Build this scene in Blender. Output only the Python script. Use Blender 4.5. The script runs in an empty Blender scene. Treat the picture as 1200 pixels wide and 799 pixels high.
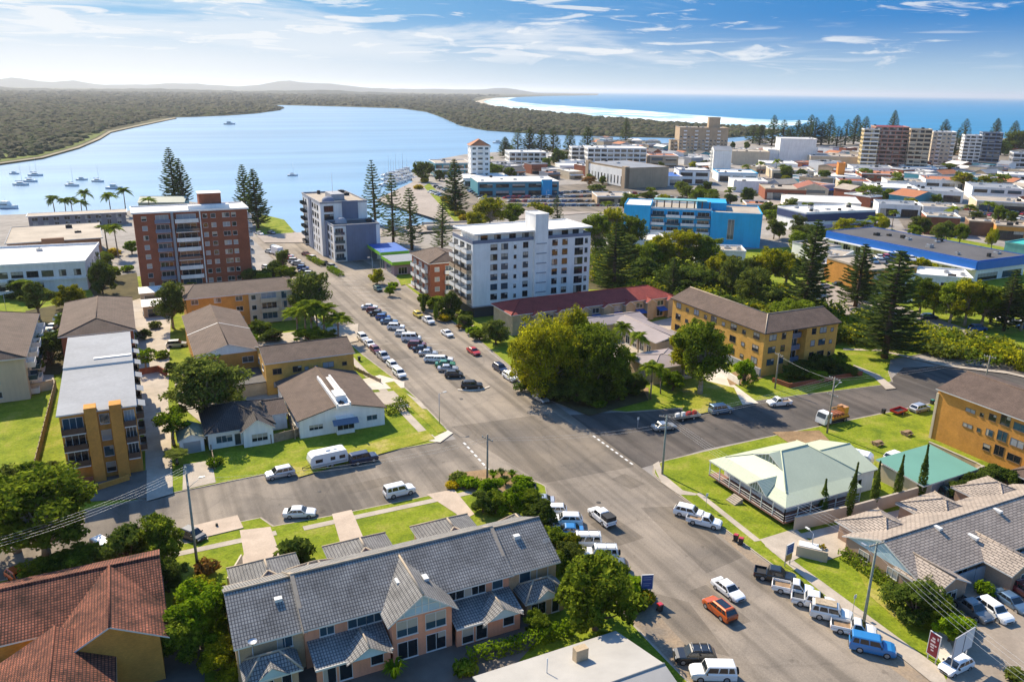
import bpy, math, random
from mathutils import Vector, Matrix
R = math.radians
S = bpy.context.scene; COL = S.collection
rng = random.Random(11)
# ------------------------------------------------------------------ camera
CH, CF, PITCH, ROLL, YAW = 60.0, 933.0, R(17.46), R(0.8), R(26)
_r = Vector((math.cos(YAW), -math.sin(YAW), 0)); _f0 = Vector((math.sin(YAW), math.cos(YAW), 0))
_fw = _f0*math.cos(PITCH) - Vector((0, 0, 1))*math.sin(PITCH)
_up = _f0*math.sin(PITCH) + Vector((0, 0, 1))*math.cos(PITCH)
_cr = _r*math.cos(ROLL) + _up*math.sin(ROLL); _cu = _up*math.cos(ROLL) - _r*math.sin(ROLL)
cam = bpy.data.cameras.new('camera'); camo = bpy.data.objects.new('camera', cam); COL.objects.link(camo)
cam.sensor_width = 36; cam.lens = 36*CF/1200; cam.clip_end = 90000; cam.clip_start = 1
camo.matrix_world = Matrix(((_cr.x, _cu.x, -_fw.x, 0), (_cr.y, _cu.y, -_fw.y, 0), (_cr.z, _cu.z, -_fw.z, CH), (0, 0, 0, 1)))
S.camera = camo
def g(px, py, z=0.0):            # a point of the survey: where a photo ray meets height z
    u = px-600; v = py-399.5
    d = _fw*CF + _cr*u - _cu*v
    t = (z-CH)/d.z
    return (d.x*t, d.y*t)
# ------------------------------------------------------------------ light
SUN_EL, SUN_AZ = R(40), math.atan2(-0.20, 1.0)     # azimuth from +Y towards +X
SUN_STRENGTH, SKY_STRENGTH, EXPOSURE = 4.9, 0.15, 0.80
sd = Vector((math.sin(SUN_AZ)*math.cos(SUN_EL), math.cos(SUN_AZ)*math.cos(SUN_EL), math.sin(SUN_EL)))
sl = bpy.data.lights.new('sun', 'SUN'); sl.energy = SUN_STRENGTH; sl.angle = R(0.5); sl.color = (1, .86, .64)
slo = bpy.data.objects.new('sun', sl); COL.objects.link(slo); slo.rotation_euler = sd.to_track_quat('Z', 'Y').to_euler(); slo.location = (0, 0, 200)
S.view_settings.view_transform = 'Standard'; S.view_settings.look = 'None'; S.view_settings.gamma = 1
S.view_settings.exposure = EXPOSURE; S.view_settings.use_curve_mapping = False
S.cycles.use_denoising = True; S.cycles.max_bounces = 6; S.cycles.transparent_max_bounces = 8
S.cycles.volume_bounces = 0; S.cycles.caustics_reflective = False; S.cycles.caustics_refractive = False
W = bpy.data.worlds.new('World'); S.world = W; W.use_nodes = True
def wnodes():
    nt = W.node_tree; N = nt.nodes; L = nt.links; N.clear()
    out = N.new('ShaderNodeOutputWorld'); bg = N.new('ShaderNodeBackground'); bg.inputs[1].default_value = SKY_STRENGTH
    sky = N.new('ShaderNodeTexSky'); sky.sky_type = 'NISHITA'; sky.sun_disc = False
    sky.sun_elevation = SUN_EL; sky.sun_rotation = SUN_AZ; sky.air_density = 1.0; sky.dust_density = .35; sky.ozone_density = 2.5
    hs = N.new('ShaderNodeHueSaturation'); hs.inputs['Saturation'].default_value = 1.25; hs.inputs['Value'].default_value = 1.0
    L.new(sky.outputs[0], hs.inputs['Color'])
    hsx = N.new('NodeReroute')
    tc = N.new('ShaderNodeTexCoord'); sp = N.new('ShaderNodeSeparateXYZ'); L.new(tc.outputs['Generated'], sp.inputs[0])
    def M(op, a, b=None, clamp=False):
        m = N.new('ShaderNodeMath'); m.operation = op; m.use_clamp = clamp
        for i, x in enumerate((a, b)):
            if x is None: continue
            if isinstance(x, (int, float)): m.inputs[i].default_value = x
            else: L.new(x, m.inputs[i])
        return m.outputs[0]
    def mixc(f, a, c):
        m = N.new('ShaderNodeMix'); m.data_type = 'RGBA'
        L.new(f, m.inputs[0])
        for i, x in ((6, a), (7, c)):
            if isinstance(x, tuple): m.inputs[i].default_value = (*[v*SKY_GAIN for v in x], 1)
            else: L.new(x, m.inputs[i])
        return m.outputs[2]
    def ramp(x, a, b):
        m = N.new('ShaderNodeMapRange'); m.interpolation_type = 'SMOOTHSTEP'; m.inputs[1].default_value = a; m.inputs[2].default_value = b; L.new(x, m.inputs[0]); return m.outputs[0]
    el = sp.outputs[2]
    az = M('SUBTRACT', M('MULTIPLY', sp.outputs[0], math.cos(YAW)), M('MULTIPLY', sp.outputs[1], math.sin(YAW)))   # -0.54 .. 0.54 across the view
    side = ramp(az, -.5, .45)
    low = mixc(side, (.70, .78, .85), (.50, .68, .80)); top = mixc(side, (.24, .54, .84), (.018, .235, .62))
    band = mixc(ramp(el, -.005, .088), low, top)
    base = mixc(ramp(el, .42, .12), hs.outputs[0], band)
    # thin cirrus drawn out along the horizon
    def noise(sx, sy, det, rough, off, dist):
        cb = N.new('ShaderNodeCombineXYZ'); L.new(M('ADD', M('MULTIPLY', az, sx), M('MULTIPLY', el, sx*.7)), cb.inputs[0]); L.new(M('MULTIPLY', el, sy), cb.inputs[1]); cb.inputs[2].default_value = off
        n = N.new('ShaderNodeTexNoise'); n.inputs['Scale'].default_value = 1; n.inputs['Detail'].default_value = det; n.inputs['Roughness'].default_value = rough; n.inputs['Distortion'].default_value = dist; L.new(cb.outputs[0], n.inputs[0]); return n.outputs[0]
    bias = M('MULTIPLY', az, -.26)
    c1 = ramp(M('ADD', noise(3.2, 26, 9, .60, 4.2, .5), bias), .46, .64)
    c2 = ramp(M('ADD', noise(11, 85, 8, .60, 1.3, .8), M('MULTIPLY', bias, .25)), .53, .63)
    c3 = ramp(noise(7, 120, 6, .55, 8.8, .4), .60, .72)
    cl = M('ADD', M('ADD', M('MULTIPLY', c1, .72), M('MULTIPLY', c2, .75)), M('MULTIPLY', c3, .35), True)
    cl = M('MULTIPLY', cl, ramp(el, .012, .045))
    glow = M('MULTIPLY', ramp(el, .085, .02), ramp(az, .15, -.5))
    al = M('MAXIMUM', M('MULTIPLY', cl, .92), M('MULTIPLY', glow, .78), True)
    al = M('MULTIPLY', al, ramp(el, .5, .2)); al = M('MULTIPLY', al, ramp(el, -.03, .0))
    L.new(base, hsx.inputs[0])
    mx = N.new('ShaderNodeMix'); mx.data_type = 'RGBA'; L.new(al, mx.inputs[0]); L.new(hsx.outputs[0], mx.inputs[6]); mx.inputs[7].default_value = CLOUD_COL
    L.new(mx.outputs[2], bg.inputs[0]); L.new(bg.outputs[0], out.inputs[0])
HAZE_DENSITY = 0.5/10500
SKY_GAIN = 1/(SKY_STRENGTH*2**EXPOSURE)
CLOUD_COL = (.90*SKY_GAIN, .93*SKY_GAIN, .96*SKY_GAIN, 1)
wnodes()
# ------------------------------------------------------------------ materials
MATS = {}
def newmat(name):
    m = bpy.data.materials.new(name); m.use_nodes = True; nt = m.node_tree
    b = nt.nodes['Principled BSDF']; MATS[name] = m
    return m, nt, b
def mat(name, col, rough=.75, var=.25, scale=.35, spec=.3, metal=0.0, bump=0.0, fine=0.0, col2=None, objvar=0.0, coat=0.0, streak=0.0):
    if 'render' in name or 'beige' in name: streak = .13
    if name in MATS: return MATS[name]
    m, nt, b = newmat(name); N = nt.nodes; L = nt.links
    b.inputs['Roughness'].default_value = rough; b.inputs['Metallic'].default_value = metal
    b.inputs['Specular IOR Level'].default_value = spec; b.inputs['Coat Weight'].default_value = coat
    if var <= 0 and objvar <= 0: b.inputs['Base Color'].default_value = (*col, 1); return m
    geo = N.new('ShaderNodeNewGeometry')
    n = N.new('ShaderNodeTexNoise'); n.inputs['Scale'].default_value = scale; n.inputs['Detail'].default_value = 5; n.inputs['Roughness'].default_value = .62
    L.new(geo.outputs['Position'], n.inputs['Vector'])
    r = N.new('ShaderNodeValToRGB'); c2 = col2 or tuple(c*(1-var) for c in col)
    r.color_ramp.elements[0].position = .3; r.color_ramp.elements[0].color = (*c2, 1)
    r.color_ramp.elements[1].position = .68; r.color_ramp.elements[1].color = (*[min(1, c*(1+var*.25)) for c in col], 1)
    L.new(n.outputs[0], r.inputs[0]); o = r.outputs[0]
    if fine:
        n2 = N.new('ShaderNodeTexNoise'); n2.inputs['Scale'].default_value = scale*14; n2.inputs['Detail'].default_value = 3; L.new(geo.outputs['Position'], n2.inputs['Vector'])
        mr = N.new('ShaderNodeMapRange'); mr.inputs[1].default_value = .25; mr.inputs[2].default_value = .75; mr.inputs[3].default_value = 1-fine; mr.inputs[4].default_value = 1+fine; L.new(n2.outputs[0], mr.inputs[0])
        mm = N.new('ShaderNodeMix'); mm.data_type = 'RGBA'; mm.blend_type = 'MULTIPLY'; mm.inputs[0].default_value = 1; L.new(o, mm.inputs[6]); L.new(mr.outputs[0], mm.inputs[7]); o = mm.outputs[2]
    if streak:      # rain-washed walls: marks drawn out downwards
        mp = N.new('ShaderNodeMapping'); mp.inputs['Scale'].default_value = (1.1, 1.1, .09); L.new(geo.outputs['Position'], mp.inputs[0]); n3 = N.new('ShaderNodeTexNoise'); n3.inputs['Scale'].default_value = 1; n3.inputs['Detail'].default_value = 6; n3.inputs['Roughness'].default_value = .7; L.new(mp.outputs[0], n3.inputs[0])
        mr = N.new('ShaderNodeMapRange'); mr.inputs[1].default_value = .42; mr.inputs[2].default_value = .72; mr.inputs[3].default_value = 1.03; mr.inputs[4].default_value = 1-streak; L.new(n3.outputs[0], mr.inputs[0])
        mm = N.new('ShaderNodeMix'); mm.data_type = 'RGBA'; mm.blend_type = 'MULTIPLY'; mm.inputs[0].default_value = 1; L.new(o, mm.inputs[6]); L.new(mr.outputs[0], mm.inputs[7]); o = mm.outputs[2]
    if objvar:
        oi = N.new('ShaderNodeObjectInfo'); mr = N.new('ShaderNodeMapRange'); mr.inputs[3].default_value = 1-objvar; mr.inputs[4].default_value = 1+objvar; L.new(oi.outputs['Random'], mr.inputs[0])
        mm = N.new('ShaderNodeMix'); mm.data_type = 'RGBA'; mm.blend_type = 'MULTIPLY'; mm.inputs[0].default_value = 1; L.new(o, mm.inputs[6]); L.new(mr.outputs[0], mm.inputs[7]); o = mm.outputs[2]
    L.new(o, b.inputs['Base Color'])
    if bump:
        bp = N.new('ShaderNodeBump'); bp.inputs['Strength'].default_value = bump; bp.inputs['Distance'].default_value = .1
        L.new(n.outputs[0], bp.inputs['Height']); L.new(bp.outputs[0], b.inputs['Normal'])
    return m
def tiles(name, c1, c2, gap, w=.34, h=.36, mortar=.05, rough=.8, bump=.6, offset=.0, dirt=.35, spec=.25):
    """brick-pattern surface laid along each face (UV in metres)"""
    if name in MATS: return MATS[name]
    m, nt, b = newmat(name); N = nt.nodes; L = nt.links; b.inputs['Roughness'].default_value = rough; b.inputs['Specular IOR Level'].default_value = spec
    uv = N.new('ShaderNodeUVMap'); br = N.new('ShaderNodeTexBrick'); br.offset = offset; br.inputs['Scale'].default_value = 1
    br.inputs['Color1'].default_value = (*c1, 1); br.inputs['Color2'].default_value = (*c2, 1); br.inputs['Mortar'].default_value = (*gap, 1)
    br.inputs['Mortar Size'].default_value = mortar; br.inputs['Brick Width'].default_value = w; br.inputs['Row Height'].default_value = h; br.inputs['Mortar Smooth'].default_value = .3
    L.new(uv.outputs[0], br.inputs['Vector'])
    geo = N.new('ShaderNodeNewGeometry'); n = N.new('ShaderNodeTexNoise'); n.inputs['Scale'].default_value = .38; n.inputs['Detail'].default_value = 9; n.inputs['Roughness'].default_value = .74; L.new(geo.outputs['Position'], n.inputs['Vector'])
    mr = N.new('ShaderNodeMapRange'); mr.inputs[1].default_value = .3; mr.inputs[2].default_value = .7; mr.inputs[3].default_value = 1-dirt*1.3; mr.inputs[4].default_value = 1+dirt*.5; L.new(n.outputs[0], mr.inputs[0])
    mm = N.new('ShaderNodeMix'); mm.data_type = 'RGBA'; mm.blend_type = 'MULTIPLY'; mm.inputs[0].default_value = 1; L.new(br.outputs[0], mm.inputs[6]); L.new(mr.outputs[0], mm.inputs[7])
    L.new(mm.outputs[2], b.inputs['Base Color'])
    bp = N.new('ShaderNodeBump'); bp.inputs['Strength'].default_value = bump; bp.inputs['Distance'].default_value = .05; bp.invert = True; L.new(br.outputs['Fac'], bp.inputs['Height']); L.new(bp.outputs[0], b.inputs['Normal'])
    return m
def asphalt(name, col, dark, crack=.16, track=.8):
    m, nt, b = newmat(name); N = nt.nodes; L = nt.links; b.inputs['Roughness'].default_value = .92; b.inputs['Specular IOR Level'].default_value = .2
    geo = N.new('ShaderNodeNewGeometry')
    def nz(sc, det, rough, vec=(1, 1, 1)):
        mp = N.new('ShaderNodeMapping'); mp.inputs['Scale'].default_value = vec; L.new(geo.outputs['Position'], mp.inputs[0]); n = N.new('ShaderNodeTexNoise'); n.inputs['Scale'].default_value = sc; n.inputs['Detail'].default_value = det; n.inputs['Roughness'].default_value = rough; L.new(mp.outputs[0], n.inputs[0]); return n.outputs[0]
    def mr(x, a, c, lo, hi):
        q = N.new('ShaderNodeMapRange'); q.interpolation_type = 'SMOOTHSTEP'
        for i, v in enumerate((a, c, lo, hi)): q.inputs[i+1].default_value = v
        L.new(x, q.inputs[0]); return q.outputs[0]
    def mul(a, c):
        q = N.new('ShaderNodeMath'); q.operation = 'MULTIPLY'; L.new(a, q.inputs[0]); L.new(c, q.inputs[1]); return q.outputs[0]
    big = mr(nz(.07, 6, .65), .32, .68, 0, 1); mx = N.new('ShaderNodeMix'); mx.data_type = 'RGBA'; L.new(big, mx.inputs[0]); mx.inputs[6].default_value = (*dark, 1); mx.inputs[7].default_value = (*col, 1)
    tr_ = mr(nz(1, 3, .5, (.42, .016, 1)), .42, .66, 1, 1-track*.45); gr = mr(nz(5, 3, .7), .2, .8, .82, 1.16); st = mr(nz(.5, 5, .6), .60, .72, 1, .72)
    w = N.new('ShaderNodeTexNoise'); w.inputs['Scale'].default_value = .35; w.inputs['Detail'].default_value = 4; L.new(geo.outputs['Position'], w.inputs[0])
    ad = N.new('ShaderNodeMix'); ad.data_type = 'RGBA'; ad.blend_type = 'LINEAR_LIGHT'; ad.inputs[0].default_value = .9; L.new(geo.outputs['Position'], ad.inputs[6]); L.new(w.outputs['Color'], ad.inputs[7])
    vo = N.new('ShaderNodeTexVoronoi'); vo.feature = 'DISTANCE_TO_EDGE'; vo.inputs['Scale'].default_value = .07; L.new(ad.outputs[2], vo.inputs['Vector']); ck = mr(vo.outputs['Distance'], .006, .022, 1-crack*.55, 1)
    f = mul(mul(tr_, gr), mul(st, ck)); mm = N.new('ShaderNodeMix'); mm.data_type = 'RGBA'; mm.blend_type = 'MULTIPLY'; mm.inputs[0].default_value = 1; L.new(mx.outputs[2], mm.inputs[6]); L.new(f, mm.inputs[7]); L.new(mm.outputs[2], b.inputs['Base Color'])
    bp = N.new('ShaderNodeBump'); bp.inputs['Strength'].default_value = .25; bp.inputs['Distance'].default_value = .05; L.new(gr, bp.inputs['Height']); L.new(bp.outputs[0], b.inputs['Normal']); return m
def turf(name, green, lush, dry, dryness=.5):
    m, nt, b = newmat(name); N = nt.nodes; L = nt.links; b.inputs['Roughness'].default_value = .95; b.inputs['Specular IOR Level'].default_value = .1; geo = N.new('ShaderNodeNewGeometry')
    def nz(sc, det, rough):
        n = N.new('ShaderNodeTexNoise'); n.inputs['Scale'].default_value = sc; n.inputs['Detail'].default_value = det; n.inputs['Roughness'].default_value = rough; L.new(geo.outputs['Position'], n.inputs[0]); return n.outputs[0]
    r = N.new('ShaderNodeValToRGB'); e = r.color_ramp.elements; e[0].position = .34; e[0].color = (*lush, 1); e[1].position = .52; e[1].color = (*green, 1); x = e.new(.70-.14*dryness); x.color = (*[g_*.6+d_*.4 for g_, d_ in zip(green, dry)], 1); x = e.new(.82-.14*dryness); x.color = (*dry, 1)
    L.new(nz(.22, 8, .68), r.inputs[0]); q = N.new('ShaderNodeMapRange'); q.inputs[1].default_value = .25; q.inputs[2].default_value = .75; q.inputs[3].default_value = .62; q.inputs[4].default_value = 1.3; L.new(nz(3.2, 4, .7), q.inputs[0])
    mm = N.new('ShaderNodeMix'); mm.data_type = 'RGBA'; mm.blend_type = 'MULTIPLY'; mm.inputs[0].default_value = 1; L.new(r.outputs[0], mm.inputs[6]); L.new(q.outputs[0], mm.inputs[7]); L.new(mm.outputs[2], b.inputs['Base Color'])
    bp = N.new('ShaderNodeBump'); bp.inputs['Strength'].default_value = .6; bp.inputs['Distance'].default_value = .15; L.new(q.outputs[0], bp.inputs['Height']); L.new(bp.outputs[0], b.inputs['Normal']); return m
def leafmat(name, dark, light, tr=.45, bright=None):
    m, nt, b = newmat(name); N = nt.nodes; L = nt.links; N.remove(b)
    geo = N.new('ShaderNodeNewGeometry'); oi = N.new('ShaderNodeObjectInfo')
    n = N.new('ShaderNodeTexNoise'); n.inputs['Scale'].default_value = .55; n.inputs['Detail'].default_value = 2; L.new(geo.outputs['Position'], n.inputs['Vector'])
    ad = N.new('ShaderNodeMath'); ad.operation = 'MULTIPLY_ADD'; ad.inputs[1].default_value = .45; L.new(geo.outputs['Random Per Island'], ad.inputs[0])
    sc = N.new('ShaderNodeMapRange'); sc.inputs[1].default_value = .3; sc.inputs[2].default_value = .7; sc.inputs[4].default_value = .55; L.new(n.outputs[0], sc.inputs[0]); L.new(sc.outputs[0], ad.inputs[2])
    r = N.new('ShaderNodeValToRGB'); r.color_ramp.elements[0].color = (*dark, 1); r.color_ramp.elements[1].color = (*light, 1); r.color_ramp.elements[0].position = .1; r.color_ramp.elements[1].position = .9
    if bright: e = r.color_ramp.elements.new(.97); e.color = (*bright, 1)
    L.new(ad.outputs[0], r.inputs[0])
    mr = N.new('ShaderNodeMapRange'); mr.inputs[3].default_value = .78; mr.inputs[4].default_value = 1.18; L.new(oi.outputs['Random'], mr.inputs[0])
    mm = N.new('ShaderNodeMix'); mm.data_type = 'RGBA'; mm.blend_type = 'MULTIPLY'; mm.inputs[0].default_value = 1; L.new(r.outputs[0], mm.inputs[6]); L.new(mr.outputs[0], mm.inputs[7])
    df = N.new('ShaderNodeBsdfDiffuse'); tl = N.new('ShaderNodeBsdfTranslucent'); mx = N.new('ShaderNodeMixShader'); mx.inputs[0].default_value = tr
    L.new(mm.outputs[2], df.inputs[0]); L.new(mm.outputs[2], tl.inputs[0]); L.new(df.outputs[0], mx.inputs[1]); L.new(tl.outputs[0], mx.inputs[2])
    L.new(mx.outputs[0], N['Material Output'].inputs[0]); return m
def paint(name, col, metal=0.0):
    if name in MATS: return MATS[name]
    m, nt, b = newmat(name); b.inputs['Base Color'].default_value = (*col, 1); b.inputs['Roughness'].default_value = .35; b.inputs['Metallic'].default_value = metal
    b.inputs['Coat Weight'].default_value = .6; b.inputs['Coat Roughness'].default_value = .08; return m
def glass(name, col, rough=.06, spec=.6):
    if name in MATS: return MATS[name]
    m, nt, b = newmat(name); b.inputs['Base Color'].default_value = (*col, 1); b.inputs['Roughness'].default_value = rough; b.inputs['Specular IOR Level'].default_value = spec; return m
# ------------------------------------------------------------------ mesh builder
class MB:
    def __init__(s): s.v = []; s.f = []; s.m = []; s.mats = []; s.sm = []
    def mi(s, m):
        if m not in s.mats: s.mats.append(m)
        return s.mats.index(m)
    def face(s, pts, m, smooth=False):
        k = len(s.v); s.v += [tuple(p) for p in pts]; s.f.append(tuple(range(k, k+len(pts)))); s.m.append(s.mi(m)); s.sm.append(smooth)
    def box(s, x0, y0, z0, x1, y1, z1, m, top=None, bottom=True):
        p = [(x0, y0, z0), (x1, y0, z0), (x1, y1, z0), (x0, y1, z0), (x0, y0, z1), (x1, y0, z1), (x1, y1, z1), (x0, y1, z1)]
        for q in ((0, 1, 5, 4), (1, 2, 6, 5), (2, 3, 7, 6), (3, 0, 4, 7)): s.face([p[i] for i in q], m)
        s.face([p[i] for i in (4, 5, 6, 7)], top or m)
        if bottom: s.face([p[i] for i in (3, 2, 1, 0)], m)
    def obox(s, c, ax, ay, hx, hy, z0, z1, m):     # box turned in plan
        q = [(c[0]+ax[0]*a*hx+ay[0]*b*hy, c[1]+ax[1]*a*hx+ay[1]*b*hy) for a, b in ((-1, -1), (1, -1), (1, 1), (-1, 1))]
        s.prism(q, z0, z1, m)
    def prism(s, poly, z0, z1, m, top=None, bottom=True):
        a = sum(poly[i][0]*poly[(i+1) % len(poly)][1]-poly[(i+1) % len(poly)][0]*poly[i][1] for i in range(len(poly)))
        if a < 0: poly = poly[::-1]
        n = len(poly)
        for i in range(n):
            p, q = poly[i], poly[(i+1) % n]
            s.face([(p[0], p[1], z0), (q[0], q[1], z0), (q[0], q[1], z1), (p[0], p[1], z1)], m)
        s.face([(p[0], p[1], z1) for p in poly], top or m)
        if bottom: s.face([(p[0], p[1], z0) for p in poly[::-1]], m)
    def tube(s, p0, p1, r0, r1, m, n=8, cap=True):
        p0, p1 = Vector(p0), Vector(p1); d = (p1-p0).normalized(); a = d.orthogonal().normalized(); b = d.cross(a)
        k = len(s.v); mi = s.mi(m)
        for i in range(n):
            t = 2*math.pi*i/n; e = a*math.cos(t)+b*math.sin(t); s.v.append(tuple(p0+e*r0)); s.v.append(tuple(p1+e*r1))
        for i in range(n):
            j = (i+1) % n; s.f.append((k+2*i, k+2*j, k+2*j+1, k+2*i+1)); s.m.append(mi); s.sm.append(n > 5)
        if cap:
            s.f.append(tuple(k+2*i+1 for i in range(n))); s.m.append(mi); s.sm.append(False)
            s.f.append(tuple(k+2*i for i in range(n))[::-1]); s.m.append(mi); s.sm.append(False)
    def lathe(s, prof, m, n=10, c=(0, 0)):          # prof: (radius, z)
        k = len(s.v); mi = s.mi(m)
        for r, z in prof:
            for i in range(n): t = 2*math.pi*i/n; s.v.append((c[0]+r*math.cos(t), c[1]+r*math.sin(t), z))
        for j in range(len(prof)-1):
            for i in range(n):
                i2 = (i+1) % n; s.f.append((k+j*n+i, k+j*n+i2, k+(j+1)*n+i2, k+(j+1)*n+i)); s.m.append(mi); s.sm.append(True)
    def loft(s, secs, m, caps=True, smooth=False):   # rings of equal length, closed
        k = len(s.v); n = len(secs[0]); mi = s.mi(m)
        for sec in secs: s.v += [tuple(p) for p in sec]
        for j in range(len(secs)-1):
            for i in range(n):
                i2 = (i+1) % n; s.f.append((k+j*n+i, k+j*n+i2, k+(j+1)*n+i2, k+(j+1)*n+i)); s.m.append(mi); s.sm.append(smooth)
        if caps:
            s.f.append(tuple(k+i for i in range(n))[::-1]); s.m.append(mi); s.sm.append(False)
            e = k+(len(secs)-1)*n; s.f.append(tuple(e+i for i in range(n))); s.m.append(mi); s.sm.append(False)
    def mesh(s, name):
        me = bpy.data.meshes.new(name); me.from_pydata(s.v, [], s.f)
        for m in s.mats: me.materials.append(m)
        me.polygons.foreach_set('material_index', s.m); me.polygons.foreach_set('use_smooth', s.sm)
        uvl = me.uv_layers.new(name='UVMap'); data = [0.0]*(2*len(me.loops))
        for p in me.polygons:
            nn = p.normal
            if abs(nn.z) > .999 or nn.length < .5: t, q = Vector((1, 0, 0)), Vector((0, 1, 0))
            else: t = Vector((0, 0, 1)).cross(nn).normalized(); q = nn.cross(t)
            for li in p.loop_indices:
                co = me.vertices[me.loops[li].vertex_index].co; data[2*li] = co.dot(t); data[2*li+1] = co.dot(q)
        uvl.data.foreach_set('uv', data); me.update(); return me
    def build(s, name, parent=None, loc=(0, 0, 0), rz=0.0):
        return link(name, s.mesh(name), parent, loc, rz)
def link(name, me, parent=None, loc=(0, 0, 0), rz=0.0):
    o = bpy.data.objects.new(name, me); COL.objects.link(o); o.location = loc; o.rotation_euler = (0, 0, rz)
    if parent: o.parent = parent
    return o
def tag(o, label, cat, group=None):
    o['label'] = label; o['category'] = cat
    if group: o['group'] = group
    return o
def empty(name, label, cat, loc, rz=0.0, group=None):
    o = bpy.data.objects.new(name, None); COL.objects.link(o); o.location = loc; o.rotation_euler = (0, 0, rz); o.empty_display_size = .5
    return tag(o, label, cat, group)
def structure(o): o['kind'] = 'structure'; return o
def stuff(o): o['kind'] = 'stuff'; return o
def P(*pts): return [g(*p) for p in pts]
def sheet(name, polys, z, m):
    b = MB()
    for p in polys:
        a = sum(p[i][0]*p[(i+1) % len(p)][1]-p[(i+1) % len(p)][0]*p[i][1] for i in range(len(p)))
        b.face([(x, y, z) for x, y in (p if a > 0 else p[::-1])], m)
    return structure(b.build(name))
def dist(u, v): return math.hypot(u, v)
ORD = 'first second third fourth fifth sixth seventh eighth ninth tenth eleventh twelfth thirteenth fourteenth fifteenth sixteenth seventeenth eighteenth nineteenth twentieth twenty-first twenty-second twenty-third twenty-fourth twenty-fifth twenty-sixth twenty-seventh twenty-eighth twenty-ninth thirtieth'.split()
# ------------------------------------------------------------------ palette
GRASS = turf('lawn_grass', (.20, .245, .016), (.105, .155, .012), (.36, .30, .085), .45)
GRASS2 = turf('dry_lawn_grass', (.27, .27, .03), (.17, .21, .016), (.42, .34, .12), .9)
ASPH = asphalt('worn_asphalt', (.315, .265, .21), (.21, .18, .148))
ASPH2 = asphalt('dark_asphalt', (.135, .115, .100), (.080, .072, .066))
ASPH3 = asphalt('patched_asphalt', (.235, .195, .150), (.15, .13, .11))
DIRT = mat('roadside_gravel', (.30, .225, .15), .95, .45, .25, .1, fine=.2, col2=(.17, .15, .13))
CONC = mat('concrete', (.44, .38, .31), .9, .25, .3, .2, fine=.08)
CONCP = mat('pinkish_concrete', (.50, .40, .31), .9, .22, .3, .2, fine=.08)
CONCL = mat('pale_concrete', (.62, .55, .46), .9, .2, .25, .2, fine=.06)
KERB = mat('kerb_concrete', (.42, .36, .29), .9, .3, .6, .2)
BARE = mat('bare_earth', (.30, .20, .11), .95, .4, .3, .1, fine=.2)
TOWN = mat('town_ground', (.30, .27, .24), .9, .4, .02, .2, fine=.2, col2=(.17, .16, .15))
FARL = mat('far_woodland_ground', (.105, .100, .055), .95, .55, .004, .05, fine=.35)
SAND = mat('beach_sand', (.50, .43, .33), .95, .15, .01, .1)
WHITE_LINE = mat('road_paint', (.72, .72, .70), .7, .3, .9, .2)
def seamat(name, col, rough, bump, spec=.5, scale=.05):
    m, nt, b = newmat(name); N = nt.nodes; L = nt.links
    b.inputs['Roughness'].default_value = rough; b.inputs['Specular IOR Level'].default_value = spec; b.inputs['IOR'].default_value = 1.33
    geo = N.new('ShaderNodeNewGeometry'); mp = N.new('ShaderNodeMapping'); mp.inputs['Rotation'].default_value = (0, 0, R(30)); mp.inputs['Scale'].default_value = (1, .35, 1); L.new(geo.outputs['Position'], mp.inputs[0])
    n = N.new('ShaderNodeTexNoise'); n.inputs['Scale'].default_value = scale; n.inputs['Detail'].default_value = 8; n.inputs['Roughness'].default_value = .68; L.new(mp.outputs[0], n.inputs[0])
    mp2 = N.new('ShaderNodeMapping'); mp2.inputs['Rotation'].default_value = (0, 0, R(-35)); mp2.inputs['Scale'].default_value = (.0022, .014, 1); L.new(geo.outputs['Position'], mp2.inputs[0]); n2 = N.new('ShaderNodeTexNoise'); n2.inputs['Scale'].default_value = 1; n2.inputs['Detail'].default_value = 7; n2.inputs['Roughness'].default_value = .62; L.new(mp2.outputs[0], n2.inputs[0])
    cr = N.new('ShaderNodeValToRGB'); cr.color_ramp.elements[0].position = .36; cr.color_ramp.elements[0].color = (*[c*.86 for c in col], 1); cr.color_ramp.elements[1].position = .66; cr.color_ramp.elements[1].color = (*[min(1, c*1.14) for c in col], 1); L.new(n2.outputs[0], cr.inputs[0]); L.new(cr.outputs[0], b.inputs['Base Color'])
    bp = N.new('ShaderNodeBump'); bp.inputs['Strength'].default_value = bump; bp.inputs['Distance'].default_value = 1.0; L.new(n.outputs[0], bp.inputs['Height']); L.new(bp.outputs[0], b.inputs['Normal'])
    return m, n, b
LAGOON, _, _ = seamat('lagoon_water', (.185, .33, .49), .25, .2, .3, .03)
SEA, _n, _b = seamat('sea_water', (.022, .19, .36), .38, .6, .28, .010)
def surfmat():
    m, n, b = seamat('breaking_surf', (.8, .85, .87), .6, .3, .2, .009); nt = m.node_tree; N = nt.nodes; L = nt.links
    r = N.new('ShaderNodeValToRGB'); r.color_ramp.elements[0].position = .44; r.color_ramp.elements[0].color = (.20, .40, .50, 1); r.color_ramp.elements[1].position = .56; r.color_ramp.elements[1].color = (.80, .88, .88, 1)
    L.new(n.outputs[0], r.inputs[0]); L.new(r.outputs[0], b.inputs['Base Color']); return m
SURF = surfmat()
def far(px, D):
    d = _fw*CF + _cr*(px-600) - _cu*(109-399.5); k = D/math.hypot(d.x, d.y); return (d.x*k, d.y*k)
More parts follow.
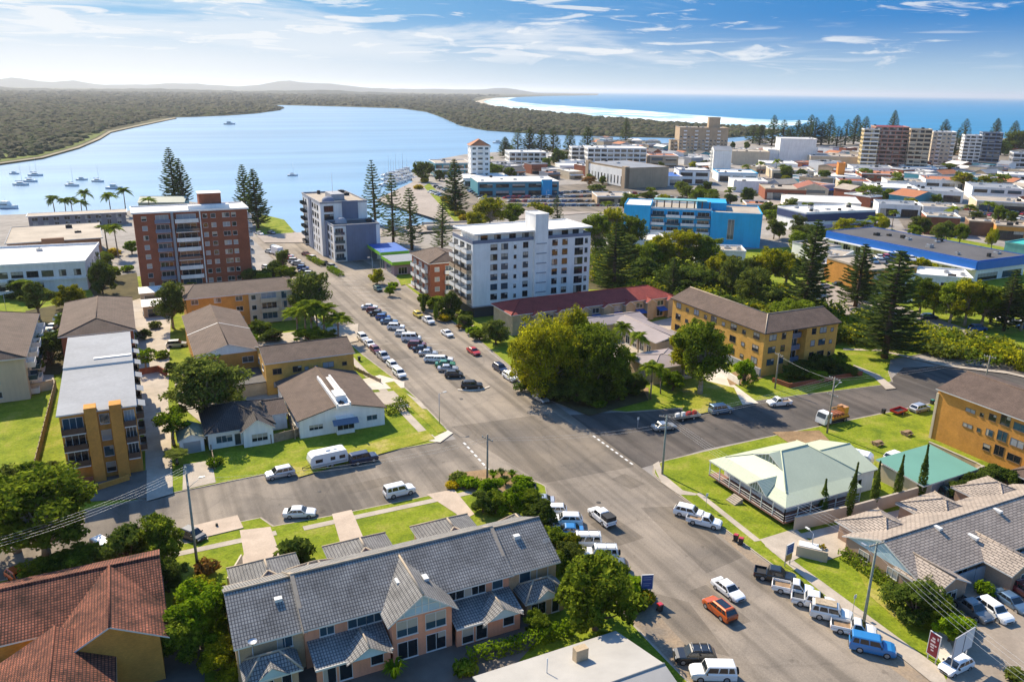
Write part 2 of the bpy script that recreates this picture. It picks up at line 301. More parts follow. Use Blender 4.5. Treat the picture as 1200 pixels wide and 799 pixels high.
# ------------------------------------------------------------------ water and land
b = MB(); c = far(600, 30000); q = 60000
b.face([(c[0]-q, c[1]-q, -1.2), (c[0]+q, c[1]-q, -1.2), (c[0]+q, c[1]+q, -1.2), (c[0]-q, c[1]+q, -1.2)], LAGOON); structure(b.build('lagoon_water'))
BANK = [(-250, 238), (-90, 206), (0, 192), (50, 185), (93, 173), (117, 163), (130, 155), (157, 149), (200, 140), (207, 138.7), (182, 138), (230, 136.5), (267, 135), (300, 132.7), (328, 129), (330, 126.7), (313, 124.6), (290, 123.6), (330, 123), (400, 124.8), (470, 127), (500, 131), (520, 138), (540, 147), (570, 152.5), (640, 157), (720, 159.5), (790, 161), (850, 161), (905, 157)]
BEACH = [(927, 153), (910, 151), (870, 150), (800, 146), (740, 141), (690, 137), (640, 132), (600, 127.5), (575, 123), (566, 119), (580, 115), (640, 112.6), (700, 111.8)]
LANDA = P(*BANK) + P(*BEACH) + [far(702, 26000), far(300, 26000), far(-260, 26000)]
b = MB(); b.prism(LANDA, -3, 0, FARL); structure(b.build('far_shore_ground'))
SHORE = [(-300, 265), (0, 252), (150, 247), (205, 234), (235, 238), (250, 247), (290, 250), (318, 256), (333, 264), (347, 272), (352, 284), (400, 275), (440, 262), (466, 268), (495, 275), (527, 272), (524, 258), (516, 245), (507, 236), (496, 226), (486, 215), (479, 204), (487, 200), (500, 194), (512, 187), (545, 181), (600, 177), (700, 174), (790, 167), (860, 166.5), (885, 163), (930, 160), (1010, 160), (1250, 163)]
LANDB = P(*SHORE) + [(2300, 900), (2300, -400), (-500, -400), (-500, 200)]
b = MB(); b.prism(LANDB, -3, 0, TOWN); structure(b.build('ground'))
sea = P(*BEACH)[1:] + [far(700, 45000), far(1600, 45000), g(1700, 175), g(1250, 163.5), g(1010, 160.4), g(930, 160.2)]
sheet('sea', [sea], -1.05, SEA)
off = lambda pts, dx, dy: P(*[(x+dx, y+dy) for x, y in pts])
bc = BEACH[1:11]
sheet('beach_sand', [P(*bc) + P(*[(x-16+i*.6, y-.2+(3.2 if i < 6 else 1.0)) for i, (x, y) in enumerate(bc)])[::-1]], .12, SAND)
sheet('surf', [P(*bc) + P(*[(x+44-i*2, y-(9.5, 9.5, 9.5, 9.5, 9, 7.5, 5.5, 3.6, 1.9, .9)[i]) for i, (x, y) in enumerate(bc)])[::-1]], -.95, SURF)
lb = BANK[1:10]
sheet('bank_sand', [P(*lb) + P(*[(x-3, y-.9) for x, y in lb])[::-1]], .1, mat('muddy_sand', (.30, .26, .18), .95, .3, .02, .1))
sheet('bank_grass', [P(*[(x-5, y-1.5) for x, y in lb[:6]]) + P((95, 158), (60, 168), (20, 178), (-60, 190))], .06, mat('bank_marsh', (.12, .15, .03), .95, .4, .03, .1, fine=.3))
# hills on the horizon: ridges with a front and a back slope
def ridge(name, D, prof, depth, m):
    b = MB(); fr, cr, bk = [], [], []
    for px, h in prof: fr.append((*far(px, D-depth), -2)); cr.append((*far(px, D), h)); bk.append((*far(px, D+depth), -2))
    for i in range(len(prof)-1):
        b.face([fr[i], fr[i+1], cr[i+1], cr[i]], m, True); b.face([cr[i], cr[i+1], bk[i+1], bk[i]], m, True)
    structure(b.build(name))
HILL = mat('hill_woodland', (.07, .075, .06), .95, .4, .002, .05)
def prof(x0, x1, step, base, peaks, jit):
    r = random.Random(x0+5); out = []
    x = x0
    while x <= x1:
        h = base + sum(a*math.exp(-((x-c)/w)**2) for c, w, a in peaks) + r.uniform(-jit, jit); e = min(1, (x-x0)/60+.05, (x1-x)/60+.05); out.append((x, h*e)); x += step
    return out
ridge('hills', 17000, prof(-260, 640, 12, 60, [(20, 30, 95), (85, 22, 60), (215, 40, 45), (335, 28, 110), (385, 30, 70), (600, 26, 60)], 8), 1500, HILL)
ridge('low_hills', 8000, prof(-260, 520, 9, 20, [(-60, 80, 18), (180, 60, 10), (380, 60, 16)], 5), 900, HILL)
# ------------------------------------------------------------------ roads and kerbed blocks (z = 0 road level, blocks 0.12 m)
RP = [g(1500, 740), g(1240, 1010), (46, 20), (46, 124), (48, 190), (48, 320), (64, 330), (77, 330), (77, 260), (75.6, 190), (73, 140), (72.4, 80), (72.4, 20)]
sheet('road', [[(47.2, 0), (72.6, 0), (72.8, 100), (73.5, 140), (76, 190), (77.6, 250), (76, 285), (70, 330), (46, 345), (47, 250), (45.5, 190), (48, 155), (48.8, 124), (47.5, 60)]], .012, ASPH)
sheet('west_side_road', [[(-90, 105), (-2, 105.5), (14, 104.5), (48.8, 104), (48.8, 122.5), (-12, 122), (-90, 121)]], .006, asphalt('streaky_asphalt', (.29, .245, .195), (.155, .135, .115)))
sheet('side_road', [[(72.6, 99), (87, 100.5), (140, 99.5), (157, 99), (172, 92), (190, 70), (201, 74), (186, 104), (172, 113), (158, 117), (144, 110.5), (122, 113), (105, 115), (72.6, 124)]], .008, ASPH2)
sheet('road_shoulder', [[(47.2, 20), (50.4, 20), (51.8, 62), (52.8, 74), (54.5, 88), (54.0, 101), (48.6, 101), (48.4, 68)], [(70.2, 30), (72.5, 30), (72.6, 78), (70.9, 78), (69.6, 62)]], .018, DIRT)
sheet('road_patch', [[(50, 128), (71, 126), (72, 100), (55, 101)], [(63, 70), (70, 71), (70.5, 86), (65, 88)], [(51, 60), (55, 56), (57, 66), (52, 72)]], .016, ASPH3)
for nm, ms, ps in (('bitumen_patch', ASPH3, ((58, 84, 2.2, 3.4, .1), (66, 118, 3, 2, .3), (61, 148, 2.6, 5, 0), (54, 175, 2, 6, .05), (68, 96, 1.6, 2.2, .2), (30, 112, 4, 1.4, .05), (-20, 115, 6, 1.2, 0), (60, 64, 1.4, 4, .02))),):
    b = MB()
    for k, (x, y, w, d, a) in enumerate(ps):
        ca, sa = math.cos(a), math.sin(a); b.face([(x+ca*p-sa*q, y+sa*p+ca*q, .0205+.0004*k) for p, q in ((-w, -d), (w, -d*1.05), (w*.96, d), (-w, d*.97))], ms)
    structure(b.build('road_'+nm))
for x, y in ((60, 92), (57, 140), (68, 128), (22, 113), (64, 170), (95, 107)):
    o = bpy.data.objects.new('manhole_cover', None); b = MB(); b.lathe([(.38, .03), (.36, .036), (.01, .036)], mat('cast_iron', (.06, .055, .05), .7, .3, 3), 12); ob = b.build('manhole_cover', None, (x, y, 0)); bpy.data.objects.remove(o); structure(ob)
b = MB()
for k in range(19): u = 60.9-.012*k*3; v = 168+k*5.3; b.face([(u, v, .023), (u+5.0, v-2.44, .023), (u+5.0, v-2.34, .023), (u, v+.1, .023)], WHITE_LINE)
structure(b.build('parking_bay_lines'))
b = MB()
for i in range(9): b.face([(48.9+.05*i, 105.5+i*1.75, .022), (49.25+.05*i, 105.5+i*1.75, .022), (49.25+.05*i, 106.5+i*1.75, .022), (48.9+.05*i, 106.5+i*1.75, .022)], WHITE_LINE)
for i in range(9): b.face([(72.0, 100.8+i*1.5, .022), (72.35, 100.8+i*1.5, .022), (72.35, 101.6+i*1.5, .022), (72.0, 101.6+i*1.5, .022)], WHITE_LINE)
structure(b.build('give_way_markings'))
mat('gutter_concrete', (.34, .29, .235), .9, .35, .4, .2, fine=.1)
def block(name, poly, m=GRASS, h=.12):
    b = MB(); b.prism(poly, -.3, h, KERB, m, False); structure(b.build(name))
    k = MB(); n = len(poly)
    a = sum(poly[i][0]*poly[(i+1) % n][1]-poly[(i+1) % n][0]*poly[i][1] for i in range(n)); s = 1 if a > 0 else -1
    ins = []
    for i in range(n):
        p, q, r = Vector(poly[i-1]), Vector(poly[i]), Vector(poly[(i+1) % n])
        n1 = Vector((-(q-p).y, (q-p).x)).normalized()*s; n2 = Vector((-(r-q).y, (r-q).x)).normalized()*s
        d = (n1+n2); d = d/max(.4, d.length_squared)*2*.5; ins.append(q+d*.32)
    for i in range(n):
        j = (i+1) % n; k.face([(*poly[i], h+.012), (*poly[j], h+.012), (*ins[j], h+.012), (*ins[i], h+.012)], KERB)
        k.face([(*poly[i], -.05), (*poly[j], -.05), (*poly[j], h+.012), (*poly[i], h+.012)], KERB)
    structure(k.build('kerb'))
    gt = MB(); out = [Vector(q)-(i_-Vector(q))*1.5 for q, i_ in zip(poly, ins)]
    for i in range(n): j = (i+1) % n; gt.face([(*out[i], .026), (*out[j], .026), (*poly[j], .026), (*poly[i], .026)], MATS['gutter_concrete'])
    structure(gt.build('gutter'))
def arc(cx, cy, r, a0, a1, n=6): return [(cx+r*math.cos(R(a0+(a1-a0)*i/n)), cy+r*math.sin(R(a0+(a1-a0)*i/n))) for i in range(n+1)]
block('south_west_block', [(-120, 20), (48.0, 20), (48.2, 66), (48.7, 71)] + [(47.6, 80), (47.2, 92.5), (51.0, 93.5), (53.8, 97.0)] + arc(50.6, 99.4, 4.4, 5, 80) + [(46, 105.2), (40, 104.6), (22, 104.8), (13.7, 105.3), (12.5, 108.5), (5.5, 108.5), (4.8, 105.6), (-20, 106), (-120, 106)])
block('north_west_block', [(-120, 124)] + [(-90, 120.6), (-12, 121), (14, 122.2), (42, 122.4)] + arc(44.6, 126.6, 4.2, -90, 0) + [(48.9, 143), (48.4, 155), (46.5, 175), (45.8, 190), (46.6, 230), (46.8, 262), (44, 275), (30, 282), (-120, 290)])
block('north_east_block', [(150, 178), (76.2, 176), (73.8, 140)] + arc(80, 131, 6.4, 190, 250) + [(84, 120.4), (105, 115.3), (122.5, 113.3), (143, 110.6), (147.5, 111.4), (152, 116), (160, 122), (172, 122), (190, 112), (205, 96), (215, 80), (330, 80), (330, 178)])
block('church_block', [(78.3, 250), (76.4, 200), (76.2, 178.5), (330, 178.5), (330, 235), (150, 250), (110, 265)])
block('south_east_block', [(72.3, 20), (250, 20), (250, 60), (190, 62), (184, 78), (170, 91), (155, 98.4), (138, 99.0), (105, 99.9), (87, 99.8)] + arc(78.5, 94, 5.6, 95, 180) + [(72.6, 84), (72.2, 70)])
Z1, Z2, Z3 = .136, .136, .136
_pz = [0.0]
def pads(name, z, m, *polys):
    b = MB()
    for p in polys:          # every pad lies a few millimetres above the one before
        _pz[0] += .0016
        a = sum(p[i][0]*p[(i+1) % len(p)][1]-p[(i+1) % len(p)][0]*p[i][1] for i in range(len(p)))
        b.face([(x, y, z+_pz[0]) for x, y in (p if a > 0 else p[::-1])], m)
    return structure(b.build(name))
# footpaths and driveways
pads('footpath', Z1, CONC, P((815, 579), (821, 578), (892, 634), (884, 635)), P((896, 640), (902, 637), (1102, 784), (1112, 805), (1090, 799)), P((765, 545), (772, 541), (777, 556), (800, 575), (817, 579), (815, 581), (795, 580), (775, 566)),
     [(43.6, 126), (45.2, 126), (44.6, 158), (43.0, 158)], [(42.8, 160), (44.2, 160), (43.6, 196), (42.2, 196)], [(42.2, 196), (43.8, 196), (43.6, 262), (42.2, 262)], [(78.6, 178), (80.0, 178), (80.4, 246), (78.9, 246)], [(40, 124.3), (45.5, 124.3), (45.5, 125.8), (40, 125.6)], [(-2, 102.6), (13.8, 102.6), (13.8, 103.8), (-2, 103.8)], [(17.5, 102.2), (48, 102.2), (48, 103.4), (17.5, 103.4)])
pads('driveway', Z2, CONCP, P((283, 656), (286, 650), (281, 622), (317, 618), (328, 650), (330, 672), (284, 690)), P((398, 634), (389, 603), (412, 598), (432, 645), (432, 660), (402, 660)), P((535, 603), (500, 580), (532, 574), (556, 603), (540, 612)))
pads('pale_driveway', Z2, CONCL, P((858, 476), (889, 473), (852, 445), (846, 430), (822, 436), (836, 460)), P((428, 458), (425, 445), (445, 440), (474, 448), (474, 455)), P((516, 519), (531, 508), (525, 505), (500, 517)), P((1090, 680), (1130, 700), (1200, 760), (1200, 799), (1118, 799), (1098, 770)))
pads('brown_driveway', Z2, CONC, P((172, 588), (203, 579), (200, 500), (197, 470), (200, 380), (200, 348), (160, 350), (160, 400), (165, 450), (170, 520)), P((214, 575), (253, 566), (248, 540), (215, 545)), P((420, 462), (470, 458), (492, 470), (500, 480), (455, 476)), P((560, 352), (580, 345), (600, 352), (580, 362)))
pads('forecourt', Z2, CONC, P((890, 633), (932, 620), (958, 643), (925, 660), (905, 648)), P((935, 640), (958, 630), (1000, 640), (985, 652), (962, 660)), P((930, 628), (1020, 606), (1130, 580), (1180, 575), (1200, 580), (1200, 620), (1000, 642)))
pads('motel_car_park', Z2, mat('car_park_asphalt', (.30, .25, .20), .9, .25, .2, .2, fine=.1), P((1085, 690), (1110, 668), (1200, 640), (1230, 660), (1230, 860), (1140, 860), (1108, 799), (1120, 770)))
pads('garden_bed', Z3, BARE, P((526, 556), (568, 551), (600, 554), (624, 563), (613, 580), (590, 578), (560, 580), (540, 574)), P((660, 455), (760, 455), (760, 470), (700, 480), (650, 465)), P((1030, 625), (1040, 650), (1065, 700), (1090, 730), (1100, 715), (1060, 660), (1045, 625)), P((905, 507), (960, 505), (985, 530), (975, 560), (940, 530)), P((855, 452), (880, 450), (900, 440), (880, 430), (850, 440)))
pads('dry_verge', Z1, GRASS2, P((903, 655), (925, 664), (950, 700), (930, 690)), P((1000, 660), (1050, 700), (1060, 735), (1020, 700)), P((340, 545), (430, 520), (500, 505), (510, 515), (430, 537), (350, 560)), [(46.6, 126), (48.2, 126), (47.6, 155), (45.6, 155)], P((800, 440), (860, 455), (870, 475), (800, 490)), [(-12, 106), (-2, 106), (-2, 104), (-12, 104)])
pads('yard_paving', Z1, CONC, P((0, 400), (60, 380), (64, 455), (0, 470)), P((100, 400), (160, 390), (160, 345), (110, 340)), P((205, 430), (330, 420), (410, 470), (340, 478), (240, 500), (205, 470)), P((300, 395), (420, 380), (420, 400), (310, 425)), P((640, 405), (800, 370), (840, 420), (740, 450), (640, 430)))
pads('shaded_paving', Z1, mat('shade_toned_paving', (.16, .14, .12), .9, .3, .3, .2), P((0, 760), (60, 740), (200, 720), (240, 760), (240, 830), (0, 830)), P((280, 799), (280, 760), (480, 730), (600, 715), (640, 740), (560, 830), (280, 830)), P((80, 590), (80, 560), (172, 552), (172, 585)))  # shade in front of the buildings is put into this paving's dark colour
pads('creek_path', Z1, CONC, P((988, 409), (1030, 410), (1110, 428), (1180, 436), (1230, 448), (1230, 450), (1180, 438.5), (1110, 430.5), (1030, 412), (988, 411)), P((1050, 456), (1030, 440), (1000, 428), (1000, 431), (1024, 443), (1038, 457)))
pads('park_grass', Z1, GRASS, P((300, 250), (333, 258), (345, 272), (320, 285), (300, 276)), P((487, 225), (503, 215), (545, 258), (540, 268), (525, 262), (510, 240)), P((460, 312), (500, 305), (500, 330), (470, 335)), P((930, 392), (1010, 385), (1050, 400), (1020, 412)), P((1040, 385), (1090, 380), (1200, 412), (1230, 432), (1200, 428), (1100, 400)), P((690, 340), (730, 340), (760, 355), (730, 372), (690, 372)))
pads('thicket_ground', .125, mat('leaf_litter', (.10, .085, .04), .95, .4, .3, .1, fine=.3), P((650, 290), (750, 320), (850, 335), (930, 350), (1010, 380), (980, 405), (900, 385), (780, 372), (690, 340)), P((100, 330), (160, 320), (165, 350), (120, 365)), P((30, 365), (110, 350), (125, 375), (70, 440), (40, 440)), P((600, 420), (660, 405), (740, 430), (760, 470), (690, 488), (640, 468)))
pads('town_road', .13, mat('town_asphalt', (.34, .29, .25), .9, .25, .05, .2, fine=.1), P((590, 245), (660, 237), (880, 252), (905, 240), (885, 195), (905, 195), (935, 250), (870, 262), (690, 250), (600, 258)), P((920, 345), (1000, 375), (1090, 390), (1200, 425), (1230, 420), (1100, 375), (1010, 345), (960, 330)), P((440, 235), (485, 213), (492, 214), (540, 268), (560, 262), (565, 270), (500, 272), (380, 285), (310, 285), (300, 276), (495, 264), (527, 262)))
pads('waterfront_car_park', .13, ASPH3, P((520, 225), (700, 215), (850, 225), (860, 250), (600, 248), (540, 258)), P((1060, 190), (1200, 180), (1230, 205), (1060, 200)), P((1050, 252), (1200, 235), (1230, 270), (1060, 268)))
# ------------------------------------------------------------------ shared finishes
RUB = mat('tyre_rubber', (.02, .02, .02), .85, 0); RIM = mat('wheel_rim', (.45, .46, .48), .35, 0, metal=.7)
CARGL = glass('car_glass', (.012, .016, .02), .05, .8); HEADL = glass('headlight_lens', (.7, .72, .74), .1); TAILL = glass('tail_light_lens', (.35, .01, .01), .15)
PLAST = mat('dark_plastic', (.03, .03, .03), .6, 0); STEEL = mat('galvanised_steel', (.5, .51, .52), .4, .15, 1, metal=.6); WOODT = mat('weathered_timber', (.30, .20, .12), .85, .35, 2)
PAINT = {k: paint('paint_'+k.replace(' ', '_'), c, mt) for k, c, mt in (('white', (.78, .78, .77), 0), ('pearl white', (.70, .69, .66), 0), ('silver', (.45, .46, .48), .5), ('grey', (.16, .17, .18), .4), ('black', (.012, .013, .015), 0), ('navy blue', (.012, .022, .06), .2), ('blue', (.02, .10, .32), .2), ('light blue', (.16, .30, .45), .3), ('bright blue', (.02, .17, .42), 0), ('red', (.45, .02, .02), 0), ('maroon', (.14, .015, .025), .2), ('orange', (.55, .10, .01), .2), ('yellow', (.60, .45, .03), 0), ('green', (.03, .20, .09), .1), ('dark green', (.015, .07, .06), .2), ('gold', (.40, .32, .20), .3), ('steel blue', (.10, .17, .26), .4))}
CARS = {}
SPEC = {  # L, W, belt, roof, hood z, hood x, roof front x, roof rear x, rear base x, tail z, wheel r, wheelbase
    'sedan': (4.75, 1.82, .93, 1.45, .84, 1.05, .35, -1.05, -1.75, .96, .32, 2.75),
    'hatchback': (4.15, 1.74, .93, 1.50, .85, 1.10, .45, -1.55, -1.98, .95, .31, 2.55),
    'station wagon': (4.85, 1.82, .95, 1.50, .85, 1.15, .5, -1.95, -2.32, .97, .32, 2.8),
    'SUV': (4.65, 1.86, 1.05, 1.68, .98, 1.15, .55, -1.75, -2.22, 1.08, .36, 2.7),
    'four wheel drive': (4.9, 1.90, 1.15, 1.92, 1.10, 1.10, .75, -2.25, -2.38, 1.15, .39, 2.8),
    'van': (5.0, 1.92, 1.15, 2.05, 1.05, 1.75, 1.05, -2.30, -2.42, 1.15, .34, 3.0),
    'utility': (5.25, 1.86, 1.08, 1.78, 1.02, 1.25, .65, -.75, -1.0, .80, .38, 3.1),
    'single cab utility': (5.1, 1.84, 1.05, 1.75, 1.0, 1.35, .75, -.05, -.2, .70, .37, 3.0)}
def carmesh(kind):
    if kind in CARS: return CARS[kind]
    L, Wd, belt, roof, hz, hx, fx, rx, rb, tz, wr, wb = SPEC[kind]; w = Wd/2; PW = PAINT['white']; ms = {}
    def sec(x, k, zb, zt): return [(x, -w*k*.9, zb), (x, -w*k, zb+.16), (x, -w*k, zt-.14), (x, -w*k*.92, zt), (x, w*k*.92, zt), (x, w*k, zt-.14), (x, w*k, zb+.16), (x, w*k*.9, zb)]
    b = MB(); bed = kind.endswith('utility')
    st = [(-L/2, .88, .42, max(.7, tz-.18)), (-L/2+.14, .96, .26, tz), (rb-.02, .99, .22, tz if bed else belt), (rb+.3, 1, .22, belt), (0, 1, .22, belt), (hx, 1, .22, belt), ((hx+L/2)/2+.1, .99, .22, hz+.02), (L/2-.16, .93, .28, hz-.1), (L/2, .80, .36, hz-.3)]
    if bed: st[3] = (rb+.04, 1, .22, belt)
    b.loft([sec(*s) for s in st], PW)
    # cabin shell
    wb_, wt = w*.92, w*.78
    def ring(z, xr, xf, ww): return [(xr, -ww, z), (xf, -ww, z), (xf, ww, z), (xr, ww, z)]
    b.loft([ring(belt-.02, rb, hx, wb_), ring(roof-.07, rx, fx, wt+.015), ring(roof, rx+.12, fx-.14, wt-.1)], PW)
    b.box(L/2-.05, -w*.55, .42, L/2+.03, w*.55, .58, PLAST); b.box(-L/2-.03, -w*.7, .36, -L/2+.05, w*.7, .52, PLAST)
    for s in (-1, 1): b.box(hx-.32, s*(w+.08)-.09, belt, hx-.18, s*(w+.08)+.09, belt+.16, PLAST)   # mirrors
    ms['body'] = b.mesh('car_body')
    def lerp(t0, t1): return None
    def pt(u, v, e=.012):      # point on the cabin side: u along (0 rear, 1 front), v up
        xr = rb+(rx-rb)*v; xf = hx+(fx-hx)*v; y = wb_+(wt+.015-wb_)*v; return (xr+(xf-xr)*u, y+e, belt-.02+(roof-.07-belt+.02)*v)
    for s, nm in ((1, 'l'), (-1, 'r')):
        m = MB(); cuts = {'van': (.04, .30, .60, .96), 'single cab utility': (.12, .90), 'utility': (.07, .46, .93)}.get(kind, (.05, .27, .58, .95))
        for i in range(len(cuts)-1):
            q = [pt(cuts[i]+.012, .14), pt(cuts[i+1]-.012, .14), pt(cuts[i+1]-.03, .90), pt(cuts[i]+.03, .90)]
            q = [(x, y*s, z) for x, y, z in q]; m.face(q if s < 0 else q[::-1], CARGL)
        ms['side_'+nm] = m.mesh('side_window')
    m = MB(); e = .014
    def fp(v, y): return (hx+(fx-hx)*v+e, y, belt-.02+(roof-.05-belt)*v+e)
    def bp(v, y): return (rb+(rx-rb)*v-e, y, belt-.02+(roof-.05-belt)*v+e)
    m.face([fp(.08, -wb_*.92), fp(.08, wb_*.92), fp(.93, wt*.9), fp(.93, -wt*.9)], CARGL); ms['front'] = m.mesh('windscreen')
    m = MB(); m.face([bp(.12, wb_*.9), bp(.12, -wb_*.9), bp(.88, -wt*.88), bp(.88, wt*.88)], CARGL); ms['rear'] = m.mesh('rear_window')
    m = MB(); k = 12
    for r0, r1, y, mm in ((wr, wr*.66, .11, RUB), (wr*.66, 0.02, .10, RIM)):
        for sgn in (-1, 1):
            p = [[(r*math.cos(2*math.pi*i/k), sgn*y, r*math.sin(2*math.pi*i/k)) for i in range(k)] for r in (r0, r1)]
            for i in range(k):
                j = (i+1) % k; q = [p[0][i], p[0][j], p[1][j], p[1][i]]; m.face(q if sgn < 0 else q[::-1], mm)
    for i in range(k):
        a, c = 2*math.pi*i/k, 2*math.pi*(i+1)/k; m.face([(wr*math.cos(a), .11, wr*math.sin(a)), (wr*math.cos(c), .11, wr*math.sin(c)), (wr*math.cos(c), -.11, wr*math.sin(c)), (wr*math.cos(a), -.11, wr*math.sin(a))], RUB)
    ms['wheel'] = m.mesh('wheel')
    m = MB(); m.box(-.06, -.19, -.07, .05, .19, .07, HEADL); ms['head'] = m.mesh('headlight')
    m = MB(); m.box(-.04, -.10, -.13, .06, .10, .13, TAILL); ms['tail'] = m.mesh('tail_light')
    if bed:
        m = MB(); x0, x1 = -L/2+.04, rb-.06; zf = tz+.02; zt = tz+(.30 if kind == 'utility' else .34); t = .06; ww = w*.96
        fl = PLAST if kind == 'utility' else WOODT; pm = PAINT['white']
        m.box(x0, -ww, zf-.04, x1, ww, zf, fl)
        for q in ((x0, -ww, x1, -ww+t), (x0, ww-t, x1, ww), (x0, -ww+t, x0+t, ww-t), (x1-t, -ww+t, x1, ww-t)): m.box(q[0], q[1], zf, q[2], q[3], zt, pm)
        if kind != 'utility':
            for y in (-ww+.1, ww-.1): m.tube((x1-.04, y, zf), (x1-.04, y, roof), .035, .035, PLAST, 6)
            m.tube((x1-.04, -ww+.1, roof), (x1-.04, ww-.1, roof), .035, .035, PLAST, 6)
        ms['bed'] = m.mesh('cargo_bed')
    CARS[kind] = ms; return ms
def setpaint(o, m):
    for sl in o.material_slots:
        if sl.material and sl.material.name == 'paint_white': sl.link = 'OBJECT'; sl.material = m
def car(kind, col, loc, head, label, cat=None, group=None, extra='', name=None):
    ms = carmesh(kind); L, Wd, belt, roof, hz, hx, fx, rx, rb, tz, wr, wb = SPEC[kind]; w = Wd/2; pm = PAINT[col]
    nm = name or {'van': 'parked_van', 'utility': 'parked_utility', 'single cab utility': 'parked_utility'}.get(kind, 'parked_car')
    z = loc[2] if len(loc) > 2 else .02
    o = empty(nm, label, cat or ('van' if kind == 'van' else 'ute' if kind.endswith('utility') else 'car'), (loc[0], loc[1], z), R(head), group)
    setpaint(link('body', ms['body'], o), pm); link('windscreen', ms['front'], o); link('rear_window', ms['rear'], o)
    link('side_window', ms['side_l'], o); link('side_window', ms['side_r'], o)
    for sx in (-1, 1):
        for sy in (-1, 1): link('wheel', ms['wheel'], o, (sx*wb/2+.08, sy*(w-.09), wr))
    for sy in (-1, 1): link('headlight', ms['head'], o, (L/2-.13, sy*w*.66, hz-.22)); link('tail_light', ms['tail'], o, (-L/2+.06, sy*w*.80, max(.72, tz-.24)))
    if 'bed' in ms: setpaint(link('cargo_bed', ms['bed'], o), pm)
    if 'rack' in extra:
        m = MB()
        for x in (rx+.3, (rx+fx)/2, fx-.25): m.tube((x, -w*.78, roof+.08), (x, w*.78, roof+.08), .03, .03, STEEL, 6)
        for y in (-w*.7, w*.7): m.tube((rx+.2, y, roof+.06), (fx-.15, y, roof+.06), .03, .03, PLAST, 6)
        m.build('roof_rack', o)
    if 'basket' in extra:
        m = MB(); m.box(rx+.3, -w*.7, roof+.02, fx-.3, w*.7, roof+.16, mat('roof_load', (.45, .36, .25), .8, .4, 3)); m.build('roof_load', o)
    if 'sunroof' in extra: m = MB(); m.box(rx+.35, -w*.55, roof-.02, fx-.2, w*.55, roof+.012, CARGL); m.build('sunroof', o)
    if 'spare' in extra:
        sp = link('spare_wheel', ms['wheel'], o, (-L/2-.16, 0, .95)); sp.rotation_euler = (0, 0, R(90))
    if 'canopy' in extra: m = MB(); m.box(-L/2+.08, -w*.86, tz+.3, rb-.02, w*.86, roof-.04, PLAST); m.build('canopy', o)
    return o
FARCAR = {}
def farcar(kind, col, loc, head, label, group, name='parked_car'):
    if kind not in FARCAR:
        L, Wd, belt, roof, hz, hx, fx, rx, rb, tz, wr, wb = SPEC[kind]; w = Wd/2; b = MB(); P0 = PAINT['white']
        def sec(x, k, zb, zt): return [(x, -w*k, zb), (x, -w*k, zt), (x, w*k, zt), (x, w*k, zb)]
        b.loft([sec(-L/2, .9, .3, tz-.1), sec(rb+.2, 1, .22, belt), sec(hx, 1, .22, belt), sec(L/2-.1, .9, .25, hz-.12), sec(L/2, .8, .3, hz-.3)], P0)
        def ring(z, xr, xf, ww): return [(xr, -ww, z), (xf, -ww, z), (xf, ww, z), (xr, ww, z)]
        b.loft([ring(belt, rb, hx, w*.9), ring(roof-.05, rx, fx, w*.76)], CARGL); b.box(rx+.02, -w*.76, roof-.05, fx-.02, w*.76, roof, P0)
        for sx in (-1, 1):
            for sy in (-1, 1): b.tube((sx*wb/2, sy*w-.1, wr), (sx*wb/2, sy*w+.1, wr), wr, wr, RUB, 8)
        FARCAR[kind] = b.mesh('distant_car')
    o = link(name, FARCAR[kind], None, (loc[0], loc[1], .04), R(head)); setpaint(o, PAINT[col]); return tag(o, label, 'car', group)
# ------------------------------------------------------------------ plants
BARK = mat('bark', (.16, .11, .075), .95, .4, 2, .1); BARKP = mat('pale_bark', (.34, .28, .21), .95, .35, 2, .1); PALMB = mat('palm_trunk', (.25, .20, .15), .95, .3, 3, .1)
LF = {'mid': leafmat('leaf_mid_green', (.042, .080, .010), (.29, .36, .028), .52, (.46, .48, .05)), 'dark': leafmat('leaf_dark_green', (.030, .058, .012), (.155, .205, .030), .48),
      'yellow': leafmat('leaf_yellow_green', (.075, .10, .008), (.50, .47, .018), .52, (.58, .52, .04)), 'olive': leafmat('leaf_olive', (.042, .064, .014), (.23, .27, .045), .48),
      'pine': leafmat('needle_dark_green', (.026, .054, .016), (.14, .19, .045), .45), 'palm': leafmat('palm_frond', (.045, .085, .008), (.29, .36, .025), .5, (.44, .44, .05)), 'gold': leafmat('leaf_golden', (.16, .13, .008), (.62, .45, .015), .5, (.66, .50, .04)), 'rust': leafmat('leaf_rusty', (.11, .06, .018), (.38, .20, .05), .42), 'bright': leafmat('leaf_bright_green', (.055, .11, .008), (.30, .43, .016), .5)}
def leaf(b, p, n, s, m, rr, asp=.6):
    a = n.orthogonal().normalized(); a.rotate(Matrix.Rotation(rr.uniform(0, 6.283), 3, n)); c = n.cross(a)
    a = a*s; c = c*s*asp; b.face([p-a, p-c*.9, p+a, p+c*.9], m)
def rdir(rr):
    z = rr.uniform(-1, 1); t = rr.uniform(0, 6.283); q = math.sqrt(1-z*z); return Vector((q*math.cos(t), q*math.sin(t), z))
def clump(b, c, r, n, s, m, rr, flat=.8, shell=.55):
    for _ in range(n):
        d = rdir(rr); k = shell+(1-shell)*rr.random(); p = c+Vector((d.x*r*k, d.y*r*k, d.z*r*k*flat))
        nn = (d*.7+rdir(rr)*.8+Vector((0, 0, .35))).normalized(); leaf(b, p, nn, s*rr.uniform(.55, 1.5), m, rr)
TREE = {}
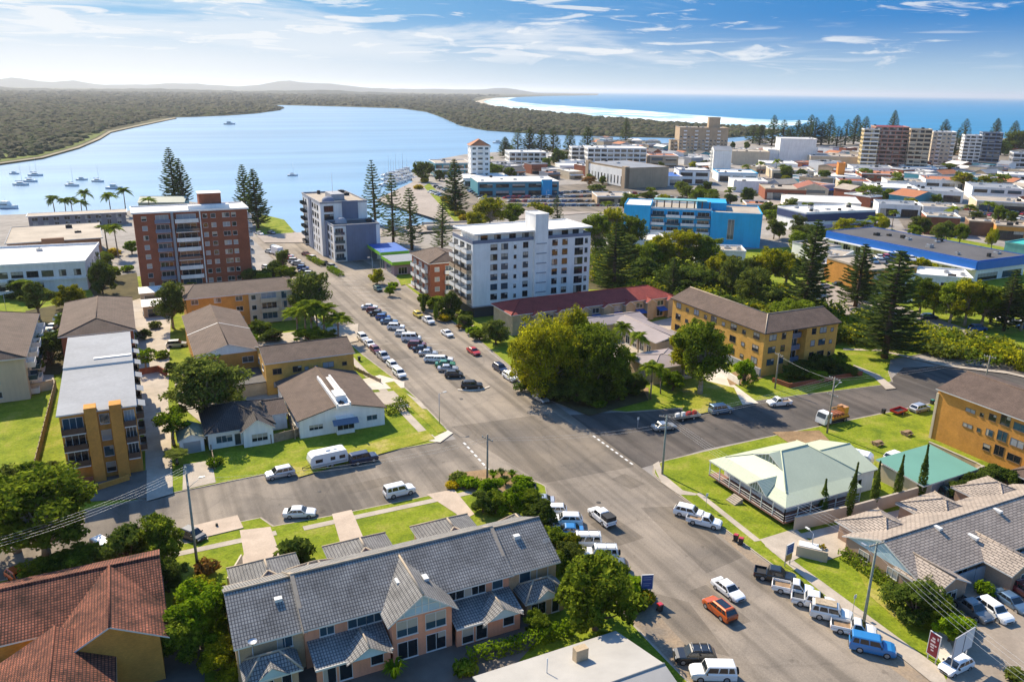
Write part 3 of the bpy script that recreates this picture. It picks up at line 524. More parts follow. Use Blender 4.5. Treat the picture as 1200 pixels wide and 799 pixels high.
def broad(seed, lm, H=10.0, Wd=9.0, ncl=14, nleaf=240, ls=.42, bark=None, trunk=.30, flat=.75, low=.38, crown_z=None):
    rr = random.Random(seed); t, c = MB(), MB(); bk = bark or BARK; m = LF[lm]
    ztop = H; zc = H*(1+low)/2; rz = H*(1-low)/2; base = Vector((0, 0, H*trunk))
    r0 = .028*H+.05; t.tube((0, 0, -.2), base*.5+Vector((.1, .05, 0)), r0*1.25, r0, bk, 8); t.tube(base*.5+Vector((.1, .05, 0)), base, r0, r0*.8, bk, 8)
    lob, lp = rr.choice((2, 3, 4)), rr.uniform(0, 6)
    for i in range(ncl):
        a = i*2.399+rr.uniform(-.4, .4); k = math.sqrt((i+.5)/ncl); el = rr.uniform(-.85, 1) if k > .5 else rr.uniform(.1, 1)
        rad = Wd*.5*.76*k*math.sqrt(max(.15, 1-(.75*el)**2))*(1+.24*math.sin(lob*a+lp)+rr.uniform(-.14, .14)); p = Vector((rad*math.cos(a), rad*math.sin(a), zc+rz*.74*el+rr.uniform(-.07, .07)*H))
        cr = Wd*rr.uniform(.09, .20)*(1 if ncl < 60 else .8); mid = base.lerp(p, .55)+Vector((0, 0, -.25)); t.tube(base, mid, r0*.5, r0*.28, bk, 6); t.tube(mid, p, r0*.28, r0*.08, bk, 5)
        clump(c, p, cr, nleaf, ls, m, rr, flat)
        for _ in range(2): q = p+rdir(rr)*cr*.9; clump(c, q, cr*.5, nleaf//5, ls*.9, m, rr, flat, .2)
    return t.mesh('trunk'), c.mesh('crown'), H, Wd
def norfolk(seed, lm, dense=1.0, H=25.0, Wd=9.0, tiers=24, gap=.0):
    rr = random.Random(seed); t, c = MB(), MB(); m = LF[lm]; t.tube((0, 0, -.2), (0, 0, H*.55), .42, .26, BARK, 8); t.tube((0, 0, H*.55), (0, 0, H-.4), .26, .03, BARK, 6)
    for i in range(tiers):
        f = i/(tiers-1); z = H*(.11+.87*f**.93); Lb = (Wd/2)*(1-f)**.72*(1.0 if f > .12 else .85)*rr.uniform(.82, 1.06)+.25; nb = 6 if f < .85 else 5; ph = rr.uniform(0, 6.28)
        for j in range(nb):
            if rr.random() < gap: continue
            a = ph+6.283*j/nb+rr.uniform(-.15, .15); d = Vector((math.cos(a), math.sin(a), 0)); s = Vector((-d.y, d.x, 0)); rise = .06+.34*f; Lj = Lb*rr.uniform(.8, 1.1)
            def bp(u): return d*(Lj*u)+Vector((0, 0, z+Lj*(rise*u-.20*math.sin(u*2.6)+.10*u*u)))
            t.tube(bp(0), bp(.8), .05, .015, BARK, 4, False)
            n = max(4, int(Lj*2.9*dense))
            for k in range(n):
                u = .14+.86*(k+.5)/n; p = bp(u); wl = (.42+.42*Lj*.25)*(1.15-.5*u)
                for sg in (-1, 1):
                    q = p+s*sg*wl+d*wl*.75+Vector((0, 0, wl*rr.uniform(.0, .5))); e = (d*.10+Vector((0, 0, .07+.05*rr.random())))*1.6
                    c.face([p-e*.6, q-e*.5, q+e*.6, p+e], m)
                if dense > .9: leaf(c, p+Vector((0, 0, .12)), (s*rr.uniform(-1, 1)+Vector((0, 0, .6))+d*.3).normalized(), .34, m, rr, .5)
            q = bp(1.0); c.face([q-s*.14-d*.4, q-d*.1+Vector((0, 0, -.06)), q+d*.35+Vector((0, 0, .22)), q-d*.3+s*.14+Vector((0, 0, .12))], m)
    for k in range(10): leaf(c, Vector((rr.uniform(-.2, .2), rr.uniform(-.2, .2), H-.2-rr.random()*1.0)), rdir(rr), .28, m, rr)
    return t.mesh('trunk'), c.mesh('crown'), H, Wd
def palm(seed, lm='palm', H=9.0, nf=26, fl=3.2, droop=1.0):
    rr = random.Random(seed); t, c = MB(), MB(); m = LF[lm]; top = Vector((rr.uniform(-.3, .3), rr.uniform(-.3, .3), H)); t.tube((0, 0, -.2), top*.5, .20, .15, PALMB, 8); t.tube(top*.5, top, .15, .12, PALMB, 8)
    for j in range(nf):
        a = 2.399*j; el = rr.uniform(-.25, 1.15); d = Vector((math.cos(a), math.sin(a), 0)); s = Vector((-d.y, d.x, 0)); L = fl*rr.uniform(.85, 1.1); n = 8
        def fp(u): return top+d*(L*(math.cos(el)*u+.12*u*u*math.sin(max(el, 0))))+Vector((0, 0, L*(math.sin(el)*u-droop*.62*u*u)))
        for k in range(n):
            u0, u1 = k/n, (k+1)/n; p, q = fp(u0), fp(u1); wl = .62*math.sin(math.pi*min(1, .12+u1*.86))+.06
            for sg in (-1, 1):
                o = s*sg*wl+Vector((0, 0, -wl*.45))+d*wl*.35
                c.face([p, q, q+o, p.lerp(q, .25)+o*1.02], m)
    return t.mesh('trunk'), c.mesh('crown'), H+fl*.5, fl*2
def column(seed, lm='dark', H=7.0, Wd=1.2):
    rr = random.Random(seed); t, c = MB(), MB(); t.tube((0, 0, -.2), (0, 0, H*.5), .12, .06, BARK, 6)
    for _ in range(1100):
        f = rr.random(); z = .25+f*(H-.25); r = Wd/2*(math.sin(math.pi*min(1, .12+.88*f)**.75)*.9+.06)*(1 if f < .6 else (1-f)/.4*.8+.2); a = rr.uniform(0, 6.283); k = rr.uniform(.6, 1)
        leaf(c, Vector((r*k*math.cos(a), r*k*math.sin(a), z)), Vector((math.cos(a), math.sin(a), rr.uniform(0, .6))).normalized(), .16, LF[lm], rr)
    return t.mesh('trunk'), c.mesh('crown'), H, Wd
def bush(seed, lm, n=420, ls=.2):
    rr = random.Random(seed); c = MB(); m = LF[lm]
    for i in range(5): a = i*1.3; k = .35 if i else 0; clump(c, Vector((k*math.cos(a), k*math.sin(a), .55+rr.uniform(-.1, .15))), rr.uniform(.5, .68), n//5, ls, m, rr, .85, .6)
    return None, c.mesh('foliage'), 1.2, 2.0
def flax(seed, lm, n=70):
    rr = random.Random(seed); c = MB(); m = LF[lm]
    for _ in range(n):
        a = rr.uniform(0, 6.283); d = Vector((math.cos(a), math.sin(a), 0)); s = Vector((-d.y, d.x, 0))*.06; L = rr.uniform(.6, 1.1); p = d*.08; q = d*L*.5+Vector((0, 0, L*.85)); e = d*L+Vector((0, 0, L*.65)); c.face([p-s, p+s, q+s, q-s], m); c.face([q-s, q+s, e], m)
    return None, c.mesh('foliage'), 1.1, 2.0
def proto(k):
    if k in TREE: return TREE[k]
    kind, lm = k.split(':')[0], k.split(':')[1]; v = int((k.split(':')+['0'])[2]); sd = sum(map(ord, k))
    if kind == 'broad': r = broad(sd, lm)
    elif kind == 'big': r = broad(sd, lm, 16, 20, 84, 430, .25, BARKP, .18, .8, .04)
    elif kind == 'gum': r = broad(sd, lm, 14, 12, 40, 230, .27, BARKP, .26, .72, .16)
    elif kind == 'dense': r = broad(sd, lm, 9, 9, 34, 260, .25, None, .14, .9, .02)
    elif kind == 'light': r = broad(sd, lm, 9, 8, 16, 130, .27, BARKP, .36, .6, .40)
    elif kind == 'norfolk': r = norfolk(sd, lm, 1.25, 25, 9, (24, 21, 27)[v], (.02, .12, .06)[v])
    elif kind == 'slender': r = norfolk(sd, lm, .8, 27, 7.5, 22, .14)
    elif kind == 'palm': r = palm(sd, lm)
    elif kind == 'fan': r = palm(sd, lm, 8, 26, 1.7, .8)
    elif kind == 'column': r = column(sd, lm)
    elif kind == 'bush': r = bush(sd, lm)
    else: r = flax(sd, lm)
    TREE[k] = r; return r
def plant(k, loc, H, Wd, label, cat=None, group=None, name=None, z=.12):
    t, c, h0, w0 = proto(k); kind = k.split(':')[0]
    nm = name or {'norfolk': 'pine_tree', 'slender': 'pine_tree', 'palm': 'palm_tree', 'fan': 'palm_tree', 'column': 'cypress_tree', 'bush': 'shrub', 'flax': 'flax_plant'}.get(kind, 'tree')
    ct = cat or {'pine_tree': 'pine tree', 'palm_tree': 'palm tree', 'cypress_tree': 'cypress', 'shrub': 'shrub', 'flax_plant': 'plant'}.get(nm, 'tree')
    sc = (Wd/w0, Wd/w0, H/h0); rz = rng.uniform(0, 6.28)
    if t is None:
        o = link(nm, c, None, (loc[0], loc[1], z), rz); o.scale = sc; return tag(o, label, ct, group)
    o = empty(nm, label, ct, (loc[0], loc[1], z), rz, group); o.scale = (sc[0]*rng.uniform(.9, 1.1), sc[1]*rng.uniform(.9, 1.1), sc[2]); o.rotation_euler = (rng.uniform(-.035, .035), rng.uniform(-.035, .035), rz); link('trunk', t, o); link('crown', c, o); return o
def hedge(label, pts, wd, h, lm, group=None, z=.12):
    rr = random.Random(len(label)); c = MB(); m = LF[lm]
    for (x0, y0), (x1, y1) in zip(pts, pts[1:]):
        L = math.hypot(x1-x0, y1-y0); d = Vector(((x1-x0)/L, (y1-y0)/L, 0)); s = Vector((-d.y, d.x, 0))
        for _ in range(int(L*h*wd*42)+30):
            u, v, w = rr.uniform(0, L), rr.uniform(-1, 1), rr.random(); f = rr.randrange(3)
            if f == 0: w = 1
            elif f == 1: v = math.copysign(1, v)
            p = Vector((x0, y0, z))+d*u+s*(v*wd/2*rr.uniform(.85, 1.06))+Vector((0, 0, h*w*rr.uniform(.94, 1.05))); leaf(c, p, (rdir(rr)+s*v+Vector((0, 0, w))).normalized(), .2*rr.uniform(.7, 1.3), m, rr)
    return tag(c.build('hedge'), label, 'hedge', group)
# ------------------------------------------------------------------ buildings
GL = [glass('window_glass_dark', (.012, .018, .024)), glass('window_glass_blue', (.03, .07, .10)), glass('window_glass_grey', (.05, .06, .065)), glass('window_glass_curtained', (.30, .32, .34), .2, .5)]
FRW = mat('white_frame', (.62, .62, .60), .5, 0); FRD = mat('dark_frame', (.05, .05, .055), .5, 0); FRB = mat('bronze_frame', (.16, .11, .07), .5, 0)
BLIND = glass('blind_behind_glass', (.42, .38, .32), .15, .5); WIN = {}
def winmesh(w, h, gi, fr, n, part):
    k = (round(w, 2), round(h, 2), gi, fr.name, n, part)
    if k in WIN: return WIN[k]
    t = .06; b = MB()
    if part != 'pane':
        b.box(-w/2-t, -.05, -t, -w/2, .02, h+t, fr); b.box(w/2, -.05, -t, w/2+t, .02, h+t, fr); b.box(-w/2, -.05, h, w/2, .02, h+t, fr); b.box(-w/2-.04-t, -.12, -t-.05, w/2+t+.04, .02, -t+.003, fr); b.box(-w/2, -.05, -t+.003, w/2, .02, 0, fr)
        for i in range(1, n): x = -w/2+w*i/n; b.box(x-.03, -.045, 0, x+.03, .02, h, fr)
    if part != 'frame':
        b.face([(-w/2, -.018, 0), (w/2, -.018, 0), (w/2, -.018, h), (-w/2, -.018, h)], GL[gi % 10])
        bl = gi//10        # 1 blind half down, 2 curtain at one side, 3 blind a third down
        if bl == 1: b.face([(-w/2, -.022, h*.45), (w/2, -.022, h*.45), (w/2, -.022, h), (-w/2, -.022, h)], BLIND)
        elif bl == 2: b.face([(-w/2, -.022, 0), (-w*.12, -.022, 0), (-w*.16, -.022, h), (-w/2, -.022, h)], BLIND)
        elif bl == 3: b.face([(w*.1, -.022, h*.66), (w/2, -.022, h*.66), (w/2, -.022, h), (w*.1, -.022, h)], BLIND)
    WIN[k] = b.mesh('window'); return WIN[k]
class Bld:
    def __init__(s, name, label, cat, loc, w, d, h, rz=0.0, group=None, near=False, z=.12):
        s.w, s.d, s.h, s.near = w, d, h, near; s.root = empty(name, label, cat, (loc[0], loc[1], z), rz, group); s.rr = random.Random(len(label)*7+int(w*10)); s.nw = 0
    def part(s, name, m, label=None, parent=None):
        o = m.build(name, parent or s.root)
        if label: o['label'] = label
        return o
    def walls(s, m, x0=0, y0=0, x1=None, y1=None, z0=-.2, z1=None, top=None, name='wall'):
        b = MB(); b.box(x0, y0, z0, s.w if x1 is None else x1, s.d if y1 is None else y1, s.h if z1 is None else z1, m, top); return s.part(name, b)
    def box(s, name, x0, y0, z0, x1, y1, z1, m, top=None, label=None):
        b = MB(); b.box(x0, y0, z0, x1, y1, z1, m, top); return s.part(name, b, label)
    def flat(s, m, edge, par=.5, over=0.0, x0=0, y0=0, x1=None, y1=None, z=None, name='roof', t=.25):
        x1 = s.w if x1 is None else x1; y1 = s.d if y1 is None else y1; z = s.h if z is None else z; b = MB(); o = over
        b.box(x0-o, y0-o, z+.003, x1+o, y1+o, z+.12, edge, m)
        if par > 0:
            for q in ((x0-o, y0-o, x1+o, y0-o+t), (x0-o, y1+o-t, x1+o, y1+o), (x0-o, y0-o+t, x0-o+t, y1+o-t), (x1+o-t, y0-o+t, x1+o, y1+o-t)): b.box(q[0], q[1], z+.12, q[2], q[3], z+.12+par, edge)
        return s.part(name, b)
    def hip(s, m, rise, over=.5, fascia=None, x0=0, y0=0, x1=None, y1=None, z=None, name='roof', cap=None, gab=0.0):
        x1 = s.w if x1 is None else x1; y1 = s.d if y1 is None else y1; z = s.h if z is None else z; o = over; f = fascia or FRW
        X0, Y0, X1, Y1 = x0-o, y0-o, x1+o, y1+o; b = MB(); W_, D_ = X1-X0, Y1-Y0; zr = z+rise
        if W_ >= D_: c = D_/2*(1-gab); r0, r1 = (X0+c, (Y0+Y1)/2, zr), (X1-c, (Y0+Y1)/2, zr)
        else: c = W_/2*(1-gab); r0, r1 = ((X0+X1)/2, Y0+c, zr), ((X0+X1)/2, Y1-c, zr)
        A, B, C, D = (X0, Y0, z), (X1, Y0, z), (X1, Y1, z), (X0, Y1, z)
        if W_ >= D_: fs = [[A, B, r1, r0], [B, C, r1], [C, D, r0, r1], [D, A, r0]]
        else: fs = [[A, B, r0], [B, C, r1, r0], [C, D, r1], [D, A, r0, r1]]
        for q in fs: b.face(q, m)
        zf = z-.22
        for p, q in ((A, B), (B, C), (C, D), (D, A)): b.face([(p[0], p[1], zf), (q[0], q[1], zf), q, p], f)
        b.face([(X0, Y0, zf), (X0, Y1, zf), (X1, Y1, zf), (X1, Y0, zf)], f)
        cm = cap or m; rc = .13
        for p, q in ((r0, r1), (A, r0), (D, r0) if W_ >= D_ else (B, r0), (B, r1) if W_ >= D_ else (D, r1), (C, r1)):
            if (Vector(p)-Vector(q)).length > .3: b.tube(p, q, rc, rc, cm, 6)
        return s.part(name, b)
    def gable(s, m, rise, axis='x', over=.45, fascia=None, wall=None, x0=0, y0=0, x1=None, y1=None, z=None, name='roof', cap=None, t=.18, ends=.25):
        x1 = s.w if x1 is None else x1; y1 = s.d if y1 is None else y1; z = s.h if z is None else z; f = fascia or FRW; b = MB()
        if axis == 'x': T = lambda a, c, zz: (a, c, zz); a0, a1, c0, c1 = x0, x1, y0, y1
        else: T = lambda a, c, zz: (c, a, zz); a0, a1, c0, c1 = y0, y1, x0, x1
        mid = (c0+c1)/2; sl = rise/((c1-c0)/2); e = z-over*sl; zr = z+rise; A0, A1 = a0-ends, a1+ends
        for sg, ce in ((-1, c0-over), (1, c1+over)):
            q = [T(A0, ce, e+t), T(A1, ce, e+t), T(A1, mid, zr+t), T(A0, mid, zr+t)]; lo = [T(A0, ce, e), T(A1, ce, e), T(A1, mid, zr), T(A0, mid, zr)]
            fl = (sg < 0) == (axis == 'x'); b.face(q if fl else q[::-1], m); b.face(lo[::-1] if fl else lo, f)
            b.face([lo[0], lo[1], q[1], q[0]] if fl else [lo[1], lo[0], q[0], q[1]], f)
            b.face([lo[1], lo[2], q[2], q[1]], f); b.face([lo[3], lo[0], q[0], q[3]], f)
        b.tube(T(A0, mid, zr+t), T(A1, mid, zr+t), .13, .13, cap or m, 6); o = s.part(name, b)
        if wall:
            for aa in (a0+.001, a1-.001): w_ = MB(); w_.face([T(aa, c0, z), T(aa, c1, z), T(aa, mid, zr)], wall); s.part('gable_wall', w_)
        return o
    def at(s, face, a, out=0.0):
        return {'S': (a, -out), 'E': (s.w+out, a), 'N': (s.w-a, s.d+out), 'W': (-out, s.d-a)}[face], {'S': 0, 'E': R(90), 'N': R(180), 'W': R(-90)}[face]
    def win(s, face, a, z, w, h, gi=None, fr=None, n=None, out=0.0, name='window'):
        if gi is None: gi = s.rr.choice((0, 0, 1, 2, 2, 3))
        if name == 'window': gi = gi+10*s.rr.choice((0, 0, 0, 1, 2, 3, 3))
        fr = fr or FRW; n = n or max(1, round(w/.95)); (x, y), rz = s.at(face, a, out); s.nw += 1
        if s.nw > 100: return None
        if s.near:
            o = link(name, winmesh(w, h, gi, fr, n, 'frame'), s.root, (x, y, z), rz); link('pane', winmesh(w, h, gi, fr, n, 'pane'), o)
        else: o = link(name, winmesh(w, h, gi, fr, n, ''), s.root, (x, y, z), rz)
        return o
    def grid(s, face, xs, zs, w, h, **k):
        for z in zs:
            for a in xs: s.win(face, a, z, w, h, **k)
    def balcony(s, face, a0, a1, z, dep, slab, rail, h=1.0, t=.18, back=True, out=0.0):
        """slab with a balustrade round its three open sides, dark glazing behind"""
        (x, y), rz = s.at(face, (a0+a1)/2, out); w = a1-a0
        b = MB(); b.box(-w/2, -dep, -t, w/2, .0, 0, slab); o = b.build('balcony', s.root, (x, y, z), rz)
        b = MB(); e = .05
        b.box(-w/2, -dep, .003, w/2, -dep+e, h, rail); b.box(-w/2, -dep+e, .003, -w/2+e, -.01, h, rail); b.box(w/2-e, -dep+e, .003, w/2, -.01, h, rail); b.build('balustrade', o)
        if back: s.win(face, (a0+a1)/2, z+.08, w*.82, 2.15, out=out, n=3, name='sliding_door')
        return o
    def band(s, face, z0, z1, m, out=.03, a0=0, a1=None, name='band'):
        L = s.w if face in 'SN' else s.d; a1 = L if a1 is None else a1; (x, y), rz = s.at(face, (a0+a1)/2); b = MB(); b.box(-(a1-a0)/2, -out, z0, (a1-a0)/2, -.003, z1, m); return b.build(name, s.root, (x, y, 0), rz)
    def units(s, n, m=None, x0=1, y0=1, x1=None, y1=None, z=None):
        x1 = s.w-1 if x1 is None else x1; y1 = s.d-1 if y1 is None else y1; z = s.h+.12 if z is None else z
        for _ in range(n):
            x, y = s.rr.uniform(x0, x1), s.rr.uniform(y0, y1); a, c, e = s.rr.uniform(.5, 1.3), s.rr.uniform(.4, .9), s.rr.uniform(.5, 1.3); b = MB(); b.box(x-a, y-c, z, x+a, y+c, z+e, STEEL if s.rr.random() < .6 else PLAST); b.lathe([(min(a, c)*.7, z+e), (min(a, c)*.7, z+e+.08), (.02, z+e+.09)], PLAST, 8, (x, y)); s.part('rooftop_unit', b)
    def chimney(s, x, y, z0, z1, m, w=.5): s.box('chimney', x-w, y-w*.6, z0, x+w, y+w*.6, z1, m)
def R3(A, B, C, z):
    """oriented rectangle from three surveyed corners at height z: front-left, front-right, any back point"""
    a, b, c = Vector(g(*A, z)), Vector(g(*B, z)), Vector(g(*C, z)); e = (b-a); w = e.length; e.normalize(); n = Vector((-e.y, e.x)); d = (c-a).dot(n)
    if d < 0: a = a+n*d; d = -d
    return (a.x, a.y), math.atan2(e.y, e.x), w, d
BRICK = lambda nm, c1, c2: tiles(nm, c1, c2, tuple(x*.8 for x in c1), .24, .086, .01, .9, .15, .5, .22)
YB = BRICK('yellow_brick', (.74, .42, .10), (.64, .35, .08)); OB = BRICK('orange_brick', (.68, .32, .07), (.57, .26, .058)); RB = BRICK('red_brick', (.34, .115, .06), (.26, .085, .05)); DB = BRICK('brown_brick', (.23, .13, .08), (.17, .10, .065)); CB = BRICK('cream_brick', (.56, .43, .28), (.50, .38, .24)); PKB = BRICK('pink_render', (.55, .28, .19), (.52, .26, .18))
WHT = mat('white_render', (.82, .81, .78), .8, .12, .2); CRM = mat('cream_render', (.60, .50, .36), .8, .15, .2); GRY = mat('grey_render', (.33, .34, .37), .8, .15, .2); BLG = mat('blue_grey_render', (.17, .20, .28), .8, .15, .2); TAN = mat('tan_render', (.44, .33, .22), .8, .15, .2); BLU = mat('bright_blue_render', (.015, .36, .68), .7, .12, .2); NAV = mat('shop_blue', (.03, .12, .42), .6, .12, .2); TEALR = mat('teal_metal_roof', (.15, .33, .25), .55, .12, .1)
RWH = mat('white_membrane_roof', (.74, .71, .66), .8, .22, .1, .2, fine=.1); RGY = mat('grey_metal_roof', (.26, .275, .30), .7, .2, .12, .12, fine=.08); RDK = mat('charcoal_flat_roof', (.11, .105, .105), .8, .3, .08, .2, fine=.1); RTN = mat('tan_flat_roof', (.42, .36, .29), .85, .3, .1, .2, fine=.1)
TBR = tiles('brown_tiles', (.16, .11, .085), (.13, .09, .07), (.09, .065, .05), .30, .34, .035, .85, .5, 0, .3); TDK = tiles('charcoal_tiles', (.085, .075, .07), (.07, .06, .058), (.035, .03, .03), .32, .36, .05, .8, .7, 0, .3); TRD = tiles('red_tiles', (.33, .06, .045), (.28, .05, .04), (.20, .035, .03), .32, .36, .03, .8, .5, 0, .25)
TTC = tiles('terracotta_tiles', (.40, .135, .075), (.25, .085, .055), (.07, .03, .02), .30, .34, .06, .85, .8, 0, .75); TSL = tiles('slate_grey_tiles', (.33, .32, .30), (.285, .275, .26), (.095, .095, .10), .31, .41, .045, .8, .9, .0, .34, .12); TBE = tiles('taupe_tiles', (.45, .375, .31), (.36, .30, .25), (.13, .11, .095), .9, .37, .05, .8, .8, .5, .22); CAPM = mat('ridge_mortar', (.40, .33, .25), .9, .25, 1)
Z = .12
# ------------------------------------------------------------------ townhouse row under the slope of grey tiles
t = Bld('townhouse_row', 'long salmon townhouse row with grey tiled roof and half-timbered front bay', 'townhouse', (4.9, 73.9), 37.6, 10.6, 5.5, near=True, z=Z)
SAL = mat('salmon_render', (.74, .33, .20), .85, .18, .4, .2, fine=.05); SALT = mat('tan_townhouse_brick', (.52, .36, .22), .9, .2, .5, .2, fine=.1); GAB = mat('pale_blue_boards', (.42, .56, .64), .7, .15, .6)
t.walls(SALT, 0, 0, 6.9, 10.6); t.walls(SAL, 6.91, -.35, 31.0, 10.6, name='wall'); t.walls(SALT, 31.01, 0, 37.6, 10.6)
t.gable(TSL, 2.75, 'x', .55, x0=0, x1=6.8, y0=-.2, y1=10.6, z=5.3, wall=SALT, cap=CAPM); t.gable(TSL, 2.9, 'x', .55, x0=7.0, x1=31.0, y0=-.5, y1=10.6, z=5.5, wall=SALT, cap=CAPM); t.gable(TSL, 2.75, 'x', .55, x0=31.2, x1=37.6, y0=-.2, y1=10.6, z=5.35, wall=SALT, cap=CAPM)
for x in (6.9, 31.1):
    b = MB(); sl = 2.9/5.55
    for sg in (-1, 1):
        y0, y1 = (-1.2, 5.05) if sg < 0 else (11.2, 5.05); z0, z1 = 5.5-.36+.12, 8.66
        b.face([(x-.22, y0, z0), (x+.22, y0, z0), (x+.22, y1, z1), (x-.22, y1, z1)][::sg], CAPM); b.face([(x-.22, y0, z0-.3), (x-.22, y0, z0), (x-.22, y1, z1), (x-.22, y1, z1-.3)], CAPM); b.face([(x+.22, y0, z0-.3), (x+.22, y0, z0), (x+.22, y1, z1), (x+.22, y1, z1-.3)], CAPM)
    t.part('parapet', b)
# front bay with its own gable
t.walls(SAL, 15.6, -3.4, 22.5, -.36, name='bay_wall')
b = MB(); b.face([(15.6, -3.405, 5.5), (22.5, -3.405, 5.5), (19.05, -3.405, 7.9)], GAB)
for x in (17.0, 18.3, 19.05, 19.8, 21.1): h = (1-abs(x-19.05)/3.45)*2.4; b.box(x-.06, -3.46, 5.5, x+.06, -3.41, 5.5+h, FRW)
b.box(15.6, -3.47, 5.42, 22.5, -3.41, 5.56, FRW); b.box(17.1, -3.465, 6.4, 21.0, -3.412, 6.5, FRW); t.part('bay_gable', b)
t.gable(TSL, 2.5, 'y', .6, x0=15.6, x1=22.5, y0=-3.5, y1=4.0, z=5.45, cap=CAPM, name='bay_roof', ends=.5)
for x in (17.3, 20.6): t.win('S', x, 3.2, 2.3, 1.9, gi=1, out=3.41, n=2)
for x in (17.3, 20.6): t.win('S', x, .3, 2.2, 2.1, gi=0, out=3.41, n=2)
for x, w in ((9.3, 1.5), (12.6, 2.0), (14.5, 1.7), (24.2, 2.0), (26.6, 2.6), (29.5, 1.3)): t.win('S', x, 3.7, w, 1.4, gi=rng.choice((0, 1)), out=.36)
for x, w in ((4.9, 1.5), (33.3, 1.4)): t.win('S', x, 3.3, w, 1.5, gi=1)
t.win('E', 3.2, 3.4, 1.2, 1.2, gi=0); t.win('E', 7.2, 3.4, 1.2, 1.2, gi=0)
for x0, x1 in ((7.1, 15.4), (22.7, 31.0)):
    b = MB(); b.face([(x0, -4.3, 2.75), (x1, -4.3, 2.75), (x1, -.37, 3.55), (x0, -.37, 3.55)], TSL); b.face([(x0, -4.3, 2.62), (x0, -.37, 3.4), (x1, -.37, 3.4), (x1, -4.3, 2.62)], FRW); b.box(x0, -4.36, 2.55, x1, -4.30, 2.78, FRW); t.part('verandah_roof', b)
    t.box('verandah_wall', x0+.2, -3.9, -.2, x1-.2, -3.5, 2.6, SAL)
    xm = x0+5.6; b = MB(); b.face([(xm-2.2, -4.6, 2.7), (xm+2.2, -4.6, 2.7), (xm, -4.6, 4.0)], GAB); t.part('porch_gable', b)
    b = MB(); b.face([(xm-2.5, -4.9, 2.62), (xm, -4.9, 4.12), (xm, -1.2, 4.12), (xm-2.5, -3.4, 2.9)], TSL); b.face([(xm+2.5, -4.9, 2.62), (xm+2.5, -3.4, 2.9), (xm, -1.2, 4.12), (xm, -4.9, 4.12)], TSL); b.tube((xm, -4.9, 4.12), (xm, -1.2, 4.12), .1, .1, CAPM, 6); t.part('porch_roof', b)
    for x in (x0+1.5, x0+3.2, xm+1.0): t.win('S', x, .35 if x < xm else 1.1, 1.3, 1.9 if x < xm else 1.1, gi=0, out=3.91)
for x0 in (.6, 32.2):
    t.walls(SALT, x0, -2.9, x0+5.0, -.01, z1=2.6, name='porch_wall'); t.hip(TSL, 1.5, .45, x0=x0, y0=-2.9, x1=x0+5.0, y1=.2, z=2.65, name='porch_roof', cap=CAPM)
    b = MB(); b.face([(x0+.9, -3.38, 2.62), (x0+3.9, -3.38, 2.62), (x0+2.4, -3.38, 3.75)], GAB); b.face([(x0+.7, -3.5, 2.6), (x0+2.4, -3.5, 3.85), (x0+2.4, -1.6, 3.85), (x0+.7, -3.0, 2.62)], TSL); b.face([(x0+4.1, -3.5, 2.6), (x0+4.1, -3.0, 2.62), (x0+2.4, -1.6, 3.85), (x0+2.4, -3.5, 3.85)], TSL); t.part('porch_gable', b)
    t.win('S', x0+1.5, .4, 1.9, 1.6, gi=0, out=2.91); t.win('S', x0+3.8, .2, .9, 2.0, gi=0, out=2.91, name='door')
# garages to the street side, and roof fittings
for i, x0 in enumerate((1.6, 13.5, 25.5)):
    t.walls(SALT, x0, 10.61, x0+7.6, 18.2, z1=2.7, name='garage_wall'); t.hip(TSL, 2.0, .45, x0=x0, y0=10.2, x1=x0+7.6, y1=18.2, z=2.75, name='garage_roof', cap=CAPM, gab=.25); t.win('N', 37.6-x0-3.8, .1, 4.8, 2.1, gi=3, out=7.61, n=1, name='garage_door')
t.hip(TSL, 1.8, .4, x0=8, y0=9.5, x1=13.0, y1=13.5, z=3.6, name='rear_roof', cap=CAPM); t.hip(TSL, 1.8, .4, x0=36.0, y0=7.5, x1=38.9, y1=12.6, z=3.9, name='rear_roof', cap=CAPM)
def roofbox(bl, name, x, y, z, m, a=.4, c=.3, e=.45): bl.box(name, x-a, y-c, z, x+a, y+c, z+e, m)
roofbox(t, 'skylight', 5.0, 3.1, 6.9, FRW); roofbox(t, 'skylight', 33.8, 3.4, 7.2, FRW); roofbox(t, 'skylight', 17.8, 1.0, 6.9, FRW, .3, .5, .35); roofbox(t, 'roof_vent', 20.8, .4, 6.9, FRW, .3, .5, .35)
b = MB(); b.lathe([(.5, 5.75), (.42, 5.65), (.2, 5.6), (.02, 5.58)], STEEL, 10, (1.6, -.9)); b.tube((1.6, -.9, 5.1), (1.6, -.9, 5.6), .04, .04, STEEL, 6); t.part('satellite_dish', b)
b = MB(); b.tube((36.9, 1.4, 6.0), (36.9, 1.4, 7.6), .03, .03, STEEL, 6)
for k in range(4): b.tube((36.4, 1.4, 7.0+.16*k), (37.4, 1.4, 7.0+.16*k), .015, .015, STEEL, 5)
t.part('aerial', b)
for x in (.25, 1.6, 34.9, 36.4): b = MB(); b.tube((x, -.09, .1), (x, -.09, 5.1), .05, .05, FRW, 6); t.part('downpipe', b)
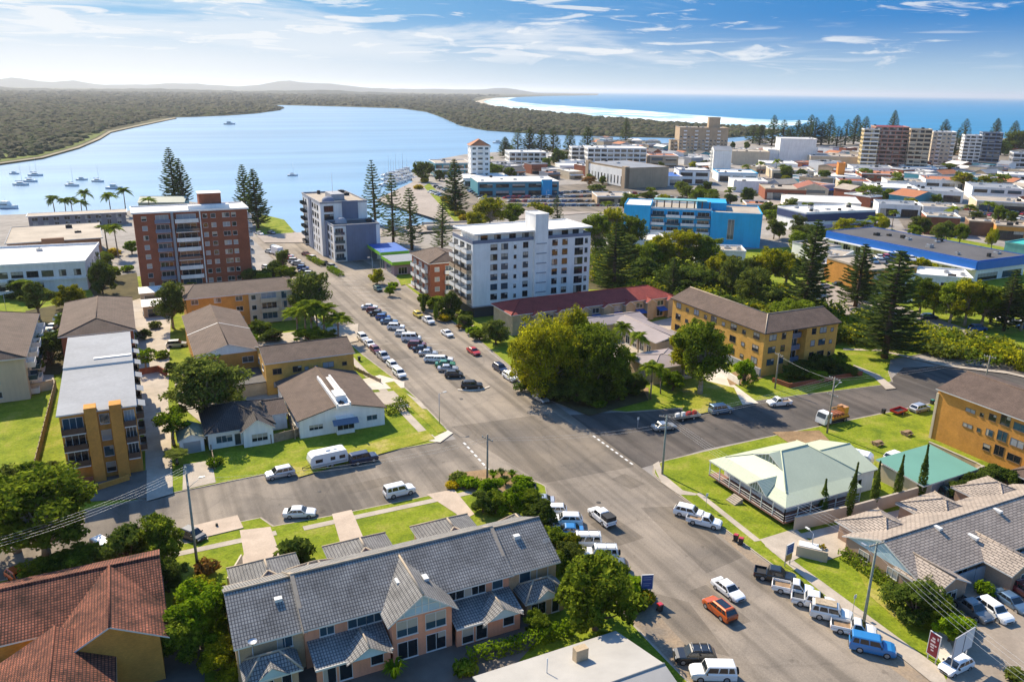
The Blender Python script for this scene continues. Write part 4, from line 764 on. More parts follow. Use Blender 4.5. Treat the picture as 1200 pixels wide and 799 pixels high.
# ------------------------------------------------------------------ terracotta house
t = Bld('brick_house', 'orange brick house under weathered terracotta tiles beside the townhouse row', 'house', (-26, 84.3), 24.6, 11.4, 5.3, near=True, z=Z)
t.walls(OB); t.gable(TTC, 2.5, 'x', .6, z=5.3, wall=OB, cap=TTC)
t.walls(OB, 14.8, -6.0, 24.0, -.01, name='wing_wall'); t.gable(TTC, 2.6, 'y', .5, x0=14.8, x1=24.4, y0=-6.0, y1=5.5, z=5.3, wall=OB, name='wing_roof', cap=TTC)
t.walls(OB, 9.6, -15.6, 19.2, -6.01, z1=4.4, name='wing_wall'); t.gable(TTC, 2.6, 'y', .5, x0=9.6, x1=19.3, y0=-15.6, y1=-2.6, z=4.4, wall=OB, name='wing_roof', cap=TTC)
t.win('S', 4, .9, 2.2, 1.3); t.win('S', 10, .9, 2.2, 1.3); t.win('S', 17.5, 3.4, 1.6, 1.2, out=6.01); t.win('E', 4, 3.2, 1.4, 1.2); t.win('E', 8, 3.2, 1.4, 1.2)
b = MB(); b.box(0, -2.0, 2.5, 14.6, -.02, 2.62, FRW, TTC)
for x in (.4, 4, 8, 12): b.box(x-.08, -1.9, 0, x+.08, -1.74, 2.5, FRW)
t.part('verandah', b)
# ------------------------------------------------------------------ grey roofed house cut by the frame
t = Bld('bungalow', 'low bungalow with pale grey metal roof and tan chimney below the hedge', 'house', (26.3, 44.6), 16.6, 16.2, 3.3, near=True, z=Z)
t.walls(CB); t.gable(mat('pale_grey_metal_roof', (.36, .345, .32), .55, .14, .3, .3), 2.0, 'x', .6, fascia=FRW, wall=CB); t.chimney(10.4, 13.6, 3, 5.6, CB, .7); b = MB(); b.tube((6.3, 13.2, 3), (6.3, 13.2, 6.0), .06, .06, FRW, 6); t.part('flue', b)
for x, y in ((14, 5.0), (8.5, 4.5)): roofbox(t, 'skylight', x, y, 4.35, PLAST, .35, .35, .2)
t.win('E', 5, 1, 2, 1.2); t.win('E', 11, 1, 2, 1.2)
# ------------------------------------------------------------------ brick apartments across the street
t = Bld('apartment_block', 'four storey brick apartments with grey metal roof and two tall brick piers in front', 'apartments', (-12.9, 131.4), 10.6, 42, 11.4, near=True, z=Z)
DRAIL = mat('brown_slat_rail', (.11, .065, .045), .8, .2, 2); t.walls(OB); b = MB()
for y0, y1, zz in ((0, 22.3, .12), (22.5, 42, .45)): b.box(-.35, y0-.35 if y0 == 0 else y0, 11.403, 10.9, y1 if y0 == 0 else y1+.35, 11.5+zz, FRW, RGY)
t.part('roof', b); b = MB(); b.box(4.5, 25.5, 11.96, 10.7, 26.4, 12.15, FRW); t.part('roof_walkway', b)
for x0, x1 in ((3.5, 5.2), (7.0, 8.7)): t.box('brick_pier', x0, -1.3, -.2, x1, .8, 12.5, OB)
for k in range(4):
    z = .35+2.75*k
    if k: t.balcony('S', .1, 3.4, z, 1.3, FRW, DRAIL, .95); t.balcony('S', 8.8, 10.5, z, 1.3, FRW, DRAIL, .95)
    else: t.box('garden_wall', .1, -1.5, 0, 3.4, -1.3, 1.2, RB)
    t.win('S', 6.1, z+.6, 1.3, 1.6, gi=(0, 1, 3, 2)[k])
    for y in (3.2, 10.5, 17.8, 25.5, 32.5, 39.0):
        if k: t.balcony('E', y-1.7, y+1.7, z, 1.0, CONC, DRAIL, .9)
        if k == 3:
            b = MB(); x, yy = 10.62, y; b.face([(x+.02, yy-1.4, 11.0), (x+1.5, yy-1.4, 10.5), (x+1.5, yy+1.4, 10.5), (x+.02, yy+1.4, 11.0)], RGY); b.face([(x+.02, yy+1.4, 10.96), (x+1.5, yy+1.4, 10.46), (x+1.5, yy-1.4, 10.46), (x+.02, yy-1.4, 10.96)], FRW); t.part('awning', b)
# ------------------------------------------------------------------ white corner house
AWN = mat('slate_awning', (.12, .17, .24), .8, .1)
t = Bld('white_house', 'white corner house with low brown gabled roof and white roof gully', 'house', (23.4, 133.7), 15.6, 21.5, 3.4, near=True, z=Z)
t.walls(WHT); t.gable(TBR, 2.0, 'y', .45, fascia=FRD, wall=WHT); b = MB(); b.box(6.6, -1.0, 4.7, 6.9, 15.0, 5.9, WHT); b.box(8.9, -1.0, 4.7, 9.2, 15.0, 5.9, WHT); b.box(6.9, -.9, 4.7, 8.9, 15.0, 5.45, RWH); t.part('roof_gully', b); b = MB(); b.box(6.95, 1.2, 5.453, 8.85, 4.4, 6.5, WHT); b.box(6.9, 1.15, 6.503, 8.9, 4.5, 6.6, FRW); t.part('roof_lantern', b); t.box('porch_wall', 6.4, -1.1, 0, 9.6, -.01, 3.0, WHT)
t.win('S', 2.9, 1.3, 2.4, .9, gi=0, n=3); t.win('S', 8.0, .9, 3.0, 1.4, gi=0, out=1.11); t.win('S', 13.2, 1.4, 1.9, .9, gi=1, n=2)
b = MB(); b.face([(5.6, -2.3, 2.3), (10.2, -2.3, 2.3), (10.2, -1.11, 3.0), (5.6, -1.11, 3.0)], AWN); b.face([(5.6, -1.11, 2.95), (10.2, -1.11, 2.95), (10.2, -2.3, 2.25), (5.6, -2.3, 2.25)], AWN); t.part('awning', b)
for y in (6, 12, 17): t.win('W', y, 1.2, 1.6, 1.1)
# ------------------------------------------------------------------ dark tiled cottage and garage
t = Bld('cottage', 'white cottage with charcoal tiled hip roof beside a white garage', 'house', (8.2, 135.4), 10.8, 11.5, 3.1, near=True, z=Z)
t.walls(WHT); t.hip(TDK, 2.7, .55, cap=TDK); t.walls(WHT, 5.6, -1.6, 10.6, -.01, name='wall'); t.gable(TDK, 1.7, 'y', .45, x0=5.6, x1=10.6, y0=-1.6, y1=5, z=3.05, wall=WHT, name='front_roof', cap=TDK); t.walls(WHT, 10.81, 4.0, 14.0, 11.5, name='wall'); t.gable(TBR, 1.3, 'x', .4, x0=10.5, x1=14.0, y0=4, y1=11.5, z=3.1, name='rear_roof', wall=WHT)
t.win('S', 2.6, 1.0, 2.6, 1.2, gi=1, n=3); t.win('S', 8.3, .9, 2.6, 1.3, gi=0, out=1.61, n=3); t.win('S', 4.8, .15, .95, 2.05, gi=2, name='door'); t.win('E', 6, 1.1, 1.3, 1.1)
t = Bld('garage', 'small white weatherboard garage with green-grey gable roof beside the brown driveway', 'garage', (3.6, 135.4), 3.9, 6.2, 2.4, near=True, z=Z)
t.walls(WHT); t.gable(mat('mossy_roof', (.26, .25, .16), .9, .4, .6), .9, 'y', .3, wall=WHT); t.win('S', 1.95, .05, 2.7, 2.0, gi=3, n=1, name='garage_door')
# ------------------------------------------------------------------ yellow brick flats and neighbours
t = Bld('flats', 'two storey bright yellow brick flats with brown gable roof behind white corner house', 'flats', (21.7, 157.4), 18.0, 11.6, 6.9, near=True, z=Z)
t.walls(YB); t.gable(TBR, 1.7, 'x', .5, wall=YB)
for z in (1.6, 4.4):
    for x, w in ((2.2, 1.7), (6.2, 1.7), (8.1, .7), (10.0, .7), (12.6, 2.2), (16.0, .9)): t.win('S', x, z, w, 1.1 if w > 1 else .7, fr=FRB, gi=rng.choice((0, 2, 3)))
    for y in (3, 8): t.win('W', y, z, 1.6, 1.1)
t = Bld('flats', 'long brick flats with brown gable roof and white gable end behind the big garden tree', 'flats', (9.8, 167.8), 12.4, 34.5, 6.5, near=True, z=Z)
t.walls(OB); t.gable(TBR, 2.0, 'y', .5, wall=WHT); b = MB(); b.box(-.6, 17.2, 6.2, 13.0, 17.5, 8.75, FRW); b2 = MB()
for sg in (-1, 1): b2.face([(6.2, 17.2, 8.74), (6.2, 17.5, 8.74), (6.2+sg*6.8, 17.5, 6.56), (6.2+sg*6.8, 17.2, 6.56)][::sg], FRW)
t.part('roof_joint', b2)
for x in (2.5, 9.9): t.win('S', x, 4.3, 2.2, 1.2, gi=2); t.win('S', x, 1.4, 2.2, 1.2, gi=1)
t.walls(CB, 1.5, -9.6, 12.6, -.01, z1=2.7, name='carport_wall'); t.box('carport_roof', 1.3, -9.8, 2.703, 12.9, -.02, 2.9, FRD, RDK)
t = Bld('flats', 'three storey orange brick flats with cream stair bay and brown roof left of palms', 'flats', (11.2, 211.9), 28.2, 15, 8.4, z=Z)
t.walls(OB, 0, 0, 15.2, 15); t.walls(CRM, 15.21, -.3, 28.2, 15); t.hip(TBR, 1.9, .5, gab=.6)
for k in range(3):
    z = .5+2.75*k
    for x in (2.0, 7.5, 12.8): t.win('S', x, z+.7, 1.6, 1.1)
    t.balcony('S', 18.0, 22.6, z, .9, CRM, CRM, .9, out=.3); t.win('S', 16.4, z+.6, 1.1, 1.2, out=.3); t.win('S', 24.2, z+.3, 1.3, 2.0, gi=1, out=.3); t.win('S', 26.7, z+.8, .9, .9, out=.3)
    for y in (4, 10): t.win('E', y, z+.8, 1.3, 1.1)
# ------------------------------------------------------------------ brick tower
t = Bld('apartment_tower', 'eight storey red-brown brick tower with white balconies beside the lake', 'apartments', (1.9, 259.8), 32.3, 14, 23.6, z=Z)
t.walls(DB if False else RB); t.flat(RWH, WHT, .35, .5); t.walls(RB, 19, 5, 25.5, 11, z0=23.8, z1=28.2, name='lift_house'); t.flat(RWH, WHT, 0, .25, 19, 5, 25.5, 11, 28.2, 'lift_house_roof'); t.walls(WHT, 15.5, 2.5, 27.5, 4.99, z0=23.75, z1=25.0, name='plant_screen'); t.walls(GRY, 10.2, -1.0, 10.9, -.01, name='balcony_wall')
for k in range(8):
    z = .7+2.85*k
    t.balcony('S', 5.6, 9.9, z, .5, GRY, BLG, .95); t.balcony('S', 11.2, 17.8, z, 1.6, WHT, WHT if k % 3 else GL[1], 1.0)
    for x, w in ((2.8, 1.3), (19.8, 1.2), (22.2, 1.3), (25.9, 2.0), (28.2, 1.2)): t.win('S', x, z+.8, w, 1.25, gi=rng.choice((0, 2, 3, 3)))
    t.balcony('E', 1.0, 5.0, z, 1.4, WHT, WHT, .95); t.balcony('E', 8.5, 12.5, z, 1.4, WHT, WHT, .95)
b = MB(); b.box(18.25, -.35, 0, 18.6, -.01, 23.6, WHT); t.part('riser', b)
# ------------------------------------------------------------------ blocks towards the lake, west side
o, rz, w, d = R3((0, 313), (99, 308), (104, 287), 8.5); o = (o[0]-14*math.cos(rz), o[1]-14*math.sin(rz))
t = Bld('office_block', 'white two storey office block with wide flat white roof', 'offices', o, w+14, d, 8.3, rz, z=Z); t.walls(WHT); t.flat(RWH, WHT, .7, .3); W_ = t.w
for z, xs in ((4.9, range(2, int(W_)-1, 4)), (1.2, range(3, int(W_)-8, 5))):
    for x in xs: t.win('S', x, z, 3.0 if x < W_-10 else 1.8, 1.7, gi=rng.choice((0, 2)), fr=FRD, out=.02)
t.band('S', 3.6, 4.2, WHT, .5); t.units(4); t.grid('E', (5, 10, 15, 20), (1.2, 4.9), 1.5, 1.5)
o, rz, w, d = R3((8, 286), (118, 279), (34, 266), 8.5)
t = Bld('flats', 'brown brick walk-up flats with flat grey roof behind the white office block', 'flats', o, w, d, 8.3, rz, z=Z); t.walls(DB); t.flat(RTN, RGY, .2, .7); t.walls(PLAST if False else DB, w*.36, -1.6, w*.6, -.01, z1=9.5, name='stair_wall'); t.grid('S', (3, 7, w-8, w-4), (1.2, 5.2), 1.8, 1.3); t.grid('E', (5, 12, 20), (1.2, 5.2), 1.6, 1.2); t.units(2)
t = Bld('motel', 'long low grey motel block on the lake edge behind palms', 'motel', (-38, 399), 38, 9, 5.2, z=Z); t.walls(mat('motel_render', (.28, .25, .25), .85, .2, .3)); t.flat(RTN, WHT, .15, .8)
for k in range(9): t.win('S', 2.4+4.1*k, 3.2, 2.2, 1.4, gi=0); t.win('S', 2.4+4.1*k, .4, 1.6, 2.0, gi=0)
t = Bld('flats', 'red brick flats with hipped dark brown roof north of the metal roofed apartments', 'flats', (-15.8, 190.5), 14.2, 30.5, 7.8, z=Z); t.walls(RB); t.hip(TBR, 2.2, .6, gab=.35); t.grid('S', (2.4, 7, 11.6), (1.6, 4.6), 1.7, 1.2); t.grid('E', (4, 10, 17, 24), (1.6, 4.6), 1.7, 1.2)
t = Bld('flats', 'cream rendered flats with dark brown roof and stacked white balconies on the open lawn', 'flats', (-36, 174.5), 14.6, 34, 8.8, z=Z); t.walls(CRM); t.hip(TBR, 2.3, .6, gab=.5)
for k in range(3):
    for y in (4, 11, 18, 25, 31): t.balcony('E', y-1.8, y+1.8, .4+2.8*k, 1.5, WHT, WHT if k != 1 else GL[1], .95)
    t.win('S', 9, 1.0+2.8*k, 2, 1.2, gi=2)
for lab, v, u in (('cream carport with pale flat roof beside the shaded driveway', 229, 1.2), ('cream garage block with pale flat roof nearest the brick tower', 245, 1.0)):
    t = Bld('garage', lab, 'garage', (u, v), 6.0, 8.0, 3.0, z=Z); t.walls(CB); t.flat(RWH, CRM, 0, .3); t.win('S', 3, .1, 3.8, 2.2, gi=0, n=1, name='garage_door')
t = Bld('boat_club', 'pale green shed roofed clubhouse at the lake edge behind the brick tower', 'clubhouse', g(163, 247), 22, 10, 4, -.3, z=Z); t.walls(mat('pale_green_wall', (.32, .38, .30), .8, .1)); t.gable(mat('pale_green_roof', (.28, .33, .27), .6, .12), 2.2, 'x', .5); t.grid('S', (4, 10, 16), (1.0,), 2, 1.6)
# ------------------------------------------------------------------ grey apartments
t = Bld('apartment_block', 'modern grey and white apartments with stepped blocks beside the service station', 'apartments', (64.6, 281.9), 18.5, 44, 19.2, .0, z=Z)
t.walls(WHT, 1.5, 0, 18.5, 12.5, z1=12.6, name='front_wall'); t.walls(WHT, 0, 12.51, 17.5, 44, z1=19.2); t.flat(RDK, GRY, .5, .0, 1.5, 0, 18.5, 12.4, 12.6, 'front_roof'); t.flat(RTN, GRY, .6, .2, 0, 12.6, 17.5, 44, 19.2)
t.box('render_panel', 6.0, -.25, 0, 17.0, -.01, 13.2, BLG); t.box('render_panel', 8.0, 12.2, 13.3, 14.0, 12.5, 20.0, BLG); t.box('render_panel', 1.2, 9.0, 0, 1.49, 12.45, 12.8, BLG); t.box('render_panel', -.3, 28, 0, -.01, 32, 19.6, BLG)
t.walls(GRY, 6, 20, 11, 30, z0=19.4, z1=21.6, name='plant_room'); b = MB(); b.lathe([(2.2, 12.8), (2.0, 13.9), (1.2, 14.7), (.03, 15.0)], GRY, 14, (6, 7)); t.part('roof_dome', b); b = MB(); b.lathe([(2.4, 19.4), (2.2, 20.4), (1.3, 21.1), (.03, 21.4)], BLG, 14, (4, 17)); t.part('roof_dome', b)
b = MB(); b.tube((8, 26, 21.6), (8, 26, 29), .08, .04, FRW, 6); t.part('mast', b); t.units(4, z=19.4, y0=32); t.units(2, x0=10, x1=17, y0=3, y1=10, z=12.8)
for k in range(6):
    z = .6+3.05*k
    for a in (2.2, 6.2): t.balcony('W', a-1.4, a+1.4, z, 1.4, WHT, GL[0], 1.0)
    for a in (14.5, 18.5, 22.5, 26.5): t.win('W', a, z+.6, 2.4 if k > 2 else 1.3, 1.7, gi=0, fr=FRD)
    if k < 4:
        for a in (36.5, 40.5): t.win('W', a, z+.5, 2.2, 1.8, gi=0, fr=FRD, out=-1.49)
    if k > 3: t.win('S', 3.0, z+.4, 3.4, 2.1, gi=0, fr=FRD, out=-12.5)
    if k < 4: t.balcony('S', 1.8, 5.2, z, 1.0, WHT, GL[1], 1.0)
# ------------------------------------------------------------------ bottle shop, brick flats, white tower
t = Bld('service_station', 'low shop with blue roof and lime green canopy edges', 'shop', (79.0, 253.0), 9.5, 11, 3.6, .0, z=Z); t.walls(mat('shop_mauve', (.33, .24, .25), .8, .15)); LIME = mat('lime_fascia', (.22, .52, .03), .5, 0)
t.box('roof', -.9, -.9, 3.603, 10.4, 11.6, 4.7, LIME, RGY); t.box('canopy', -.9, 12.2, 4.4, 9.5, 29, 5.6, LIME, NAV)
for x, y in ((0, 13), (0, 27), (8.5, 13), (8.5, 27)): t.box('canopy_post', x-.15, y-.15, 0, x+.15, y+.15, 4.6, STEEL)
t.win('S', 3, .3, 3, 2.2, gi=0, n=3); t.win('W', 5, .3, 5, 2.2, gi=1, n=4); b = MB(); b.face([(1.2, -.615, 3.75), (8.2, -.615, 3.75), (8.2, -.615, 4.15), (1.2, -.615, 4.15)], FRW); t.part('sign_panel', b)
t = Bld('flats', 'three storey red brick flats with hip roof and white balcony left of the white tower', 'flats', (79.6, 219.5), 13, 16.5, 10.6, z=Z); t.walls(RB); t.hip(TBR, 2.2, .6, gab=.4)
for k in range(3):
    z = 1.2+3.0*k; t.balcony('S', 4.6, 8.2, z, .8, WHT, WHT, 1.0); t.win('S', 2.2, z+.8, 1.4, 1.2); t.win('S', 10.8, z+.8, 1.4, 1.2)
    for a in (3, 8, 13): t.balcony('W', a-1.6, a+1.6, z, 1.0, CONC, WHT, .95)
t = Bld('apartment_tower', 'white seven storey tower with lift core above the roof and red-roofed units before it', 'apartments', (82.4, 193.6), 36.6, 14.5, 20.6, z=Z)
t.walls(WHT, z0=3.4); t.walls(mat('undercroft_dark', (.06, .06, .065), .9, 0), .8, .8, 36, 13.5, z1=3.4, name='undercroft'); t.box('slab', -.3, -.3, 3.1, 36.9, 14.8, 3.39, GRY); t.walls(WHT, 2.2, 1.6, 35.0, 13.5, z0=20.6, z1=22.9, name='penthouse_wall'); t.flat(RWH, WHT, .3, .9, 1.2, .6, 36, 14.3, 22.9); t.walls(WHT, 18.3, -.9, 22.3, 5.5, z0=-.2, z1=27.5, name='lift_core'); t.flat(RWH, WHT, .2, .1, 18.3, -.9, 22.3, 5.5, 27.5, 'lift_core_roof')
b = MB(); b.box(0, -.03, 20.6, 18.2, .1, 21.5, BLG); b.box(22.4, -.03, 20.6, 36.6, .1, 21.5, BLG); b.box(36.5, .1, 20.6, 36.63, 14.5, 21.5, BLG); b.box(-.03, .1, 20.6, .1, 14.5, 21.5, BLG); t.part('parapet', b)
for k in range(6):
    z = 4.2+2.75*k
    for x, w, gi in ((6.2, 1.9, 0), (9.4, 1.9, 2), (12.6, .7, 0), (15.8, 1.5, 0), (25.0, 1.6, 0), (28.2, 1.6, 2)): t.win('S', x, z+.7, w, 1.5 if w > 1 else .9, gi=rng.choice((0, 1, gi)), fr=FRD)
    t.win('S', 32.8, z+.3, 2.6, 1.9, gi=0, fr=FRD); t.win('S', 35.2, z+.7, .8, 1.3, gi=2, fr=FRD); b = MB(); b.box(18.7, -1.0, z+1.5, 21.9, -.903, z+1.8, GRY); t.part('louvre', b)
    for a in (2.6, 7.2, 11.8): t.balcony('W', a-1.8, a+1.8, z, 1.5, CRM if k % 2 else CONC, WHT if k % 3 else TAN, .95)
for x in (4, 8, 12.5, 16.5, 24, 29, 32.5): t.win('S', x, 20.8, 1.9, 1.6, gi=rng.choice((0, 2)), fr=FRD, out=-1.6)
# ------------------------------------------------------------------ red roofed row, motel, long yellow flats
t = Bld('unit_row', 'low cream units under a long red tiled roof at the foot of the white tower', 'units', (85.4, 175.0), 50, 11.5, 5.6, z=Z); t.walls(CB); t.hip(TRD, 2.3, .6, gab=.1)
for k in range(7):
    x = 3+7*k; t.walls(CB, x+2.4, -1.5, x+4.6, -.01, z1=5.2, name='bay_wall'); t.gable(TRD, .8, 'y', .3, x0=x+2.2, x1=x+4.8, y0=-1.6, y1=2.5, z=5.1, name='bay_roof', wall=CB); t.win('S', x+.7, 3.4, 2.0, 1.3); t.win('S', x+.7, .4, 2.0, 2.0, gi=0)
    b = MB(); b.face([(x-.6, -2.0, 2.3), (x+2.2, -2.0, 2.3), (x+2.2, -.02, 3.0), (x-.6, -.02, 3.0)], NAV); b.face([(x-.6, -.02, 2.95), (x+2.2, -.02, 2.95), (x+2.2, -2.0, 2.25), (x-.6, -2.0, 2.25)], NAV); t.part('awning', b)
MR = mat('mauve_grey_metal_roof', (.30, .25, .24), .6, .15, .3, .3)
t = Bld('motel', 'L-shaped motel with mauve-grey metal roof behind the tall palms', 'motel', (96, 145.0), 22, 25, 4.0, z=Z); t.walls(TAN, 0, 18, 22, 25); t.walls(TAN, 12.5, 0, 20, 17.99, name='wall'); t.gable(MR, .9, 'x', .5, x0=0, x1=22, y0=18, y1=25, fascia=FRW); t.gable(MR, .9, 'y', .5, x0=12.5, x1=21, y0=0, y1=20, z=3.95, fascia=FRW, name='wing_roof')
for y in (2, 5, 8, 11, 14): t.win('W', 25-y-1, .3, 1.6, 2.0, gi=0, out=-12.5)
for x in (3, 7, 10): t.win('S', x, .3, 2.2, 2.0, gi=0, out=-18)
t = Bld('motel_office', 'small motel office with mauve-grey hip roof closest to the street trees', 'motel', (97.6, 130.8), 10.5, 9.5, 3.8, z=Z); t.walls(CB); t.hip(MR, 1.0, .7, fascia=FRW); t.win('S', 3, .9, 2, 1.3); t.win('S', 8, .9, 2, 1.3); t.win('W', 5, .9, 2.2, 1.4)
t = Bld('flats', 'long four storey yellow brick flats with brown roof facing the side street', 'flats', (122.6, 125.4), 22, 33, 10.2, near=True, z=Z)
t.walls(YB, 0, 0, 8.2, 33); t.walls(YB, 8.21, 2.2, 12.4, 11, name='wall'); t.walls(YB, 12.41, 0, 22, 11, name='wall'); t.walls(YB, 8.21, 11.01, 11, 33, name='wall')
b = MB(); e = .5; zr, z = 12.5, 10.2; K, N1, E1, V = (5.5, 5.5, zr), (5.5, 33+e, zr), (22+e, 5.5, zr), (11+e, 11+e, z); A, B2 = (-e, -e, z), (22+e, -e, z)
for q in ([A, B2, E1, K], [(22+e, 11+e, z), V, K, E1], [(-e, 33+e, z), A, K, N1], [V, (11+e, 33+e, z), N1, K]): b.face(q, TBR)
for p, q in ((A, B2), (B2, (22+e, 11+e, z)), ((22+e, 11+e, z), V), (V, (11+e, 33+e, z)), ((11+e, 33+e, z), (-e, 33+e, z)), ((-e, 33+e, z), A)): b.face([(p[0], p[1], z-.25), (q[0], q[1], z-.25), q, p], FRD)
b.face([B2, (22+e, 11+e, z), E1], YB); b.face([(11+e, 33+e, z), (-e, 33+e, z), N1], YB)
for p, q in ((K, N1), (K, E1), (A, K)): b.tube(p, q, .13, .13, CAPM, 6)
t.part('roof', b)
for k in range(3):
    z = 1.8+2.85*k
    for x, w in ((2.4, 2.0), (5.6, 1.1), (14.6, 1.2), (17.4, 2.0), (20.2, .8)): t.win('S', x, z+.7, w, 1.3 if w > 1 else .8, gi=rng.choice((0, 1, 3)), fr=FRD)
    t.balcony('S', 8.5, 12.2, z, .9, BLG, BLG, 1.0, out=-2.2)
    for a, w in ((2.5, 1.8), (6.0, 1.0), (9.5, 1.8), (13.0, 1.0), (16.0, 1.9), (19.5, 1.0), (23.0, 1.9), (26.5, 1.0), (30.5, 1.8)): t.win('W', a, z+.7, w, 1.3 if w > 1 else .8, gi=rng.choice((0, 2, 3)), fr=FRD)
t.box('undercroft_wall', -.4, 0, 0, -.01, 33, 1.9, GRY)
# ------------------------------------------------------------------ south-east block
t = Bld('flats', 'orange brick flats with brown roof and open lawn beside its blank wall end', 'flats', (128.4, 48), 15, 39.3, 9.6, near=True, z=Z); t.walls(OB); t.gable(TBR, 2.0, 'y', .5, wall=OB, x0=0, x1=15)
t.box('corner_trim', -.16, 39.0, 0, .1, 39.46, 8.8, CRM)
for k, z in enumerate((1.6, 4.3, 7.1)):
    for a, w, h in ((6.5, 1.7, .6), (8.6, .6, .6), (10.5, 1.2, 1.1), (12.7, 1.6, 1.7), (15.3, 2.2, 1.2), (19.5, 1.2, 1.2), (23.5, 1.8, 1.7), (28, 1.2, 1.2), (33, 1.8, 1.4)):
        if k == 0 and a < 10: continue
        t.win('W', a, z+.4, w, h, fr=FRB, gi=rng.choice((0, 1, 3)))
t.walls(OB, -5.2, 17, -.01, 21, z1=2.6, name='entry_wall'); t.hip(TBR, 1.2, .5, x0=-5.2, y0=17, x1=-.6, y1=21, z=2.6, name='entry_roof'); t.win('W', 20, 0.1, 1.2, 2.1, gi=0, out=5.21, name='door')
HG = mat('pale_green_metal_roof', (.46, .50, .36), .5, .08, .2, .35, fine=.04)
t = Bld('queenslander_house', 'raised white house with pale green hip roof and wrapping verandah on the corner', 'house', (82.4, 76.4), 13, 13.4, 3.9, near=True, z=Z)
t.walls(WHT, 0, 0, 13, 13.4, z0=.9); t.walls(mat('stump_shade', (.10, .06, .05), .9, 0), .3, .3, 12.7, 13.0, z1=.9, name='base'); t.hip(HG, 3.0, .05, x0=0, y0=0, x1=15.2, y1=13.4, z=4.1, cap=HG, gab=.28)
b = MB(); X0, Y0, X1, Y1 = -2.2, -2.2, 13.2, 14.8; zi, zo = 4.12, 3.35
for q in ([(X0, Y0, zo), (X1, Y0, zo), (13, 0, zi), (0, 0, zi)], [(X0, Y1, zo), (X0, Y0, zo), (0, 0, zi), (0, 13.4, zi)], [(X1, Y1, zo), (X0, Y1, zo), (0, 13.4, zi), (13, 13.4, zi)]): b.face(q, HG); b.face([(p[0], p[1], p[2]-.14) for p in q[::-1]], FRW)
for p, q in (((X0, Y0), (X1, Y0)), ((X0, Y1), (X0, Y0)), ((X1, Y1), (X0, Y1))): b.face([(*p, zo-.2), (*q, zo-.2), (*q, zo+.02), (*p, zo+.02)], FRW)
t.part('verandah_roof', b)
t.box('verandah_floor', X0, Y0, .75, 13.1, -.01, .9, mat('verandah_boards', (.25, .13, .10), .8, .2, 2)); t.box('verandah_floor', X0, 0, .75, -.01, 14.6, .9, MATS['verandah_boards'])
def rail(bl, p, q, n):
    b = MB(); d = Vector(q)-Vector(p)
    for i in range(n+1): c = Vector(p)+d*i/n; b.box(c.x-.06, c.y-.06, .75, c.x+.06, c.y+.06, 3.2, FRW)
    b.tube((*p, 1.85), (*q, 1.85), .05, .05, FRW, 5); b.tube((*p, 1.05), (*q, 1.05), .04, .04, FRW, 5); b.tube((*p, 1.45), (*q, 1.45), .03, .03, FRW, 5); bl.part('verandah_rail', b)
rail(t, (X0+.1, Y0+.1), (X0+.1, 14.5), 7); rail(t, (X0+.1, Y0+.1), (13, Y0+.1), 6)
LAT = mat('lattice_timber', (.24, .27, .20), .8, .2, 2)
def gablet(x1, c, mid, hw, zb, zr, out=.25):
    b = MB(); b.face([(x1, mid+hw, zb), (x1, mid-hw, zb), (x1, mid, zr)], LAT)
    for k in range(-3, 4): yy = mid+hw*k/4; b.box(x1-.06, yy-.05, zb, x1-.004, yy+.05, zb+(zr-zb)*(1-abs(k)/4), FRW)
    x2 = x1-out; e = .06
    for sg in (-1, 1):
        q = [(x2, mid+sg*(hw+.12), zb-.06+e), (c, mid, zr+e), (x2, mid, zr+e)] if c-x1 < 2.5 else [(x2, mid+sg*(hw+.12), zb-.06+e), (c, mid+sg*.05, zr+e-.02), (c, mid, zr+e), (x2, mid, zr+e)]
        b.face(q[::sg], HG); b.face([(x2, mid+sg*(hw+.12), zb-.2), (x2, mid+sg*(hw+.12), zb-.02), (x2, mid, zr+.08), (x2, mid, zr-.1)], FRW)
    t.part('gable', b)
CH_ = 6.75*.72; gablet(CH_-2.2-.05, CH_, 6.7, 6.75*2.2/CH_, 4.1+3.0*(1-2.2/CH_), 7.1); gablet(-2.25, 2.2, 3.6, 2.0, 3.45, 4.95)
for a in (3, 7, 10.5): t.win('W', a, 1.5, 1.3, 1.5, gi=2); t.win('S', a, 1.5, 1.3, 1.5, gi=1)
t.walls(WHT, 13.01, 1.0, 19.4, 12.0, z0=-.2, name='wing_wall'); t.gable(HG, 1.7, 'x', .5, x0=12.6, x1=19.4, y0=1.0, y1=12.0, z=3.8, wall=LAT, name='wing_roof'); t.win('S', 16, 1.2, 1.6, 1.2, out=-1.0)
b = MB()
for k in range(5): b.box(-2.5-.32*(k+1), 6.0, -.1, -2.5-.32*k+.01, 8.0, .75-.15*k, CONC)
t.part('steps', b)
o, rz, w, d = R3((1082, 567), (1142, 548), (1032, 542), 3.0)
t = Bld('shed', 'wide backyard shed with teal green metal roof and cream walls', 'shed', o, w, d, 2.7, rz, near=True, z=Z); t.walls(CRM); b = MB(); b.face([(-.4, -.4, 2.75), (w+.4, -.4, 2.75), (w+.4, d+.4, 3.5), (-.4, d+.4, 3.5)], TEALR); b.face([(-.4, -.4, 2.65), (-.4, d+.4, 3.4), (w+.4, d+.4, 3.4), (w+.4, -.4, 2.65)], FRW); b.face([(-.4, -.42, 2.6), (w+.4, -.42, 2.6), (w+.4, -.42, 2.78), (-.4, -.42, 2.78)], FRW); b.face([(-.42, d+.4, 3.3), (-.42, -.4, 2.55), (-.42, -.4, 2.78), (-.42, d+.4, 3.53)], FRW); t.part('roof', b); t.win('S', w*.3, .1, 3, 2.1, gi=3, n=1, name='roller_door'); t.win('S', w*.75, 1, 1.4, 1)
